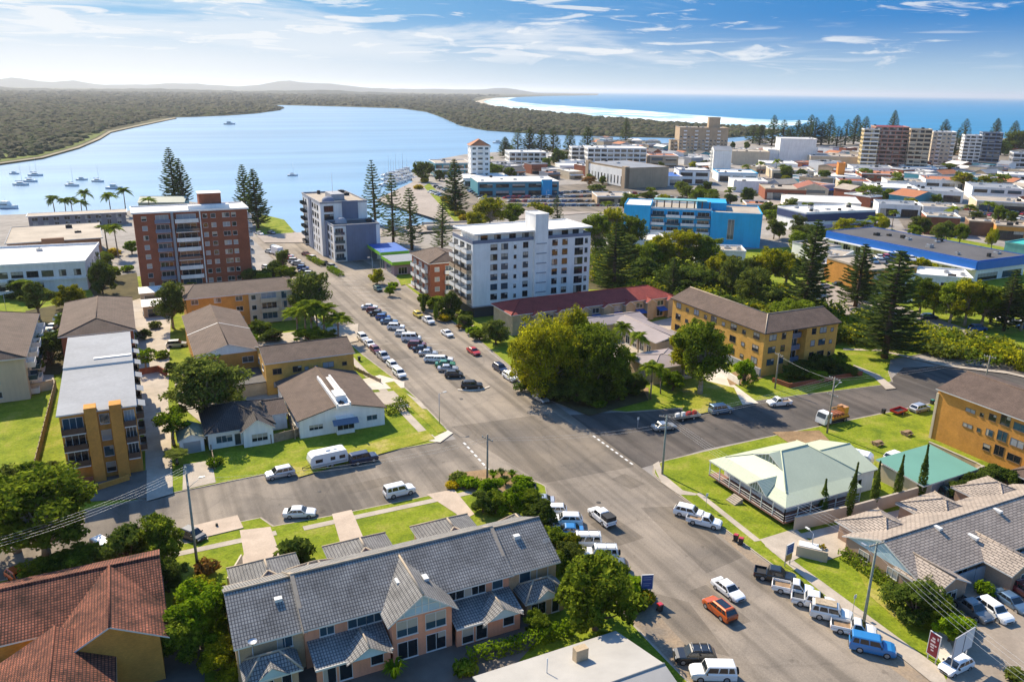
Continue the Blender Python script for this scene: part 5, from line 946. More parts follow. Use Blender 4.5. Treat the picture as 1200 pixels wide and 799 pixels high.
t = Bld('villa', 'sprawling brick villas under pale taupe tiled roof beside the motel car park', 'villas', (83.0, 54.6), 36, 11.0, 2.7, near=True, z=Z)
VB = mat('villa_brick', (.40, .27, .19), .9, .2, .5, .2, fine=.1); t.walls(VB); t.gable(TBE, 2.4, 'x', .6, x0=0, x1=36, wall=GAB, cap=TBE)
for x in (2.4, 14.6, 26.8): t.walls(VB, x, 9, x+7.6, 14.4, name='wing_wall'); t.hip(TBE, 1.9, .5, x0=x, y0=6.5, x1=x+7.6, y1=14.4, z=2.7, name='wing_roof', cap=TBE)
for x, dd in ((.0, 2.8), (12.2, 4.2), (22.5, 4.8)): t.walls(VB, x, -dd, x+5.4, -.01, name='wing_wall'); t.gable(TBE, 1.3, 'y', .5, x0=x, x1=x+5.4, y0=-dd, y1=3.0, z=2.65, name='wing_roof', wall=VB, cap=TBE); t.win('S', x+2.7, .9, 1.8, 1.2, out=dd+.01)
for x, y in ((9.5, 5.0), (13.5, 2.4), (21.5, 4.7), (30, 2.6)): roofbox(t, 'skylight', x, y, 2.7+2.4*(1-abs(y-5.5)/6.1), FRW, .3, .7, .35)
t.win('W', 3, 1, 1.5, 1.1); t.win('W', 7.5, 1, 1.5, 1.1); t.win('S', 8.7, 1, 1.8, 1.2); t.win('S', 19.8, .2, 2.4, 2.0)
# ------------------------------------------------------------------ the town centre, each building surveyed by three roof corners
def town(A, B, C, h, label, wall, roof=None, edge=None, name='shop_building', cat='shop', style='strip', par=.5, nu=3, fl=3.1, kind='flat', rise=2.0, group=None, facade=None):
    o, rz, w, d = R3(A, B, C, h); d = max(6, d)
    if math.hypot(*g(*A, h)) > 400 and name != 'cinema':     # far off the corners are too coarse: face the street grid, keep the surveyed width
        a, e_ = Vector(g(*A, h)), Vector(g(*B, h)); rz = -math.atan2(a.x, a.y)+R(9); e = Vector((math.cos(rz), math.sin(rz))); w = -(a.x*e_.y-a.y*e_.x)/(e.x*e_.y-e.y*e_.x); d = max(8, min(d, 30, w*1.1)); o = (a.x, a.y)
    t = Bld(name, label, cat, o, w, d, h, rz, group, z=.03); t.walls(wall); roof = roof or RWH; edge = edge or wall
    if kind == 'flat': t.flat(roof, edge, par, .15)
    elif kind == 'hip': t.hip(roof, rise, .6, gab=.3)
    else: t.gable(roof, rise, kind, .5, wall=wall)
    if nu and kind == 'flat': t.units(nu)
    if facade: t.band('S', .3, 3.0, facade, .04, 0, w)
    n = max(1, int(h/fl)); fl = h/n
    wf = 'W' if math.cos(rz)*o[0]+math.sin(rz)*o[1] > 0 else 'E'
    for k in range(n):
        z = k*fl
        if style == 'strip' and k < 3:
            m = max(1, int(w/9)); ww = w/m
            for i in range(m): t.win('S', (i+.5)*ww, z+.9 if k else z+.4, ww*.78, fl*.5 if k else fl*.62, gi=rng.choice((0, 0, 1)), fr=FRD, n=max(2, int(ww/2)))
        elif style == 'flats':
            m = max(2, int(w/3.6)); ww = w/m
            for i in range(m):
                if k and i % 3 == 1: t.balcony('S', i*ww+.3, (i+1)*ww-.3, z+.15, 1.3, WHT if wall is not WHT else CONC, WHT, 1.0)
                else: t.win('S', (i+.5)*ww, z+.9, min(2.2, ww*.55), 1.4)
            m = max(1, int(d/5)); t.grid(wf, [(i+.5)*d/m for i in range(m)], (z+.9,), 1.6, 1.3)
        elif style == 'slab':
            t.band('S', z-.05, z+.95, edge, .9, name='balcony'); m = max(2, int(w/5))
            for i in range(m): t.win('S', (i+.5)*w/m, z+1.0, w/m*.8, fl*.55, gi=0, fr=FRD, n=3)
            m = max(1, int(d/6))
            for i in range(m): t.win(wf, (i+.5)*d/m, z+1.0, d/m*.6, fl*.5, gi=0, fr=FRD, n=2)
    return t
TERR = mat('terracotta_roof', (.42, .16, .07), .8, .2, .2); SKY_B = mat('teal_cladding', (.06, .26, .33), .5, .15, .1); GRN = mat('aqua_render', (.18, .42, .42), .7, .15, .2)
# harbour side
town((510, 192), (553, 192), (505, 184), 9, 'teal glass fronted offices on the lake edge beside the white tower', SKY_B, RTN, WHT, 'office_building', 'offices', 'slab')
t = town((552, 171), (574, 171.5), (578, 168), 24, 'white lakeside tower with terracotta hipped top', WHT, TERR, WHT, 'apartment_tower', 'apartments', 'flats', kind='hip', rise=4)
town((597, 179), (640, 184), (600, 175), 11, 'long white terraced apartments beneath a row of pines', WHT, RWH, WHT, 'apartment_block', 'apartments', 'slab')
t = town((560, 214), (655, 216), (545, 206), 8, 'blue-green civic building with broad white roof above the packed car park', SKY_B, RWH, WHT, 'civic_building', 'civic building', 'strip', par=.3, nu=5)
t.walls(BLU, t.w*.78, -3, t.w*.9, -.01, z1=9.5, name='entry_tower'); t.box('entry_tower_roof', t.w*.77, -3.2, 9.503, t.w*.91, .2, 9.8, WHT)
town((543, 210), (600, 214), (545, 203), 5, 'low white wing left of the blue-green civic building', WHT, RWH, WHT, 'civic_building', 'civic building', 'strip')
# mid town
town((689, 174), (758, 173), (693, 168), 15, 'wide four storey white apartments behind the long cinema', WHT, RWH, WHT, 'apartment_block', 'apartments', 'slab', nu=5)
town((670, 173), (688, 176), (672, 168), 14, 'narrow white apartment wing left of the wide white apartments', WHT, RWH, WHT, 'apartment_block', 'apartments', 'slab')
t = town((734, 197.5), (784, 196), (689, 189.5), 13, 'long cinema with tan corner piers and arched white side wall', TAN, RGY, TAN, 'cinema', 'cinema', 'none', nu=4, par=.2)
t.box('side_panel', -.3, 3, 1, -.01, t.d-3, 12, WHT)
for i in range(11): t.win('W', 5+i*(t.d-10)/10, 2.5, 1.4, 5.0, gi=0, fr=WHT if False else FRW, n=1, out=.31)
for y in (0, t.d-4): t.box('corner_pier', -.8, y, 0, 2.5, y+4, 14, TAN)
town((735, 207), (800, 208), (738, 200), 6, 'low blue and white shopfront in front of the long cinema', WHT, NAV, WHT, 'shop_building', 'shop', 'strip')
town((656, 195), (690, 198), (660, 190), 4.5, 'low white arcade roof left of the long cinema', WHT, RWH, WHT, 'arcade', 'shop', 'strip')
town((796, 200), (832, 199), (797, 194), 9, 'glass fronted blue and white offices right of the long cinema', WHT, RWH, BLG, 'office_building', 'offices', 'strip')
t = town((837, 176), (858, 176.5), (821, 173), 17.5, 'tall white guesthouse with gabled top and left hand balconies', WHT, RGY, WHT, 'guesthouse', 'guesthouse', 'none', kind='x', rise=2.5, nu=0)
for k in range(6):
    for a in (3, 8): t.balcony('W', a-1.5, a+1.5, .6+2.9*k, 1.2, WHT, WHT, .9)
t = town((797, 150), (854, 152), (799, 147), 27, 'sprawling sandy beige hotel with a square roof tower', TAN, RTN, TAN, 'hotel', 'hotel', 'flats', nu=6)
t.walls(TAN, t.w*.60, 4, t.w*.60+11, 13, z0=27.2, z1=36.5, name='roof_tower'); t.flat(RTN, TAN, .6, .2, t.w*.60, 4, t.w*.60+11, 13, 36.5, 'roof_tower_roof'); t.win('S', t.w*.60+5.5, 33, 6, 1.6, gi=0, out=-3.98)
town((786, 165), (799, 166), (788, 163), 14, 'lower stepped wing of the beige hotel with darker weathered walls', mat('weathered_beige', (.44, .36, .26), .9, .3, .1), RTN, TAN, 'hotel', 'hotel', 'flats')
town((915, 163), (957, 168), (920, 160), 22, 'large blank white theatre block with blue-shaded walls', WHT, RWH, WHT, 'theatre', 'theatre', 'none', nu=2)
town((900, 176), (958, 178), (900, 171), 12, 'lower curved white foyer in front of the blank theatre block', WHT, RWH, WHT, 'theatre', 'theatre', 'none', nu=2)
town((858, 178), (902, 181), (862, 172), 11, 'long blank beige hall wall left of the theatre foyer', CRM, RTN, CRM, 'hall', 'hall', 'none')
town((950, 183), (1015, 186), (955, 178), 9, 'wide cream supermarket with a pale roof right of the theatre', CRM, RTN, WHT, 'supermarket', 'shop', 'none', nu=6)
town((842, 203), (888, 206), (845, 199), 6, 'white and blue painted shop row left of the palms', WHT, RWH, BLU, 'shop_building', 'shop', 'strip')
town((860, 213), (900, 213), (858, 207), 6.5, 'long white hall with plain roof left of the red roofed hall', WHT, RWH, WHT, 'hall', 'hall', 'none')
town((935, 221), (972, 217), (932, 209), 6.5, 'cream gabled hall with rusty red roof', CRM, mat('rusty_red_roof', (.30, .10, .06), .8, .25, .1), CRM, 'hall', 'hall', 'strip', kind='y', rise=3)
town((897, 222), (945, 224), (900, 216), 6, 'maroon brick shops with tan parapet left of the red roofed hall', RB, RTN, TAN, 'shop_building', 'shop', 'strip')
town((925, 236), (1010, 233), (950, 226), 5, 'low white workshop roofs below the red roofed hall', WHT, RWH, WHT, 'workshop', 'workshop', 'none', kind='x', rise=1.5)
t = town((945, 250.5), (1026, 247.5), (908, 243), 9, 'two storey white furniture store with navy bands and wide white roof', WHT, RWH, WHT, 'store', 'shop', 'strip', nu=9)
t.band('S', 5.6, 8.6, mat('navy_band', (.04, .06, .14), .5, .1), .25); t.band('S', 0, 3.6, mat('lilac_render', (.48, .40, .52), .8, .1), .2); t.band('W', 5.6, 8.6, MATS['navy_band'], .25)
t = town((1146, 307), (1203, 300), (985, 270), 7, 'huge supermarket with charcoal roof and bright blue fascia', WHT, RDK, NAV, 'supermarket', 'shop', 'strip', nu=10, par=.25)
t.band('W', 4.2, 7.0, mat('blue_fascia', (.02, .16, .55), .5, .08), .5, name='fascia'); t.band('S', 4.2, 7.0, MATS['blue_fascia'], .5, name='fascia'); t.band('W', 4.15, 4.5, FRW, 2.6, name='awning')
for i in range(12): t.win('W', 6+i*(t.d-12)/11, .4, (t.d-12)/11*.7, 3.2, gi=0, fr=FRW, n=3)
town((1086, 254), (1127, 249), (1056, 246), 8, 'big red brick warehouse with pale roof behind the charcoal supermarket', RB, RTN, WHT, 'warehouse', 'warehouse', 'none', nu=5)
town((1136, 260), (1168, 262), (1140, 254), 6, 'brown brick store with pale pink roof right of the red warehouse', DB, RTN, TAN, 'shop_building', 'shop', 'none')
town((1168, 265), (1205, 268), (1172, 258), 6, 'orange brick store at the frame edge above the turquoise roof', OB, RTN, TAN, 'shop_building', 'shop', 'strip')
town((1178, 285), (1210, 290), (1180, 276), 5, 'turquoise roofed showroom beside the charcoal supermarket', GRN, mat('turquoise_roof', (.05, .42, .36), .6, .1), GRN, 'showroom', 'shop', 'none', nu=0)
town((985, 303), (1000, 296), (961, 294), 6, 'grey roofed office with dark glass strip near the tall pine', WHT, RTN, WHT, 'office_building', 'offices', 'strip')
town((957, 292), (985, 290), (954, 283), 6.4, 'tan roofed annexe behind the grey roofed office', WHT, RTN, GRY, 'office_building', 'offices', 'strip')
town((966, 314), (985, 311), (957, 305), 4, 'small flat roofed shop with green awning beside the tall pine', CRM, RWH, WHT, 'shop_building', 'shop', 'strip')
t = town((1022, 318), (1075, 314), (1016, 300), 7.5, 'orange brick deck building with cars parked on its roof', OB, RTN, RTN, 'parking_deck', 'car park', 'strip', nu=0)
DECK = t
town((1060, 322), (1140, 328), (1062, 313), 5.5, 'low white roofed clinic behind the row of street trees', WHT, RWH, WHT, 'clinic', 'clinic', 'strip')
town((815, 294), (874, 296), (822, 288), 5, 'low white cafe with tan awnings right of the blue hotel', WHT, RTN, WHT, 'cafe', 'cafe', 'strip')
town((738, 284), (790, 282), (740, 276), 5, 'pale flat roofed wing below the blue hotel balconies', WHT, RWH, WHT, 'hotel_wing', 'hotel', 'strip')
# blue hotel
o, rz, w, d = R3((763, 243), (834, 246), (770, 236), 14)
t = Bld('hotel', 'bright blue hotel with white balcony bays between two blank blue blocks', 'hotel', o, w, d, 13.5, rz, z=.03); t.walls(BLU); t.flat(RTN, WHT, .6, .1)
t.walls(BLU, -11, -3, -.01, d-2, z1=14.6, name='blue_block'); t.walls(BLU, w+.01, -5, w+20, d, z1=13.2, name='blue_block'); t.flat(RWH, BLU, .4, 0, -11, -3, -.01, d-2, 14.6); t.flat(RTN, BLU, .5, 0, w+.01, -5, w+20, d, 13.2); t.walls(BLU, w-6, 4, w+6, d-2, z1=16.4, name='stair_tower')
m = int(w/5)
for k in range(4):
    for i in range(m): t.balcony('S', i*w/m+.25, (i+1)*w/m-.25, .5+3.3*k, 1.6, WHT, WHT if (i+k) % 3 else GL[1], 1.0)
for i in range(8): t.box('pergola_post', 2+i*w/8, 1, 13.6, 2.5+i*w/8, 1.5, 17.0, DB)
t.box('pergola', 1, .6, 17.0, w-2, 6, 17.3, LIME if False else GRN); t.win('S', w+8, 3, 2.5, 8, gi=1, out=5.02, n=2)
# ocean front towers
t = town((1013, 152), (1031, 154), (1014, 149), 33, 'stepped yellow-cream apartment tower left of the red roofed tower', mat('pale_yellow', (.55, .43, .22), .8, .1), RTN, WHT, 'apartment_tower', 'apartments', 'slab')
t = town((1027, 149), (1066, 152), (1029, 146), 35, 'red-brown apartment tower with bright red roof by the sea', mat('rust_render', (.38, .15, .09), .8, .15, .1), mat('bright_red_roof', (.50, .03, .03), .7, .1), mat('pale_balcony', (.44, .30, .26), .7, .1), 'apartment_tower', 'apartments', 'slab', nu=2)
town((1068, 152), (1093, 153), (1069, 149), 34, 'tan and brown apartment tower right of the red roofed tower', TAN, RTN, CRM, 'apartment_tower', 'apartments', 'slab')
town((1094, 155), (1121, 157), (1095, 152), 30, 'pale cream apartment slab behind tall pines', CRM, RWH, WHT, 'apartment_tower', 'apartments', 'flats')
town((1131, 159), (1152, 160), (1132, 156), 25, 'white balconied apartments beside the blue glass slab', WHT, RWH, WHT, 'apartment_tower', 'apartments', 'slab')
town((1152, 156), (1176, 158), (1153, 154), 27, 'dark blue glass apartment slab near the headland', mat('blue_glass_wall', (.03, .08, .18), .3, .1), RDK, GRY, 'apartment_tower', 'apartments', 'slab')
town((1188, 180), (1215, 184), (1190, 174), 15, 'grey balconied block cut by the frame above the car yard', GRY, RGY, WHT, 'apartment_block', 'apartments', 'slab')
# infill shops between the theatre and the supermarket; each with its own roof and front
INF = [((895, 192), (935, 193), (897, 187), 6, WHT, RWH, 'white'), ((1000, 197), (1050, 198), (1003, 192), 5.5, WHT, RGY, 'grey'), ((1010, 204), (1060, 202), (1014, 198), 7, RB, TERR, 'rusty'), ((960, 207), (1010, 206), (965, 201), 5, WHT, RWH, 'cream'), ((1040, 213), (1085, 214), (1044, 207), 6, WHT, RTN, 'tan'),
       ((1085, 211), (1140, 214), (1088, 205), 6, WHT, TERR, 'terracotta'), ((1020, 220), (1075, 221), (1026, 214), 6, BLG, RWH, 'slate'), ((1078, 224), (1130, 224), (1082, 217), 6, WHT, RGY, 'silver'), ((985, 213), (1022, 212), (990, 208), 5.5, CRM, RB, 'brick'), ((1060, 197), (1100, 198), (1062, 194), 5, NAV, RWH, 'blue'),
       ((1140, 220), (1200, 222), (1144, 214), 7, WHT, RGY, 'long grey'), ((1145, 236), (1205, 240), (1150, 229), 5.5, CRM, RTN, 'sandy'), ((1030, 240), (1080, 239), (1036, 234), 6, WHT, RGY, 'ashen'), ((1082, 243), (1125, 240), (1086, 235), 6, WHT, RTN, 'buff'), ((905, 200), (955, 201), (910, 196), 6, CRM, RTN, 'fawn'),
       ((700, 231), (745, 233), (705, 226), 4, TAN, RTN, 'biscuit'), ((875, 240), (905, 242), (878, 234), 4.5, TAN, TERR, 'rust'), ((890, 176), (912, 178), (892, 173), 8, CRM, TERR, 'pinkish'), ((762, 183), (795, 185), (764, 178), 9, TAN, TERR, 'orange-red'), ((1175, 205), (1215, 208), (1178, 199), 7, WHT, RWH, 'chalky')]
WHERE = ['behind the palm row', 'below the crowded car yard', 'under the theatre car park', 'right of the red roofed hall', 'facing the clipped street trees', 'with a long sunlit ridge', 'in the shaded shop row', 'with rooftop plant in a line', 'with a brick gable', 'beside the sunken car yard', 'near the frame edge', 'above the turquoise showroom', 'behind the furniture store', 'behind the red warehouse', 'left of the orange sign tower', 'at the car park corner', 'among small palms', 'beside the theatre wall', 'left of the tall guesthouse', 'cut off by the frame']
for (A, B, C, h, wl, rf, nm), wh in zip(INF, WHERE):
    town(A, B, C, h, f'low {nm} roofed shop {wh}', wl, rf, WHT, 'shop_building', 'shop', 'strip', nu=4, group='low shops of the town centre')
t = town((983, 192), (991, 192.5), (984, 191), 13, 'small orange sign tower above the shops', mat('orange_panel', (.60, .22, .04), .7, .1), None, None, 'sign_tower', 'tower', 'none', nu=0)

# more small shops in the blocks between, each kept clear of the buildings above
_used = []
for o in list(bpy.data.objects):
    if o.type == 'EMPTY' and o.get('category') and o.location.y > 150:
        xs = [(o.matrix_basis @ Vector(cn)) for c in o.children if c.name.startswith(('wall', 'blue_block', 'front_wall')) for cn in c.bound_box]
        if xs: _used.append((min(p.x for p in xs)-4, min(p.y for p in xs)-4, max(p.x for p in xs)+4, max(p.y for p in xs)+4))
rs = random.Random(21); _k = 0; RFS = [(RWH, 'white'), (RTN, 'tan'), (RGY, 'grey'), (TERR, 'terracotta'), (RWH, 'pale'), (RDK, 'charcoal')]; WLS = [(WHT, 'white'), (CRM, 'cream'), (RB, 'brick'), (TAN, 'sandy'), (GRY, 'grey'), (SKY_B, 'teal')]
ZONE = P((885, 186), (1200, 178), (1230, 250), (1130, 246), (1030, 246), (935, 243), (885, 232)); ZONE2 = P((700, 165), (790, 172), (880, 182), (1000, 178), (1000, 190), (880, 215), (790, 195), (700, 172)); ZONE3 = P((545, 200), (660, 186), (690, 200), (690, 214), (560, 206)); ROADS = [P((1060, 183), (1195, 180), (1195, 201), (1060, 196)), P((585, 226), (740, 222), (760, 246), (590, 248)), P((1120, 243), (1200, 240), (1200, 262), (1120, 256))]
def _in(p, poly):
    x, y = p; r = False
    for i in range(len(poly)):
        (x0, y0), (x1, y1) = poly[i], poly[i-1]
        if (y0 > y) != (y1 > y) and x < (x1-x0)*(y-y0)/(y1-y0)+x0: r = not r
    return r
for zone, cnt in ((ZONE, 120), (ZONE2, 50), (ZONE3, 14)):
    xs = [p[0] for p in zone]; ys = [p[1] for p in zone]; made = 0
    for _ in range(9000):
        if made >= cnt: break
        w, d, h = rs.uniform(8, 22), rs.uniform(9, 20), rs.choice((4, 4.5, 5, 5.5, 7)); x, y = rs.uniform(min(xs), max(xs)), rs.uniform(min(ys), max(ys)); bx = (x, y, x+w, y+d)
        if not _in((x+w/2, y+d/2), zone) or any(_in((x+w/2, y+d/2), r) for r in ROADS) or any(bx[0] < u[2] and bx[2] > u[0] and bx[1] < u[3] and bx[3] > u[1] for u in _used): continue
        _used.append((x-1.5, y-1.5, x+w+1.5, y+d+1.5)); (rf, rn), (wl, wn) = rs.choice(RFS), rs.choice(WLS); made += 1; _k += 1
        t = Bld('shop_building', f'{wn} walled shop with {rn} roof packed among the town blocks', 'shop', (x, y), w, d, h, rs.choice((0, 0, .06, -.05)), 'low shops of the town centre', z=.03); t.walls(wl)
        kd = rs.random()
        if kd < .62: t.flat(rf, rs.choice((WHT, wl, GRY)), rs.choice((.3, .6, .9)), .1); t.units(rs.choice((1, 2, 4)))
        else: t.gable(rf, rs.uniform(1.2, 2.6), rs.choice('xy'), .4, wall=wl)
        m = max(1, int(w/6))
        for i in range(m): t.win('S', (i+.5)*w/m, .4, w/m*.75, 2.2, gi=rs.choice((0, 0, 1)), fr=FRD, n=3)
        b = MB(); am = rs.choice((WHT, NAV, TERR, GRN, GRY)); b.face([(0, -2.2, 2.9), (w, -2.2, 2.9), (w, -.02, 3.3), (0, -.02, 3.3)], am); b.face([(0, -.02, 3.2), (w, -.02, 3.2), (w, -2.2, 2.8), (0, -2.2, 2.8)], am); b.face([(0, -2.2, 2.6), (w, -2.2, 2.6), (w, -2.2, 2.9), (0, -2.2, 2.9)], am); t.part('awning', b)
# ------------------------------------------------------------------ vehicles
def cp(px, py): return g(px, py, .5)
def hd(r, f): p, q = g(*r, .4), g(*f, .4); return math.degrees(math.atan2(q[1]-p[1], q[0]-p[0]))
HX = -26   # headings in degrees from +X; the view's own right is -26
# moving
car('utility', 'white', cp(705, 606), 92, 'white utility with black canopy driving up the main road', extra='canopy', name='utility_vehicle')
car('sedan', 'white', cp(853, 691), -88, 'white sedan driving towards the parked utes', name='sedan_car')
car('SUV', 'orange', cp(843, 714), 92, 'bright orange hatch-backed SUV with black sunroof on the road', extra='sunroof', name='suv_car')
# angled row along the south-east verge
G1 = 'vehicles angled along the villa verge'
for kd, cl, x, y, ex, lb in (('utility', 'black', 908, 675, '', 'black tub-backed ute first in the angled row'), ('single cab utility', 'white', 929, 690, '', 'white tray ute beside the black ute'), ('utility', 'white', 953, 705, '', 'white open-backed ute between tray ute and roof-rack wagon'), ('four wheel drive', 'pearl white', 974, 720, 'basket', 'white four wheel drive carrying a loaded roof rack'), ('single cab utility', 'white', 1000, 737, '', 'white timber-tray ute next to the bright blue wagon'), ('four wheel drive', 'bright blue', 1022, 758, '', 'bright blue boxy wagon last in the angled row')):
    car(kd, cl, cp(x, y), hd((995, 752), (1045, 763)), lb, group=G1, extra=ex)
car('SUV', 'white', cp(808, 601), -52, 'white van-backed wagon parked by the give way corner', group=G1); car('single cab utility', 'white', cp(825, 611), -52, 'white flat-tray ute beside the corner wagon', group=G1)
# south-west verge
G2 = 'vehicles angled outside the townhouses'
for kd, cl, x, y, ex, lb in (('sedan', 'silver', 632, 587, '', 'silver sedan nose-in by the corner garden bed'), ('hatchback', 'white', 648, 598, '', 'white hatchback half hidden by the townhouse shrubs'), ('SUV', 'white', 664, 610, '', 'white SUV showing only its tail past the shrubs'), ('sedan', 'bright blue', 665, 622, '', 'bright blue car among the townhouse shrubs'), ('van', 'white', 684, 636, 'rack', 'white van with roof bars beside the townhouses'), ('four wheel drive', 'white', 703, 650, 'rack spare', 'white four wheel drive with spare wheel beside the dark SUV'), ('SUV', 'grey', 716, 665, '', 'dark grey SUV tucked behind the round street tree'), ('SUV', 'black', 814, 769, 'rack', 'black SUV with roof bars at the lower kerb'), ('four wheel drive', 'white', 835, 789, 'spare', 'white four wheel drive with spare wheel cut by the frame')):
    car(kd, cl, cp(x, y), hd((839, 768), (787, 767)), lb, group=G2, extra=ex)
# side street
car('SUV', 'silver', cp(328, 555), 180+4, 'silver SUV parked in front of the white caravan'); car('four wheel drive', 'navy blue', cp(426, 538), 4, 'dark wagon parked behind the white caravan')
car('four wheel drive', 'white', cp(468, 576), 3, 'boxy white four wheel drive with black wheels on the side street'); car('sedan', 'white', cp(351, 601), -20, 'white sedan by the townhouse driveways')
car('hatchback', 'black', cp(226, 627), -55, 'black hatchback nosed in beside the concrete slab'); car('van', 'white', cp(124, 646), -60, 'white van between the street shrubs'); car('hatchback', 'maroon', cp(83, 657), -60, 'maroon hatchback under the big street tree'); car('hatchback', 'navy blue', cp(59, 662), -60, 'navy hatchback under the big street tree'); car('sedan', 'navy blue', cp(17, 614), 5, 'dark sedan on the far kerb behind the big street tree'); car('hatchback', 'orange', cp(22, 676), -60, 'orange hatchback in deep shade under the big street tree')
car('single cab utility', 'white', cp(913, 472), 168, 'white flat-tray ute by the concrete path'); car('four wheel drive', 'steel blue', cp(845, 481), -8, 'blue-grey wagon by the pale driveway'); car('sedan', 'silver', cp(778, 500), -8, 'silver sedan in the shade of the corner tree')
car('SUV', 'silver', cp(1078, 479), 2, 'silver wagon at the lawn edge beside red trailer'); car('SUV', 'white', cp(1049, 536), 5, 'white wagon parked on the open lawn'); car('four wheel drive', 'dark green', cp(1120, 580), -20, 'dark green four wheel drive with roof bars in the shaded yard', extra='rack')
# motel car park
G3 = 'vehicles in the motel car park'
car('hatchback', 'white', cp(1120, 780), hd((1139, 770), (1102, 787)), 'white hatchback leaving the motel car park by the billboard', group=G3)
for kd, cl, x, y, lb in (('utility', 'grey', 1138, 714, 'dark grey ute with an open tray in the motel car park'), ('SUV', 'white', 1164, 716, 'white SUV between grey ute and blue car'), ('sedan', 'steel blue', 1185, 705, 'steel blue sedan beside the motel SUV'), ('SUV', 'maroon', 1199, 692, 'maroon SUV with ladder racks at the frame edge')):
    car(kd, cl, cp(x, y), hd((1150, 704), (1182, 726)), lb, group=G3, extra='rack' if cl == 'maroon' else '')
# main road centre row, angled noses
G4 = 'cars in the centre parking row of the main road'
CEN = [('sedan', 'white', 433, 360), ('hatchback', 'maroon', 438, 364), ('sedan', 'black', 443, 367.5), ('hatchback', 'blue', 449, 372), ('sedan', 'steel blue', 456, 377), ('SUV', 'white', 464, 383.5), ('hatchback', 'pearl white', 472, 391), ('van', 'white', 482, 397), ('SUV', 'maroon', 489, 404.5), ('sedan', 'navy blue', 495, 409), ('sedan', 'silver', 502, 414), ('hatchback', 'white', 507, 421), ('station wagon', 'white', 519, 421.5), ('sedan', 'green', 522, 427), ('sedan', 'silver', 525, 432), ('hatchback', 'black', 532, 439)]
for i, (kd, cl, x, y) in enumerate(CEN): car(kd, cl, cp(x, y), -24+rng.uniform(-3, 3), f'{cl} {kd} {ORD[len(CEN)-1-i]} from the kerbed island in the centre row', group=G4)
car('SUV', 'black', cp(553, 452), -22, 'black SUV standing on the white kerbed island', group=G4)
G5 = 'cars along the left kerb of the main road'
LK = [('SUV', 'pearl white', 425, 396), ('sedan', 'white', 433, 403), ('hatchback', 'maroon', 440, 410), ('utility', 'silver', 449, 418), ('hatchback', 'white', 460, 428), ('SUV', 'white', 468, 438)]
for i, (kd, cl, x, y) in enumerate(LK): car(kd, cl, cp(x, y), -87, f'{cl} {kd} {ORD[len(LK)-1-i]} along the kerb from the flats driveway', group=G5)
G6 = 'cars along the right kerb of the main road'
for kd, cl, x, y, lb in (('hatchback', 'dark green', 443, 339, 'dark green hatchback alone by the red brick flats'), ('hatchback', 'yellow', 490, 369, 'yellow hatchback by the kerb near the white tower'), ('utility', 'white', 502, 376, 'white ute parked beside the yellow hatchback'), ('sedan', 'white', 524, 391, 'white sedan alone at the kerb below the white tower'), ('sedan', 'red', 555, 412, 'red sedan at the kerb before the small round tree'), ('SUV', 'navy blue', 586, 432, 'navy SUV at the kerb by the large fig trees'), ('SUV', 'white', 598, 442, 'white SUV behind the navy SUV at the kerb'), ('hatchback', 'silver', 634, 467, 'silver hatchback at the kerb in the corner tree shade')):
    car(kd, cl, cp(x, y), -87, lb, group=G6)
G7 = 'cars at the lake end of the main road'
for i, (kd, cl, x, y) in enumerate([('hatchback', 'blue', 355, 314), ('sedan', 'navy blue', 358, 318), ('hatchback', 'white', 363, 321), ('sedan', 'silver', 349, 309), ('SUV', 'white', 345, 306), ('hatchback', 'red', 341, 303), ('sedan', 'silver', 337, 300)]): farcar(kd, cl, cp(x, y), -25, f'{cl} {kd} {ORD[i]} in the angled row by the palms', G7)
for kd, cl, x, y, lb in (('sedan', 'maroon', 359, 298, 'maroon sedan on the right before the grey apartments'), ('SUV', 'white', 367, 303, 'white SUV on the right before the grey apartments'), ('sedan', 'black', 381, 309, 'black sedan by the hedge of the grey apartments'), ('SUV', 'silver', 389, 313, 'silver SUV by the hedge of the grey apartments'), ('sedan', 'white', 304, 274, 'white sedan turning at the lakefront roundabout'), ('sedan', 'black', 318, 273, 'black sedan turning at the lakefront roundabout'), ('hatchback', 'white', 312, 314, 'white hatchback behind the palms and hedges'), ('sedan', 'silver', 316, 295, 'silver sedan at the lake end beside the truck'), ('SUV', 'steel blue', 322, 291, 'steel blue SUV at the lake end beside the truck')): farcar(kd, cl, cp(x, y), -70, lb, G7)
# yards behind
for kd, cl, x, y, hd, lb in (('hatchback', 'steel blue', 172, 367, 90, 'blue hatchback in the shade on the long driveway'), ('SUV', 'silver', 207, 404, -10, 'silver SUV beside the garden tree'), ('SUV', 'white', 74, 374, -20, 'white SUV under the yellow-green yard tree'), ('sedan', 'dark green', 55, 390, -20, 'dark sedan in the yard below the balconies'), ('sedan', 'white', 62, 383, 70, 'white sedan in the yard below the balconies')): farcar(kd, cl, cp(x, y), hd, lb, 'cars in the yards of the flats')
for kd, cl, x, y, lb in (('SUV', 'navy blue', 1089, 372, 'navy SUV on the creek side grass'), ('SUV', 'blue', 1146, 385, 'blue wagon on the creek side grass'), ('sedan', 'silver', 968, 336, 'silver sedan on the street beside the tall pine'), ('sedan', 'dark green', 984, 333, 'dark green sedan near the green awning'), ('sedan', 'white', 1032, 344, 'white sedan on the street below the deck building'), ('SUV', 'white', 1060, 352, 'white SUV on the street below the deck building')): farcar(kd, cl, cp(x, y), -20, lb, 'cars on the creek side street')
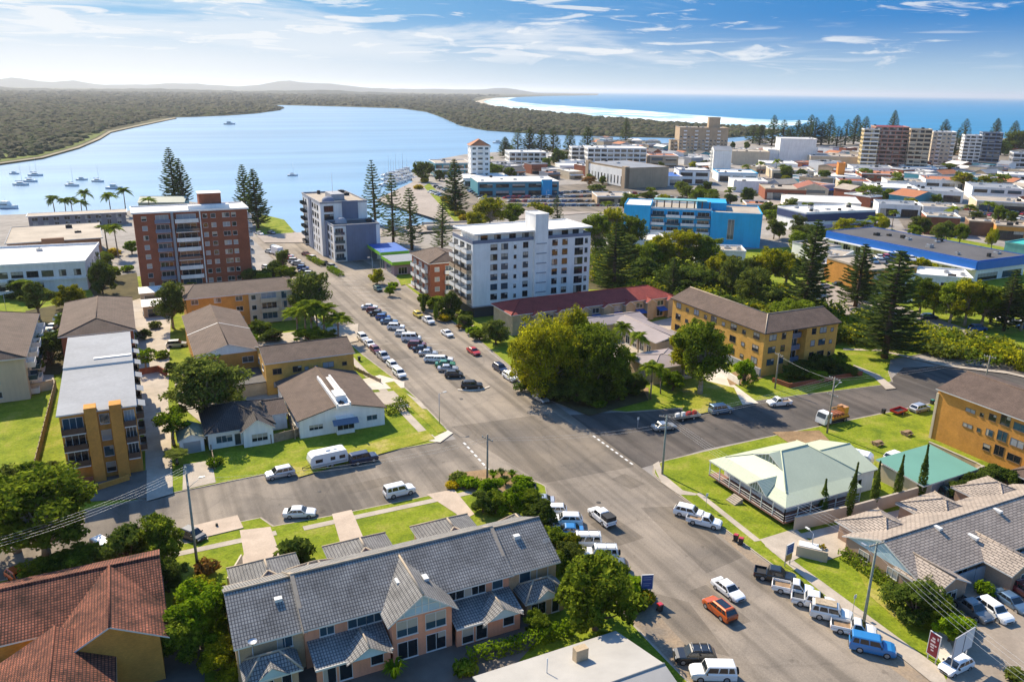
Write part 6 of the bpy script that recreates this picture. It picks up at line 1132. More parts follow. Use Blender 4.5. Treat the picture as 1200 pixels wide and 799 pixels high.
# car parks: rows of small cars
CC = ['white', 'white', 'pearl white', 'silver', 'silver', 'grey', 'black', 'navy blue', 'red', 'steel blue', 'gold', 'blue']; KK = ['sedan', 'hatchback', 'SUV', 'station wagon']
def lot(A, B, n, head, where, grp, z=0, skip=.08):
    a, b_ = Vector(g(*A, z)), Vector(g(*B, z))
    for i in range(n):
        if rng.random() < skip: continue
        p = a.lerp(b_, i/max(1, n-1)); cl = rng.choice(CC); kd = rng.choice(KK)
        o = farcar(kd, cl, (p.x, p.y), head+rng.choice((0, 180)), f'{cl} {kd} {where}', grp)
        if z: o.location.z = z
L1 = 'cars in the waterfront car park'
for i, (A, B, n, wh) in enumerate([((590, 229), (690, 226), 26, 'in the back row under the blue-green civic building'), ((594, 233), (712, 231), 28, 'in the second row of the waterfront car park'), ((598, 237), (722, 237), 28, 'in the middle row of the waterfront car park'), ((604, 242), (730, 242), 28, 'in the front row of the waterfront car park'), ((744, 228), (850, 240), 15, 'along the road behind the blue hotel'), ((505, 226), (528, 234), 9, 'by the promenade rows beside the dark casuarina'), ((512, 220), (540, 229), 10, 'in the promenade rows near the civic wing'), ((548, 222), (572, 238), 9, 'on the left edge of the waterfront car park')]): lot(A, B, n, -15+(i % 3)*10, wh, L1)
L2 = 'cars in the crowded car yard'
for i, (A, B, n, wh) in enumerate([((1070, 186), (1122, 189), 13, 'in the far row of the sunlit car yard'), ((1074, 191), (1180, 196), 18, 'in the near row of the sunlit car yard'), ((1125, 186), (1186, 192), 14, 'in the right rows of the sunlit car yard')]): lot(A, B, n, 20, wh, L2)
L3 = 'cars parked behind the red warehouse'
for i, (A, B, n, wh) in enumerate([((1128, 246), (1198, 252), 13, 'in the row above the brown brick store'), ((1132, 250), (1200, 258), 13, 'in the row right of the red warehouse')]): lot(A, B, n, 15, wh, L3)
lot((1024, 308), (1068, 305), 7, 60, 'parked up on the deck building roof', 'cars on the parking deck', 7.66, .0); lot((1030, 303), (1058, 300), 5, 60, 'at the back of the deck building roof', 'cars on the parking deck', 7.66, .0)
lot((1090, 345), (1200, 385), 12, -50, 'parked under the creek side street trees', 'cars on the creek side street'); lot((860, 318), (890, 325), 5, -10, 'behind the trees beside the low white cafe', 'cars by the cafe')
# box truck, crane truck, caravan, camper, trailers
def wheels(o, xs, y, r=.42):
    m = carmesh('four wheel drive')['wheel']
    for x in xs:
        for s in (-1, 1): w = link('wheel', m, o, (x, s*y, r)); w.scale = (r/.39,)*3
o = empty('box_truck', 'white box truck parked at the lake end of the road', 'truck', (*cp(326, 298), .02), R(-75)); b = MB(); b.box(-3.5, -1.15, .8, 2.0, 1.15, 3.3, PAINT['white']); b.build('cargo_box', o); b = MB(); b.loft([[(x, -1.05, z0), (x, -1.05, z1), (x, 1.05, z1), (x, 1.05, z0)] for x, z0, z1 in ((2.05, .5, 2.4), (3.3, .5, 2.35), (3.9, .5, 1.5))], PAINT['white']); b.build('cab', o); b = MB(); b.face([(3.36, -.95, 2.25), (3.36, .95, 2.25), (3.85, .95, 1.6), (3.85, -.95, 1.6)][::-1], CARGL); b.build('windscreen', o); wheels(o, (-2.2, 2.9), .95)
o = empty('crane_truck', 'white cabbed works truck with orange bed and folded crane by the lawn', 'truck', (*cp(975, 492), .02), R(180+4)); ORP = paint('paint_works_orange', (.55, .25, .04)); b = MB(); b.box(-3.6, -1.15, .75, 1.5, 1.15, 1.0, PLAST); b.box(-3.4, -1.1, 1.003, 1.2, 1.1, 1.45, ORP); b.build('truck_bed', o)
b = MB(); b.box(-3.3, -.9, 1.46, -2.2, .9, 2.9, ORP); b.tube((-2.6, 0, 2.9), (.9, .2, 3.2), .16, .12, ORP, 6); b.tube((.9, .2, 3.2), (-1.8, .5, 2.2), .12, .1, ORP, 6); b.build('crane_arm', o); b = MB()
for x in (-1.8, -1.0, -.2, .6): b.box(x-.3, -.95, 1.46, x+.3, .95, 1.9+.2*(x > -.5), mat('rusty_load', (.28, .10, .05), .8, .3, 2))
b.build('load', o); b = MB(); b.loft([[(x, -1.1, .5), (x, -1.1, z), (x, 1.1, z), (x, 1.1, .5)] for x, z in ((1.55, 2.6), (3.0, 2.6), (3.4, 1.6), (3.45, .9))], PAINT['white']); b.build('cab', o); b = MB(); b.face([(3.05, 1.0, 2.5), (3.05, -1.0, 2.5), (3.41, -1.0, 1.65), (3.41, 1.0, 1.65)][::-1], CARGL); b.build('windscreen', o); b = MB()
for s in (-1, 1): q = [(1.9, s*1.112, 1.6), (2.9, s*1.112, 1.6), (2.85, s*1.112, 2.35), (1.9, s*1.112, 2.35)]; b.face(q if s < 0 else q[::-1], CARGL)
b.build('side_window', o); wheels(o, (-2.4, 2.4), 1.0, .45)
def caravan(nm, label, loc, head, L, hgt):
    o = empty(nm, label, 'caravan', (*loc, .02), R(head)); b = MB(); pr = [(-L/2, .75), (-L/2-.05, 1.8), (-L/2+.25, hgt-.1), (-L/2+.6, hgt), (L/2-.8, hgt), (L/2-.25, hgt-.35), (L/2, 1.5), (L/2-.25, .6), (-L/2+.1, .55)]
    b.loft([[(x, y, z) for x, z in pr] for y in (-1.15, 1.15)], PAINT['white']); b.build('body', o)
    b = MB(); b.box(-L/2+.2, -1.163, .72, L/2-.3, -1.151, .98, PAINT['silver']); b.box(-L/2+.2, 1.151, .72, L/2-.3, 1.163, .98, PAINT['silver']); b.build('side_stripe', o)
    for x, w in ((-L/2+1.0, 1.0), (-L/2+2.6, .8), (L/2-1.5, 1.2)):
        for s in (-1, 1):
            b = MB(); q = [(x-w/2, s*1.165, 1.35), (x+w/2, s*1.165, 1.35), (x+w/2, s*1.165, 1.95), (x-w/2, s*1.165, 1.95)]; b.face(q if s < 0 else q[::-1], CARGL); b.build('window', o)
    b = MB(); b.box(-.5, -.35, hgt+.003, .3, .35, hgt+.2, PAINT['pearl white']); b.build('roof_hatch', o); b = MB(); b.box(-L/2+1.6, -.3, hgt+.003, -L/2+2.2, .3, hgt+.12, PAINT['pearl white']); b.build('roof_hatch', o); wheels(o, (-.45, .35), 1.02, .34)
    b = MB(); b.tube((L/2-.3, -.6, .5), (L/2+1.1, 0, .5), .05, .05, PLAST, 6); b.tube((L/2-.3, .6, .5), (L/2+1.1, 0, .5), .05, .05, PLAST, 6); b.tube((L/2+1.0, 0, .02), (L/2+1.0, 0, .6), .05, .05, PLAST, 6); b.build('drawbar', o); return o
caravan('caravan', 'long white caravan parked at the kerb on the side street', cp(384, 542), 184, 6.4, 2.75); o = caravan('camper', 'white camper parked on bare earth behind the green roofed house', cp(1001, 545), -60, 5.6, 3.0); o.location.z = Z
def trailer(label, loc, head, m, load=None):
    o = empty('trailer', label, 'trailer', (*loc, .02), R(head)); b = MB(); b.box(-1.6, -.9, .5, 1.6, .9, .6, PLAST); 
    for q in ((-1.6, -.9, 1.6, -.84), (-1.6, .84, 1.6, .9), (-1.6, -.84, -1.54, .84), (1.54, -.84, 1.6, .84)): b.box(q[0], q[1], .603, q[2], q[3], 1.0, m)
    b.build('tray', o); b = MB(); b.tube((1.5, -.4, .5), (2.8, 0, .5), .05, .05, PLAST, 6); b.tube((1.5, .4, .5), (2.8, 0, .5), .05, .05, PLAST, 6); b.build('drawbar', o); wheels(o, (0,), .98, .32)
    if load: b = MB(); [b.box(x-.3, y-.25, .61, x+.3, y+.25, .61+h, load) for x, y, h in ((-1, -.4, .9), (-.3, .3, .7), (.5, -.2, 1.0), (1.0, .4, .6))]; b.build('load', o)
trailer('red box trailer at the lawn edge beside a silver wagon', cp(1053, 482), 5, PAINT['red']); trailer('loaded trailer with white and red bundles by the shaded lawn', cp(810, 487), -8, PAINT['silver'], PAINT['red']); trailer('low dark trailer with white load ahead of the red bundle trailer', cp(797, 489), -8, PAINT['grey'], PAINT['white'])
# ------------------------------------------------------------------ trees and shrubs: kind, photo foot point, height, width, label
def tr(k, px, py, H, Wd, label, group=None, **kw): return plant(k, g(px, py), H, Wd, label, None, group, **kw)
tr('big:yellow', 640, 463, 15.5, 17, 'large spreading yellow-green fig on the left of the shaded corner'); tr('big:mid', 696, 466, 15.0, 16.5, 'large dense dark fig on the right of the shaded corner'); tr('big:yellow:2', 668, 448, 16.0, 15, 'tallest fig behind the two corner figs')
tr('gum:mid', 820, 462, 16.5, 13, 'tall open gum tree beside the pale concrete driveway'); tr('gum:yellow', 800, 447, 12.5, 9, 'smaller gum leaning over the motel office')
for k, x, y, H, w, lb in (('palm:palm', 727, 418, 9, 6, 'tall palm in the motel court nearest the red roofed units'), ('palm:palm:1', 747, 428, 8.5, 6, 'palm crowding the motel court beside a tall palm'), ('palm:palm:2', 762, 468, 8.5, 6.5, 'palm standing in front of the motel office'), ('palm:palm:3', 774, 462, 6.5, 5, 'short palm right of the motel office palm'), ('palm:palm:1', 737, 440, 5.5, 5, 'low palm left of the motel office')): tr(k, x, y, H, w, lb, 'palms in the motel garden')
for k, x, y, H, w, lb in (('dense:bright', 788, 458, 4.0, 6, 'bright leafy shrub tree below the motel office'), ('dense:dark', 742, 462, 4.5, 6, 'dark shrub mass left of the motel office palm'), ('dense:mid', 722, 470, 3.5, 5, 'mid green shrub at the edge of the fig shade'), ('bush:rust', 716, 468, 1.6, 3.5, 'rusty leaved shrub at the foot of the figs'), ('bush:bright', 700, 476, 1.4, 4, 'low bright shrub on the shaded corner bed'), ('bush:olive', 660, 470, 2, 4, 'olive shrub beneath the left fig'), ('dense:dark:2', 622, 458, 5, 7.5, 'dark undergrowth tree on the road side of the left fig'), ('dense:olive:2', 646, 468, 5.5, 8, 'olive undergrowth tree before the left fig trunk'), ('dense:dark:1', 676, 472, 5.5, 8.5, 'dark undergrowth tree between the two figs'), ('dense:dark', 704, 470, 5.5, 8, 'dark undergrowth tree before the right fig trunk'), ('dense:olive:1', 724, 458, 5, 7, 'olive undergrowth tree right of the right fig')): tr(k, x, y, H, w, lb, 'shrubs around the motel')
tr('dense:mid:3', 697, 738, 9.2, 10.2, 'round leafy street tree beside the townhouse hedge')
tr('dense:yellow', 236, 716, 4.2, 6, 'golden topped shrub tree beside the townhouse end wall'); tr('dense:bright:1', 238, 760, 7.5, 8.5, 'big bright green tree between tile roofed houses'); tr('dense:mid:1', 222, 776, 6.0, 7, 'mid green tree crowding the bright tree from the left'); tr('dense:yellow:1', 262, 792, 4.0, 5.5, 'yellow-green bush cut by the frame beneath the bright tree'); tr('bush:bright', 150, 798, 2.2, 3.2, 'small bright shrub by the orange wing wall')
tr('gum:mid:2', 58, 664, 13.5, 15, 'tall airy street tree with gaps over parked hatchbacks'); tr('gum:olive:2', 20, 646, 11.5, 13, 'airy street tree at the frame edge over the road'); tr('dense:mid:2', 88, 686, 5.0, 8, 'low leafy tree behind the terracotta roof'); tr('dense:mid', 60, 690, 4.5, 6, 'low leafy shrub tree under the airy street tree')
for k, x, y, H, w, lb in (('dense:dark', 153, 672, 6.5, 8, 'dark rounded tree by the kerb near the white van'), ('dense:mid:1', 190, 664, 7.0, 7, 'mid green rounded tree right of the dark kerb tree'), ('dense:dark:1', 198, 694, 5.0, 5, 'dark shrub tree at the end of the terracotta roof'), ('bush:rust', 243, 672, 2, 3.6, 'brownish shrub at the foot of the street pole'), ('dense:mid:3', 173, 686, 4.0, 5, 'small leafy tree against the terracotta eave')): tr(k, x, y, H, w, lb, 'shrub trees along the side street')
tr('bush:dark', 348, 661, 3.6, 5.4, 'big clipped dark ball shrub on the townhouse lawn')
tr('gum:olive', 242, 497, 13.5, 13.5, 'big spreading olive garden tree behind the dark cottage'); tr('light:bright:1', 204, 522, 6.5, 7.5, 'bright feathery tree beside the brown driveway'); tr('fan:olive', 208, 545, 2.5, 4.5, 'low spiky plant at the driveway edge'); tr('gum:olive:1', 203, 385, 12, 9, 'dense dark olive tree at the head of the driveway'); tr('light:bright', 172, 435, 5.0, 6, 'small open courtyard tree beside the metal roofed apartments'); tr('bush:olive', 182, 385, 2, 3.6, 'olive shrub below the driveway tree'); tr('dense:dark', 170, 398, 2.6, 3.5, 'dark shrub on the driveway island')
for k, x, y, H, w, lb in (('palm:palm', 349, 395, 8, 9, 'leftmost tall palm over the main road'), ('palm:palm:1', 366, 399, 11, 10, 'tallest palm beside the main road'), ('palm:palm:2', 380, 398, 9.5, 10, 'second palm from the road in the palm clump'), ('palm:palm:3', 397, 400, 7.5, 9, 'palm nearest the road in the palm clump'), ('palm:palm', 358, 387, 7.5, 9, 'short palm at the back of the palm clump'), ('palm:palm:2', 372, 390, 8, 9, 'palm in the heart of the palm clump'), ('dense:bright:1', 362, 401, 3.4, 8, 'bright shrubbery under the palm clump'), ('dense:mid:2', 382, 402, 3, 7, 'green shrubbery at the road edge of the palm clump')): tr(k, x, y, H, w, lb, 'palms beside the main road')
tr('gum:olive', 367, 376, 14, 11, 'olive crowned tree rising behind the roadside palms'); tr('dense:mid', 372, 402, 3, 5, 'leafy undergrowth shrub at the foot of the palms'); tr('dense:dark', 322, 330, 6.5, 8, 'dark hedge tree beside the lakeward parked cars'); tr('dense:mid:2', 336, 333, 6, 8, 'mid green hedge tree beside the lakeward parked cars'); tr('dense:dark:2', 308, 335, 5, 8, 'low dark hedge tree left of the lakeward parked cars'); tr('dense:olive', 332, 312, 5.5, 6, 'olive tree beside the white box truck')
for k, x, y, H, w, lb in (('broad:olive', 46, 375, 9.5, 10, 'open olive tree before the white office block'), ('dense:yellow', 85, 362, 7, 9, 'dense yellow-topped tree before the white office block'), ('dense:dark', 121, 345, 10, 8, 'dark upright tree at the office block corner'), ('dense:dark:1', 60, 428, 8, 8, 'dark tree below the stacked balconies'), ('dense:mid', 110, 335, 6, 7, 'mid green tree behind the office corner tree'), ('dense:dark:2', 25, 350, 5, 9, 'dark shrub mass under the office windows'), ('dense:mid:1', 77, 385, 4, 5, 'small tree between the balconies and the brick flats'), ('fan:palm', 30, 352, 6, 6, 'palm in front of the office windows'), ('bush:olive', 60, 552, 1.6, 3.4, 'low clipped shrub on the open lawn'), ('bush:gold', 132, 300, 3, 6, 'golden shrub by the lakeside driveway'), ('dense:bright', 155, 298, 5, 6, 'bright tree left of the brick tower'), ('dense:mid:3', 125, 312, 5, 6, 'rounded tree on the lakeside driveway')): tr(k, x, y, H, w, lb, 'trees among the western flats')
for i, (k, x, y, H, w) in enumerate((('dense:mid', 128, 330, 5, 8), ('dense:yellow', 112, 300, 4, 7), ('gum:olive', 105, 322, 8, 8), ('dense:dark', 12, 340, 5, 9), ('bush:bright', 150, 318, 2, 5), ('dense:mid:2', 225, 350, 5, 6), ('dense:dark:1', 205, 440, 3, 5), ('bush:mid', 190, 420, 2, 4), ('dense:mid:1', 310, 338, 5, 7), ('dense:olive', 296, 335, 5, 8), ('bush:olive', 95, 395, 2, 5), ('dense:mid:3', 40, 440, 4, 6), ('bush:bright', 322, 500, 1.4, 3), ('dense:dark:2', 268, 470, 3, 5), ('bush:mid', 255, 545, 1.5, 2.4), ('dense:mid', 305, 395, 4, 6), ('dense:dark', 320, 400, 3, 6), ('bush:bright', 292, 403, 2.5, 5))): tr(k, x, y, H, w, f'yard shrub {ORD[i]} among the western flats and houses', 'yard shrubs among the western flats')
for i, (x, y, H) in enumerate(((139, 302, 13), (126, 292, 10), (66, 258, 12), (78, 256, 10), (86, 256, 10.5), (97, 258, 10), (103, 255, 14), (131, 256, 13), (148, 252, 14), (176, 252, 9))): tr(f'palm:palm:{i % 4}', x, y, H, 9, f'lakefront palm, {ORD[i]} counted from the white office block' if i > 1 else ('tall palm on the lakeside driveway' if not i else 'shorter palm on the lakeside driveway'), 'palms on the lakefront')
for k, x, y, H, w, lb in (('norfolk:pine', 206, 238, 29, 15, 'tallest lakefront pine behind the pale green clubhouse'), ('norfolk:pine:1', 216, 240, 24, 14, 'lakefront pine right of the tallest lakefront pine'), ('norfolk:pine', 290, 264, 27, 12, 'left pine of the pair on the sandy point'), ('norfolk:pine:2', 303, 268, 26, 13, 'right pine of the pair on the sandy point'), ('slender:pine', 440, 262, 29, 12, 'slender pine rising behind the grey apartments'), ('slender:pine:1', 461, 284, 28, 11, 'slender pine at the inlet head'), ('slender:pine:2', 483, 293, 24, 12, 'slender pine behind the green edged shop'), ('slender:pine', 518, 294, 20, 10, 'slender pine behind the red brick flats'), ('norfolk:pine:2', 534, 250, 27, 17, 'broad dark pine on the promenade'), ('slender:pine:1', 653, 268, 15, 8, 'small pine beside the waterfront car park')): tr(k, x, y, H, w, lb, 'pines by the water')
tr('dense:olive', 494, 213, 13, 13, 'dense olive tree at the marina entrance'); tr('dense:olive:1', 503, 206, 9, 9, 'smaller olive tree behind the marina entrance tree'); tr('dense:dark', 515, 212, 7, 8, 'dark tree below the teal glass offices'); tr('dense:mid', 580, 208, 9, 12, 'leafy tree right of the terracotta topped tower'); tr('dense:mid:1', 597, 208, 7, 10, 'leafy tree below the terraced apartments'); tr('dense:dark:1', 655, 195, 15, 16, 'dark leafy tree between the white apartment blocks'); tr('dense:mid:2', 640, 198, 9, 10, 'leafy tree below the dark street tree')
for i, (x, y) in enumerate(((522, 236), (527, 242), (532, 247), (538, 253), (543, 259), (491, 222), (497, 214))): tr('bush:gold', x, y, 3.2, 7, f'golden hedge bush {("at the inlet path", "second along the inlet path", "midway on the inlet path", "nearing the bridge", "beside the bridge", "by the marina ramp", "by the marina lawn")[i]}', 'golden bushes along the promenade')
for k, x, y, H, w, lb in (('gum:yellow', 574, 270, 15, 15, 'broad yellow-green tree left of the white tower roof'), ('gum:mid', 600, 268, 12, 13, 'mid green tree behind the white tower roof'), ('gum:yellow:1', 556, 276, 10, 10, 'smaller yellow-green tree at the bridge end'), ('light:yellow', 635, 266, 11, 13, 'umbrella shaped tree by the car park wall'), ('gum:mid:1', 697, 300, 16, 14, 'tall leafy tree right of the white tower'), ('gum:yellow:2', 718, 292, 17, 15, 'yellow topped tree behind the wide dark pine'), ('gum:mid:2', 740, 296, 14, 12, 'leafy tree left of the blue hotel'), ('norfolk:pine:1', 719, 343, 21.5, 17, 'wide dark pine right of the white tower'), ('norfolk:pine', 787, 352, 13, 8, 'small conical pine in the creek thicket'), ('dense:bright', 728, 365, 5, 8, 'bright round shrub tree behind the red roofed units')): tr(k, x, y, H, w, lb, 'trees behind the white tower')
for i, (k, x, y, H, w) in enumerate((('gum:yellow', 772, 318, 13, 14), ('gum:yellow:1', 800, 316, 14, 15), ('gum:mid', 826, 318, 13, 12), ('dense:dark', 756, 335, 9, 12), ('dense:dark:1', 780, 342, 8, 12), ('dense:dark:2', 806, 346, 8, 12), ('dense:dark', 832, 348, 8, 11), ('gum:olive', 857, 352, 14, 10), ('gum:olive:1', 880, 362, 12, 11), ('dense:olive', 905, 368, 7, 11), ('gum:yellow:2', 898, 336, 13, 13), ('gum:yellow', 920, 338, 12, 12), ('gum:olive', 885, 335, 10, 10), ('dense:mid', 915, 378, 6, 11), ('dense:yellow', 885, 376, 5, 9), ('dense:dark:1', 860, 372, 6, 10), ('gum:mid:2', 935, 392, 9, 11), ('dense:mid:2', 965, 398, 6, 10), ('gum:yellow', 845, 336, 11, 11), ('gum:olive:2', 735, 316, 12, 12), ('gum:mid:1', 760, 322, 11, 12), ('gum:olive', 870, 350, 10, 11))): tr(k, x, y, H, w, f'creek thicket {("tree", "shrub tree")[k[0] == "d"]}, {ORD[i]} from the blue hotel' if i else 'creek thicket tree closest to the blue hotel', 'trees of the creek thicket')
for k, x, y, H, w, lb in (('norfolk:pine:2', 940, 374, 28, 15, 'tallest dark pine before the white furniture store'), ('norfolk:pine:1', 1002, 360, 19, 13, 'mid sized pine by the street below the grey offices'), ('norfolk:pine', 1036, 420, 26, 17, 'wide near pine at the end of the side street'), ('norfolk:pine:1', 1176, 388, 17, 11, 'dark pine among the creek side street trees')): tr(k, x, y, H, w, lb, 'pines along the creek')
for i, (k, x, y, H, w) in enumerate((('gum:mid', 1076, 372, 12, 10), ('gum:yellow', 1093, 374, 10, 9), ('gum:mid:1', 1112, 380, 12, 10), ('gum:yellow:1', 1130, 382, 13, 11), ('gum:mid:2', 1150, 384, 12, 10), ('gum:olive', 1196, 388, 13, 10), ('gum:olive:1', 1115, 372, 8, 9), ('broad:yellow', 1085, 325, 5, 9), ('dense:dark', 1010, 350, 5, 8), ('gum:yellow:2', 1160, 380, 9, 9))): tr(k, x, y, H, w, f'creek side street tree {("next to", "second from", "third from", "fourth from", "fifth from", "sixth from", "tucked behind the row and third from", "behind the clinic, well back from", "under", "seventh from")[i]} the wide near pine', 'trees on the creek side street')
tr('dense:olive:1', 581, 404, 6.2, 7.5, 'small round verge tree before the red roofed units'); tr('dense:bright:1', 871, 452, 5.6, 5.6, 'small round tree on the driveway island')
for i, (x, y, H) in enumerate(((963, 605, 6.0), (992, 608, 9.2), (1022, 598, 8.2), (1049, 590, 8.2), (1078, 586, 9.4))): tr('column:dark', x, y, H, 1.5, f'slim dark cypress, {("shortest and nearest the verandah", "tall and second from the verandah", "third along the cream wall", "fourth along the cream wall", "last and tallest before the teal shed")[i]}', 'cypresses along the cream wall')
# garden bed and verge shrubs
for i, (k, x, y, H, w) in enumerate((('bush:olive', 537, 563, 1.3, 3.6), ('bush:bright', 548, 570, 1.5, 4), ('bush:gold', 530, 572, 1.0, 2.6), ('bush:bright', 560, 571, 1.2, 3), ('flax:bright', 578, 561, 1.6, 2.4), ('flax:olive', 588, 558, 1.5, 2.2), ('flax:bright', 600, 560, 1.4, 2.2), ('bush:bright', 612, 570, 1.6, 4), ('flax:mid', 592, 568, 1.5, 2.4), ('flax:olive', 604, 573, 1.2, 2.2), ('dense:bright', 574, 586, 3.6, 4.4), ('dense:dark', 566, 600, 3.2, 4.4), ('dense:mid', 580, 602, 3.4, 4), ('dense:bright:1', 604, 604, 4.2, 5), ('dense:mid:1', 622, 604, 3.8, 5), ('dense:dark:1', 634, 620, 4.6, 5.4), ('dense:mid:2', 653, 648, 3.8, 4.2), ('dense:olive', 664, 668, 3.6, 4.4), ('dense:yellow', 668, 654, 3.4, 3.8), ('dense:mid:3', 652, 672, 3.2, 3.6))): tr(k, x, y, H, w, f'{("shrub", "flax", "bushy shrub")[0 if k[0] == "b" else 1 if k[0] == "f" else 2]} {ORD[i]} along the planted strip from the give way line', 'shrubs of the corner garden and townhouse verge')
for k, x, y, H, w, lb in (('bush:bright', 741, 697, 2.4, 4.5, 'bright shrub in front of the blue board sign'), ('bush:gold', 756, 705, 1.6, 2.8, 'golden shrub below the blue board sign'), ('bush:mid', 744, 712, 2.0, 4, 'green shrub beside the red bin'), ('flax:rust', 725, 766, 1.4, 2.4, 'reddish spiky plant by the lower footpath'), ('dense:bright', 712, 764, 2.4, 3.2, 'bright shrub beside the pale metal roof'), ('bush:bright', 745, 793, 1.6, 3, 'round shrub at the lower footpath by the frame'), ('dense:mid', 628, 742, 2.6, 3.0, 'small tree at the end unit porch'), ('flax:bright', 462, 796, 2.6, 3.2, 'spiky plant by the townhouse bay'), ('bush:mid', 545, 790, 1.6, 3, 'dark shrub in the townhouse court')): tr(k, x, y, H, w, lb, 'shrubs near the lower kerb')
tr('dense:dark', 1072, 728, 5.2, 6.8, 'large dark rounded bush before the villas'); tr('dense:mid:1', 1096, 738, 4.2, 5.4, 'leafy bush right of the dark rounded bush'); tr('dense:bright', 1112, 752, 3.6, 4.6, 'bright bush behind the maroon sign'); tr('dense:olive', 1092, 706, 3.4, 4, 'olive bush at the villa corner'); tr('bush:gold', 1128, 738, 1.6, 2.8, 'golden bush behind the billboard'); tr('bush:bright', 1152, 697, 1.8, 2.8, 'yellow-green bush against the car park wall'); tr('bush:olive', 1192, 798, 1.2, 3, 'low bush at the car park corner')
for i, (x, y) in enumerate(((1122, 586), (1136, 578), (1150, 572), (1163, 566), (1178, 572))): tr('dense:dark:%d' % (i % 3), x, y, 3.2, 4.2, f'dark shrub {ORD[i]} along the yard wall behind the villas', 'dark shrubs behind the villas')
for i, (k, x, y, H, w) in enumerate((('dense:mid', 498, 361, 4, 5), ('dense:dark', 528, 372, 7, 7), ('dense:mid:1', 512, 368, 5, 6), ('column:dark', 496, 366, 5, 1.6), ('column:mid', 511, 375, 5, 1.6), ('bush:gold', 523, 376, 2, 4.5), ('dense:olive', 545, 384, 3, 6), ('bush:bright', 556, 392, 2, 5), ('dense:bright', 457, 347, 3, 4), ('dense:yellow', 442, 333, 5, 5), ('bush:bright', 461, 338, 2, 4), ('flax:rust', 538, 386, 1.5, 3), ('dense:mid:2', 562, 398, 2.4, 5))): tr(k, x, y, H, w, f'garden shrub {ORD[i]} along the right kerb below the white tower', 'garden shrubs below the white tower')
for i, (k, x, y, H, w) in enumerate((('dense:dark', 930, 445, 3.6, 6), ('dense:dark:1', 945, 440, 3.8, 7), ('dense:dark:2', 962, 436, 3.8, 7), ('dense:bright', 955, 447, 2.4, 5), ('dense:mid', 980, 430, 3, 6), ('dense:dark', 990, 440, 2.6, 5))): tr(k, x, y, H, w, f'shrub {ORD[i]} in the shaded bed before the long yellow flats', 'shrubs before the long yellow flats')
tr('bush:olive', 1014, 620, 1, 2.0, 'low shrub at the cream wall foot'); tr('bush:bright', 250, 548, 1.6, 2.4, 'small shrub by the cottage path')
# pines across town and by the sea
for i, (x, y, H) in enumerate(((592, 185, 19), (607, 181, 24), (620, 181, 26), (634, 182, 24), (648, 182, 26), (667, 181, 24), (688, 178, 25), (733, 172, 32))): tr(f'norfolk:pine:{i % 3}', x, y, H, 19, f'waterside pine, {ORD[i]} right of the terracotta topped tower', 'pines along the river mouth')
for i, (x, y, H) in enumerate(((904, 171, 36), (917, 170, 30), (932, 170, 30), (947, 169, 36), (953, 170, 33), (962, 170, 28), (971, 169, 36), (990, 170, 31), (1000, 169, 36), (1010, 170, 35), (882, 168, 22), (890, 170, 24), (925, 172, 24), (980, 172, 24), (1045, 162, 40), (1105, 166, 30), (1128, 168, 32), (1165, 166, 32), (1186, 168, 30), (1118, 182, 26), (940, 172, 26), (1022, 181, 22), (1080, 182, 24))): tr(f'norfolk:pine:{i % 3}', x, y, H, 24, f'seaside pine, {ORD[i]} counted from the beige hotel', 'pines along the sea front')
for i, (k, x, y, H, w) in enumerate((('dense:olive', 1190, 180, 24, 34), ('dense:dark', 1172, 182, 15, 22), ('light:mid', 1020, 240, 11, 15), ('light:yellow', 1128, 224, 12, 18), ('light:yellow:1', 1150, 226, 11, 16), ('light:mid:1', 1170, 222, 10, 16), ('dense:mid', 920, 210, 9, 12), ('dense:dark:1', 938, 213, 9, 10), ('dense:mid:1', 990, 226, 8, 12), ('dense:dark:2', 965, 215, 9, 12), ('dense:mid:2', 912, 258, 8, 9), ('dense:olive:1', 898, 258, 9, 8), ('light:mid', 1012, 214, 10, 12), ('dense:mid:3', 1110, 200, 6, 16), ('dense:mid', 1140, 202, 5, 20), ('light:olive', 700, 232, 8, 14), ('light:rust', 690, 222, 8, 12), ('dense:mid:1', 722, 216, 6, 6), ('dense:mid:2', 691, 214, 6, 6), ('dense:mid:3', 706, 217, 6, 6), ('light:olive:1', 743, 262, 8, 10), ('dense:gold', 1002, 275, 4, 16), ('dense:yellow:1', 985, 282, 4, 9), ('light:yellow', 1075, 328, 8, 12), ('dense:mid:3', 935, 292, 7, 9), ('light:mid:1', 1050, 222, 11, 12), ('dense:olive', 875, 190, 6, 9), ('dense:dark', 780, 188, 7, 12))): tr(k, x, y, H, w, f'town tree {ORD[i]} counted among the town roofs', 'trees among the town roofs')
rt = random.Random(5); TK = ['gum:mid', 'dense:mid', 'gum:yellow', 'light:mid', 'dense:dark', 'gum:olive', 'palm:palm']; n_ = 0
for _ in range(3000):
    if n_ >= 85: break
    px, py = rt.uniform(560, 1200), rt.uniform(176, 300); p = g(px, py); f = (py-176)/124
    if any(u[0]-1 < p[0] < u[2]+1 and u[1]-1 < p[1] < u[3]+1 for u in _used) or any(_in(p, r) for r in ROADS) or (px < 700 and py > 200) or (px < 900 and 250 < py): continue
    n_ += 1; k = rt.choice(TK); plant(f'{k}:{n_ % 3}', p, rt.uniform(5, 10), rt.uniform(6, 11), f'{dict(g="open leafy street tree", d="rounded bushy street tree", l="airy street tree", p="slim palm")[k[0]]} squeezed between shops of the town centre', None, 'trees between the town shops')
for i, (x, y, H) in enumerate(((890, 207, 12), (909, 207, 14), (873, 208, 10), (917, 206, 9), (1155, 258, 10), (1115, 262, 9))): tr(f'palm:palm:{i % 4}', x, y, H, 9, f'town palm {ORD[i]} from the tall white guesthouse', 'palms among the town roofs')
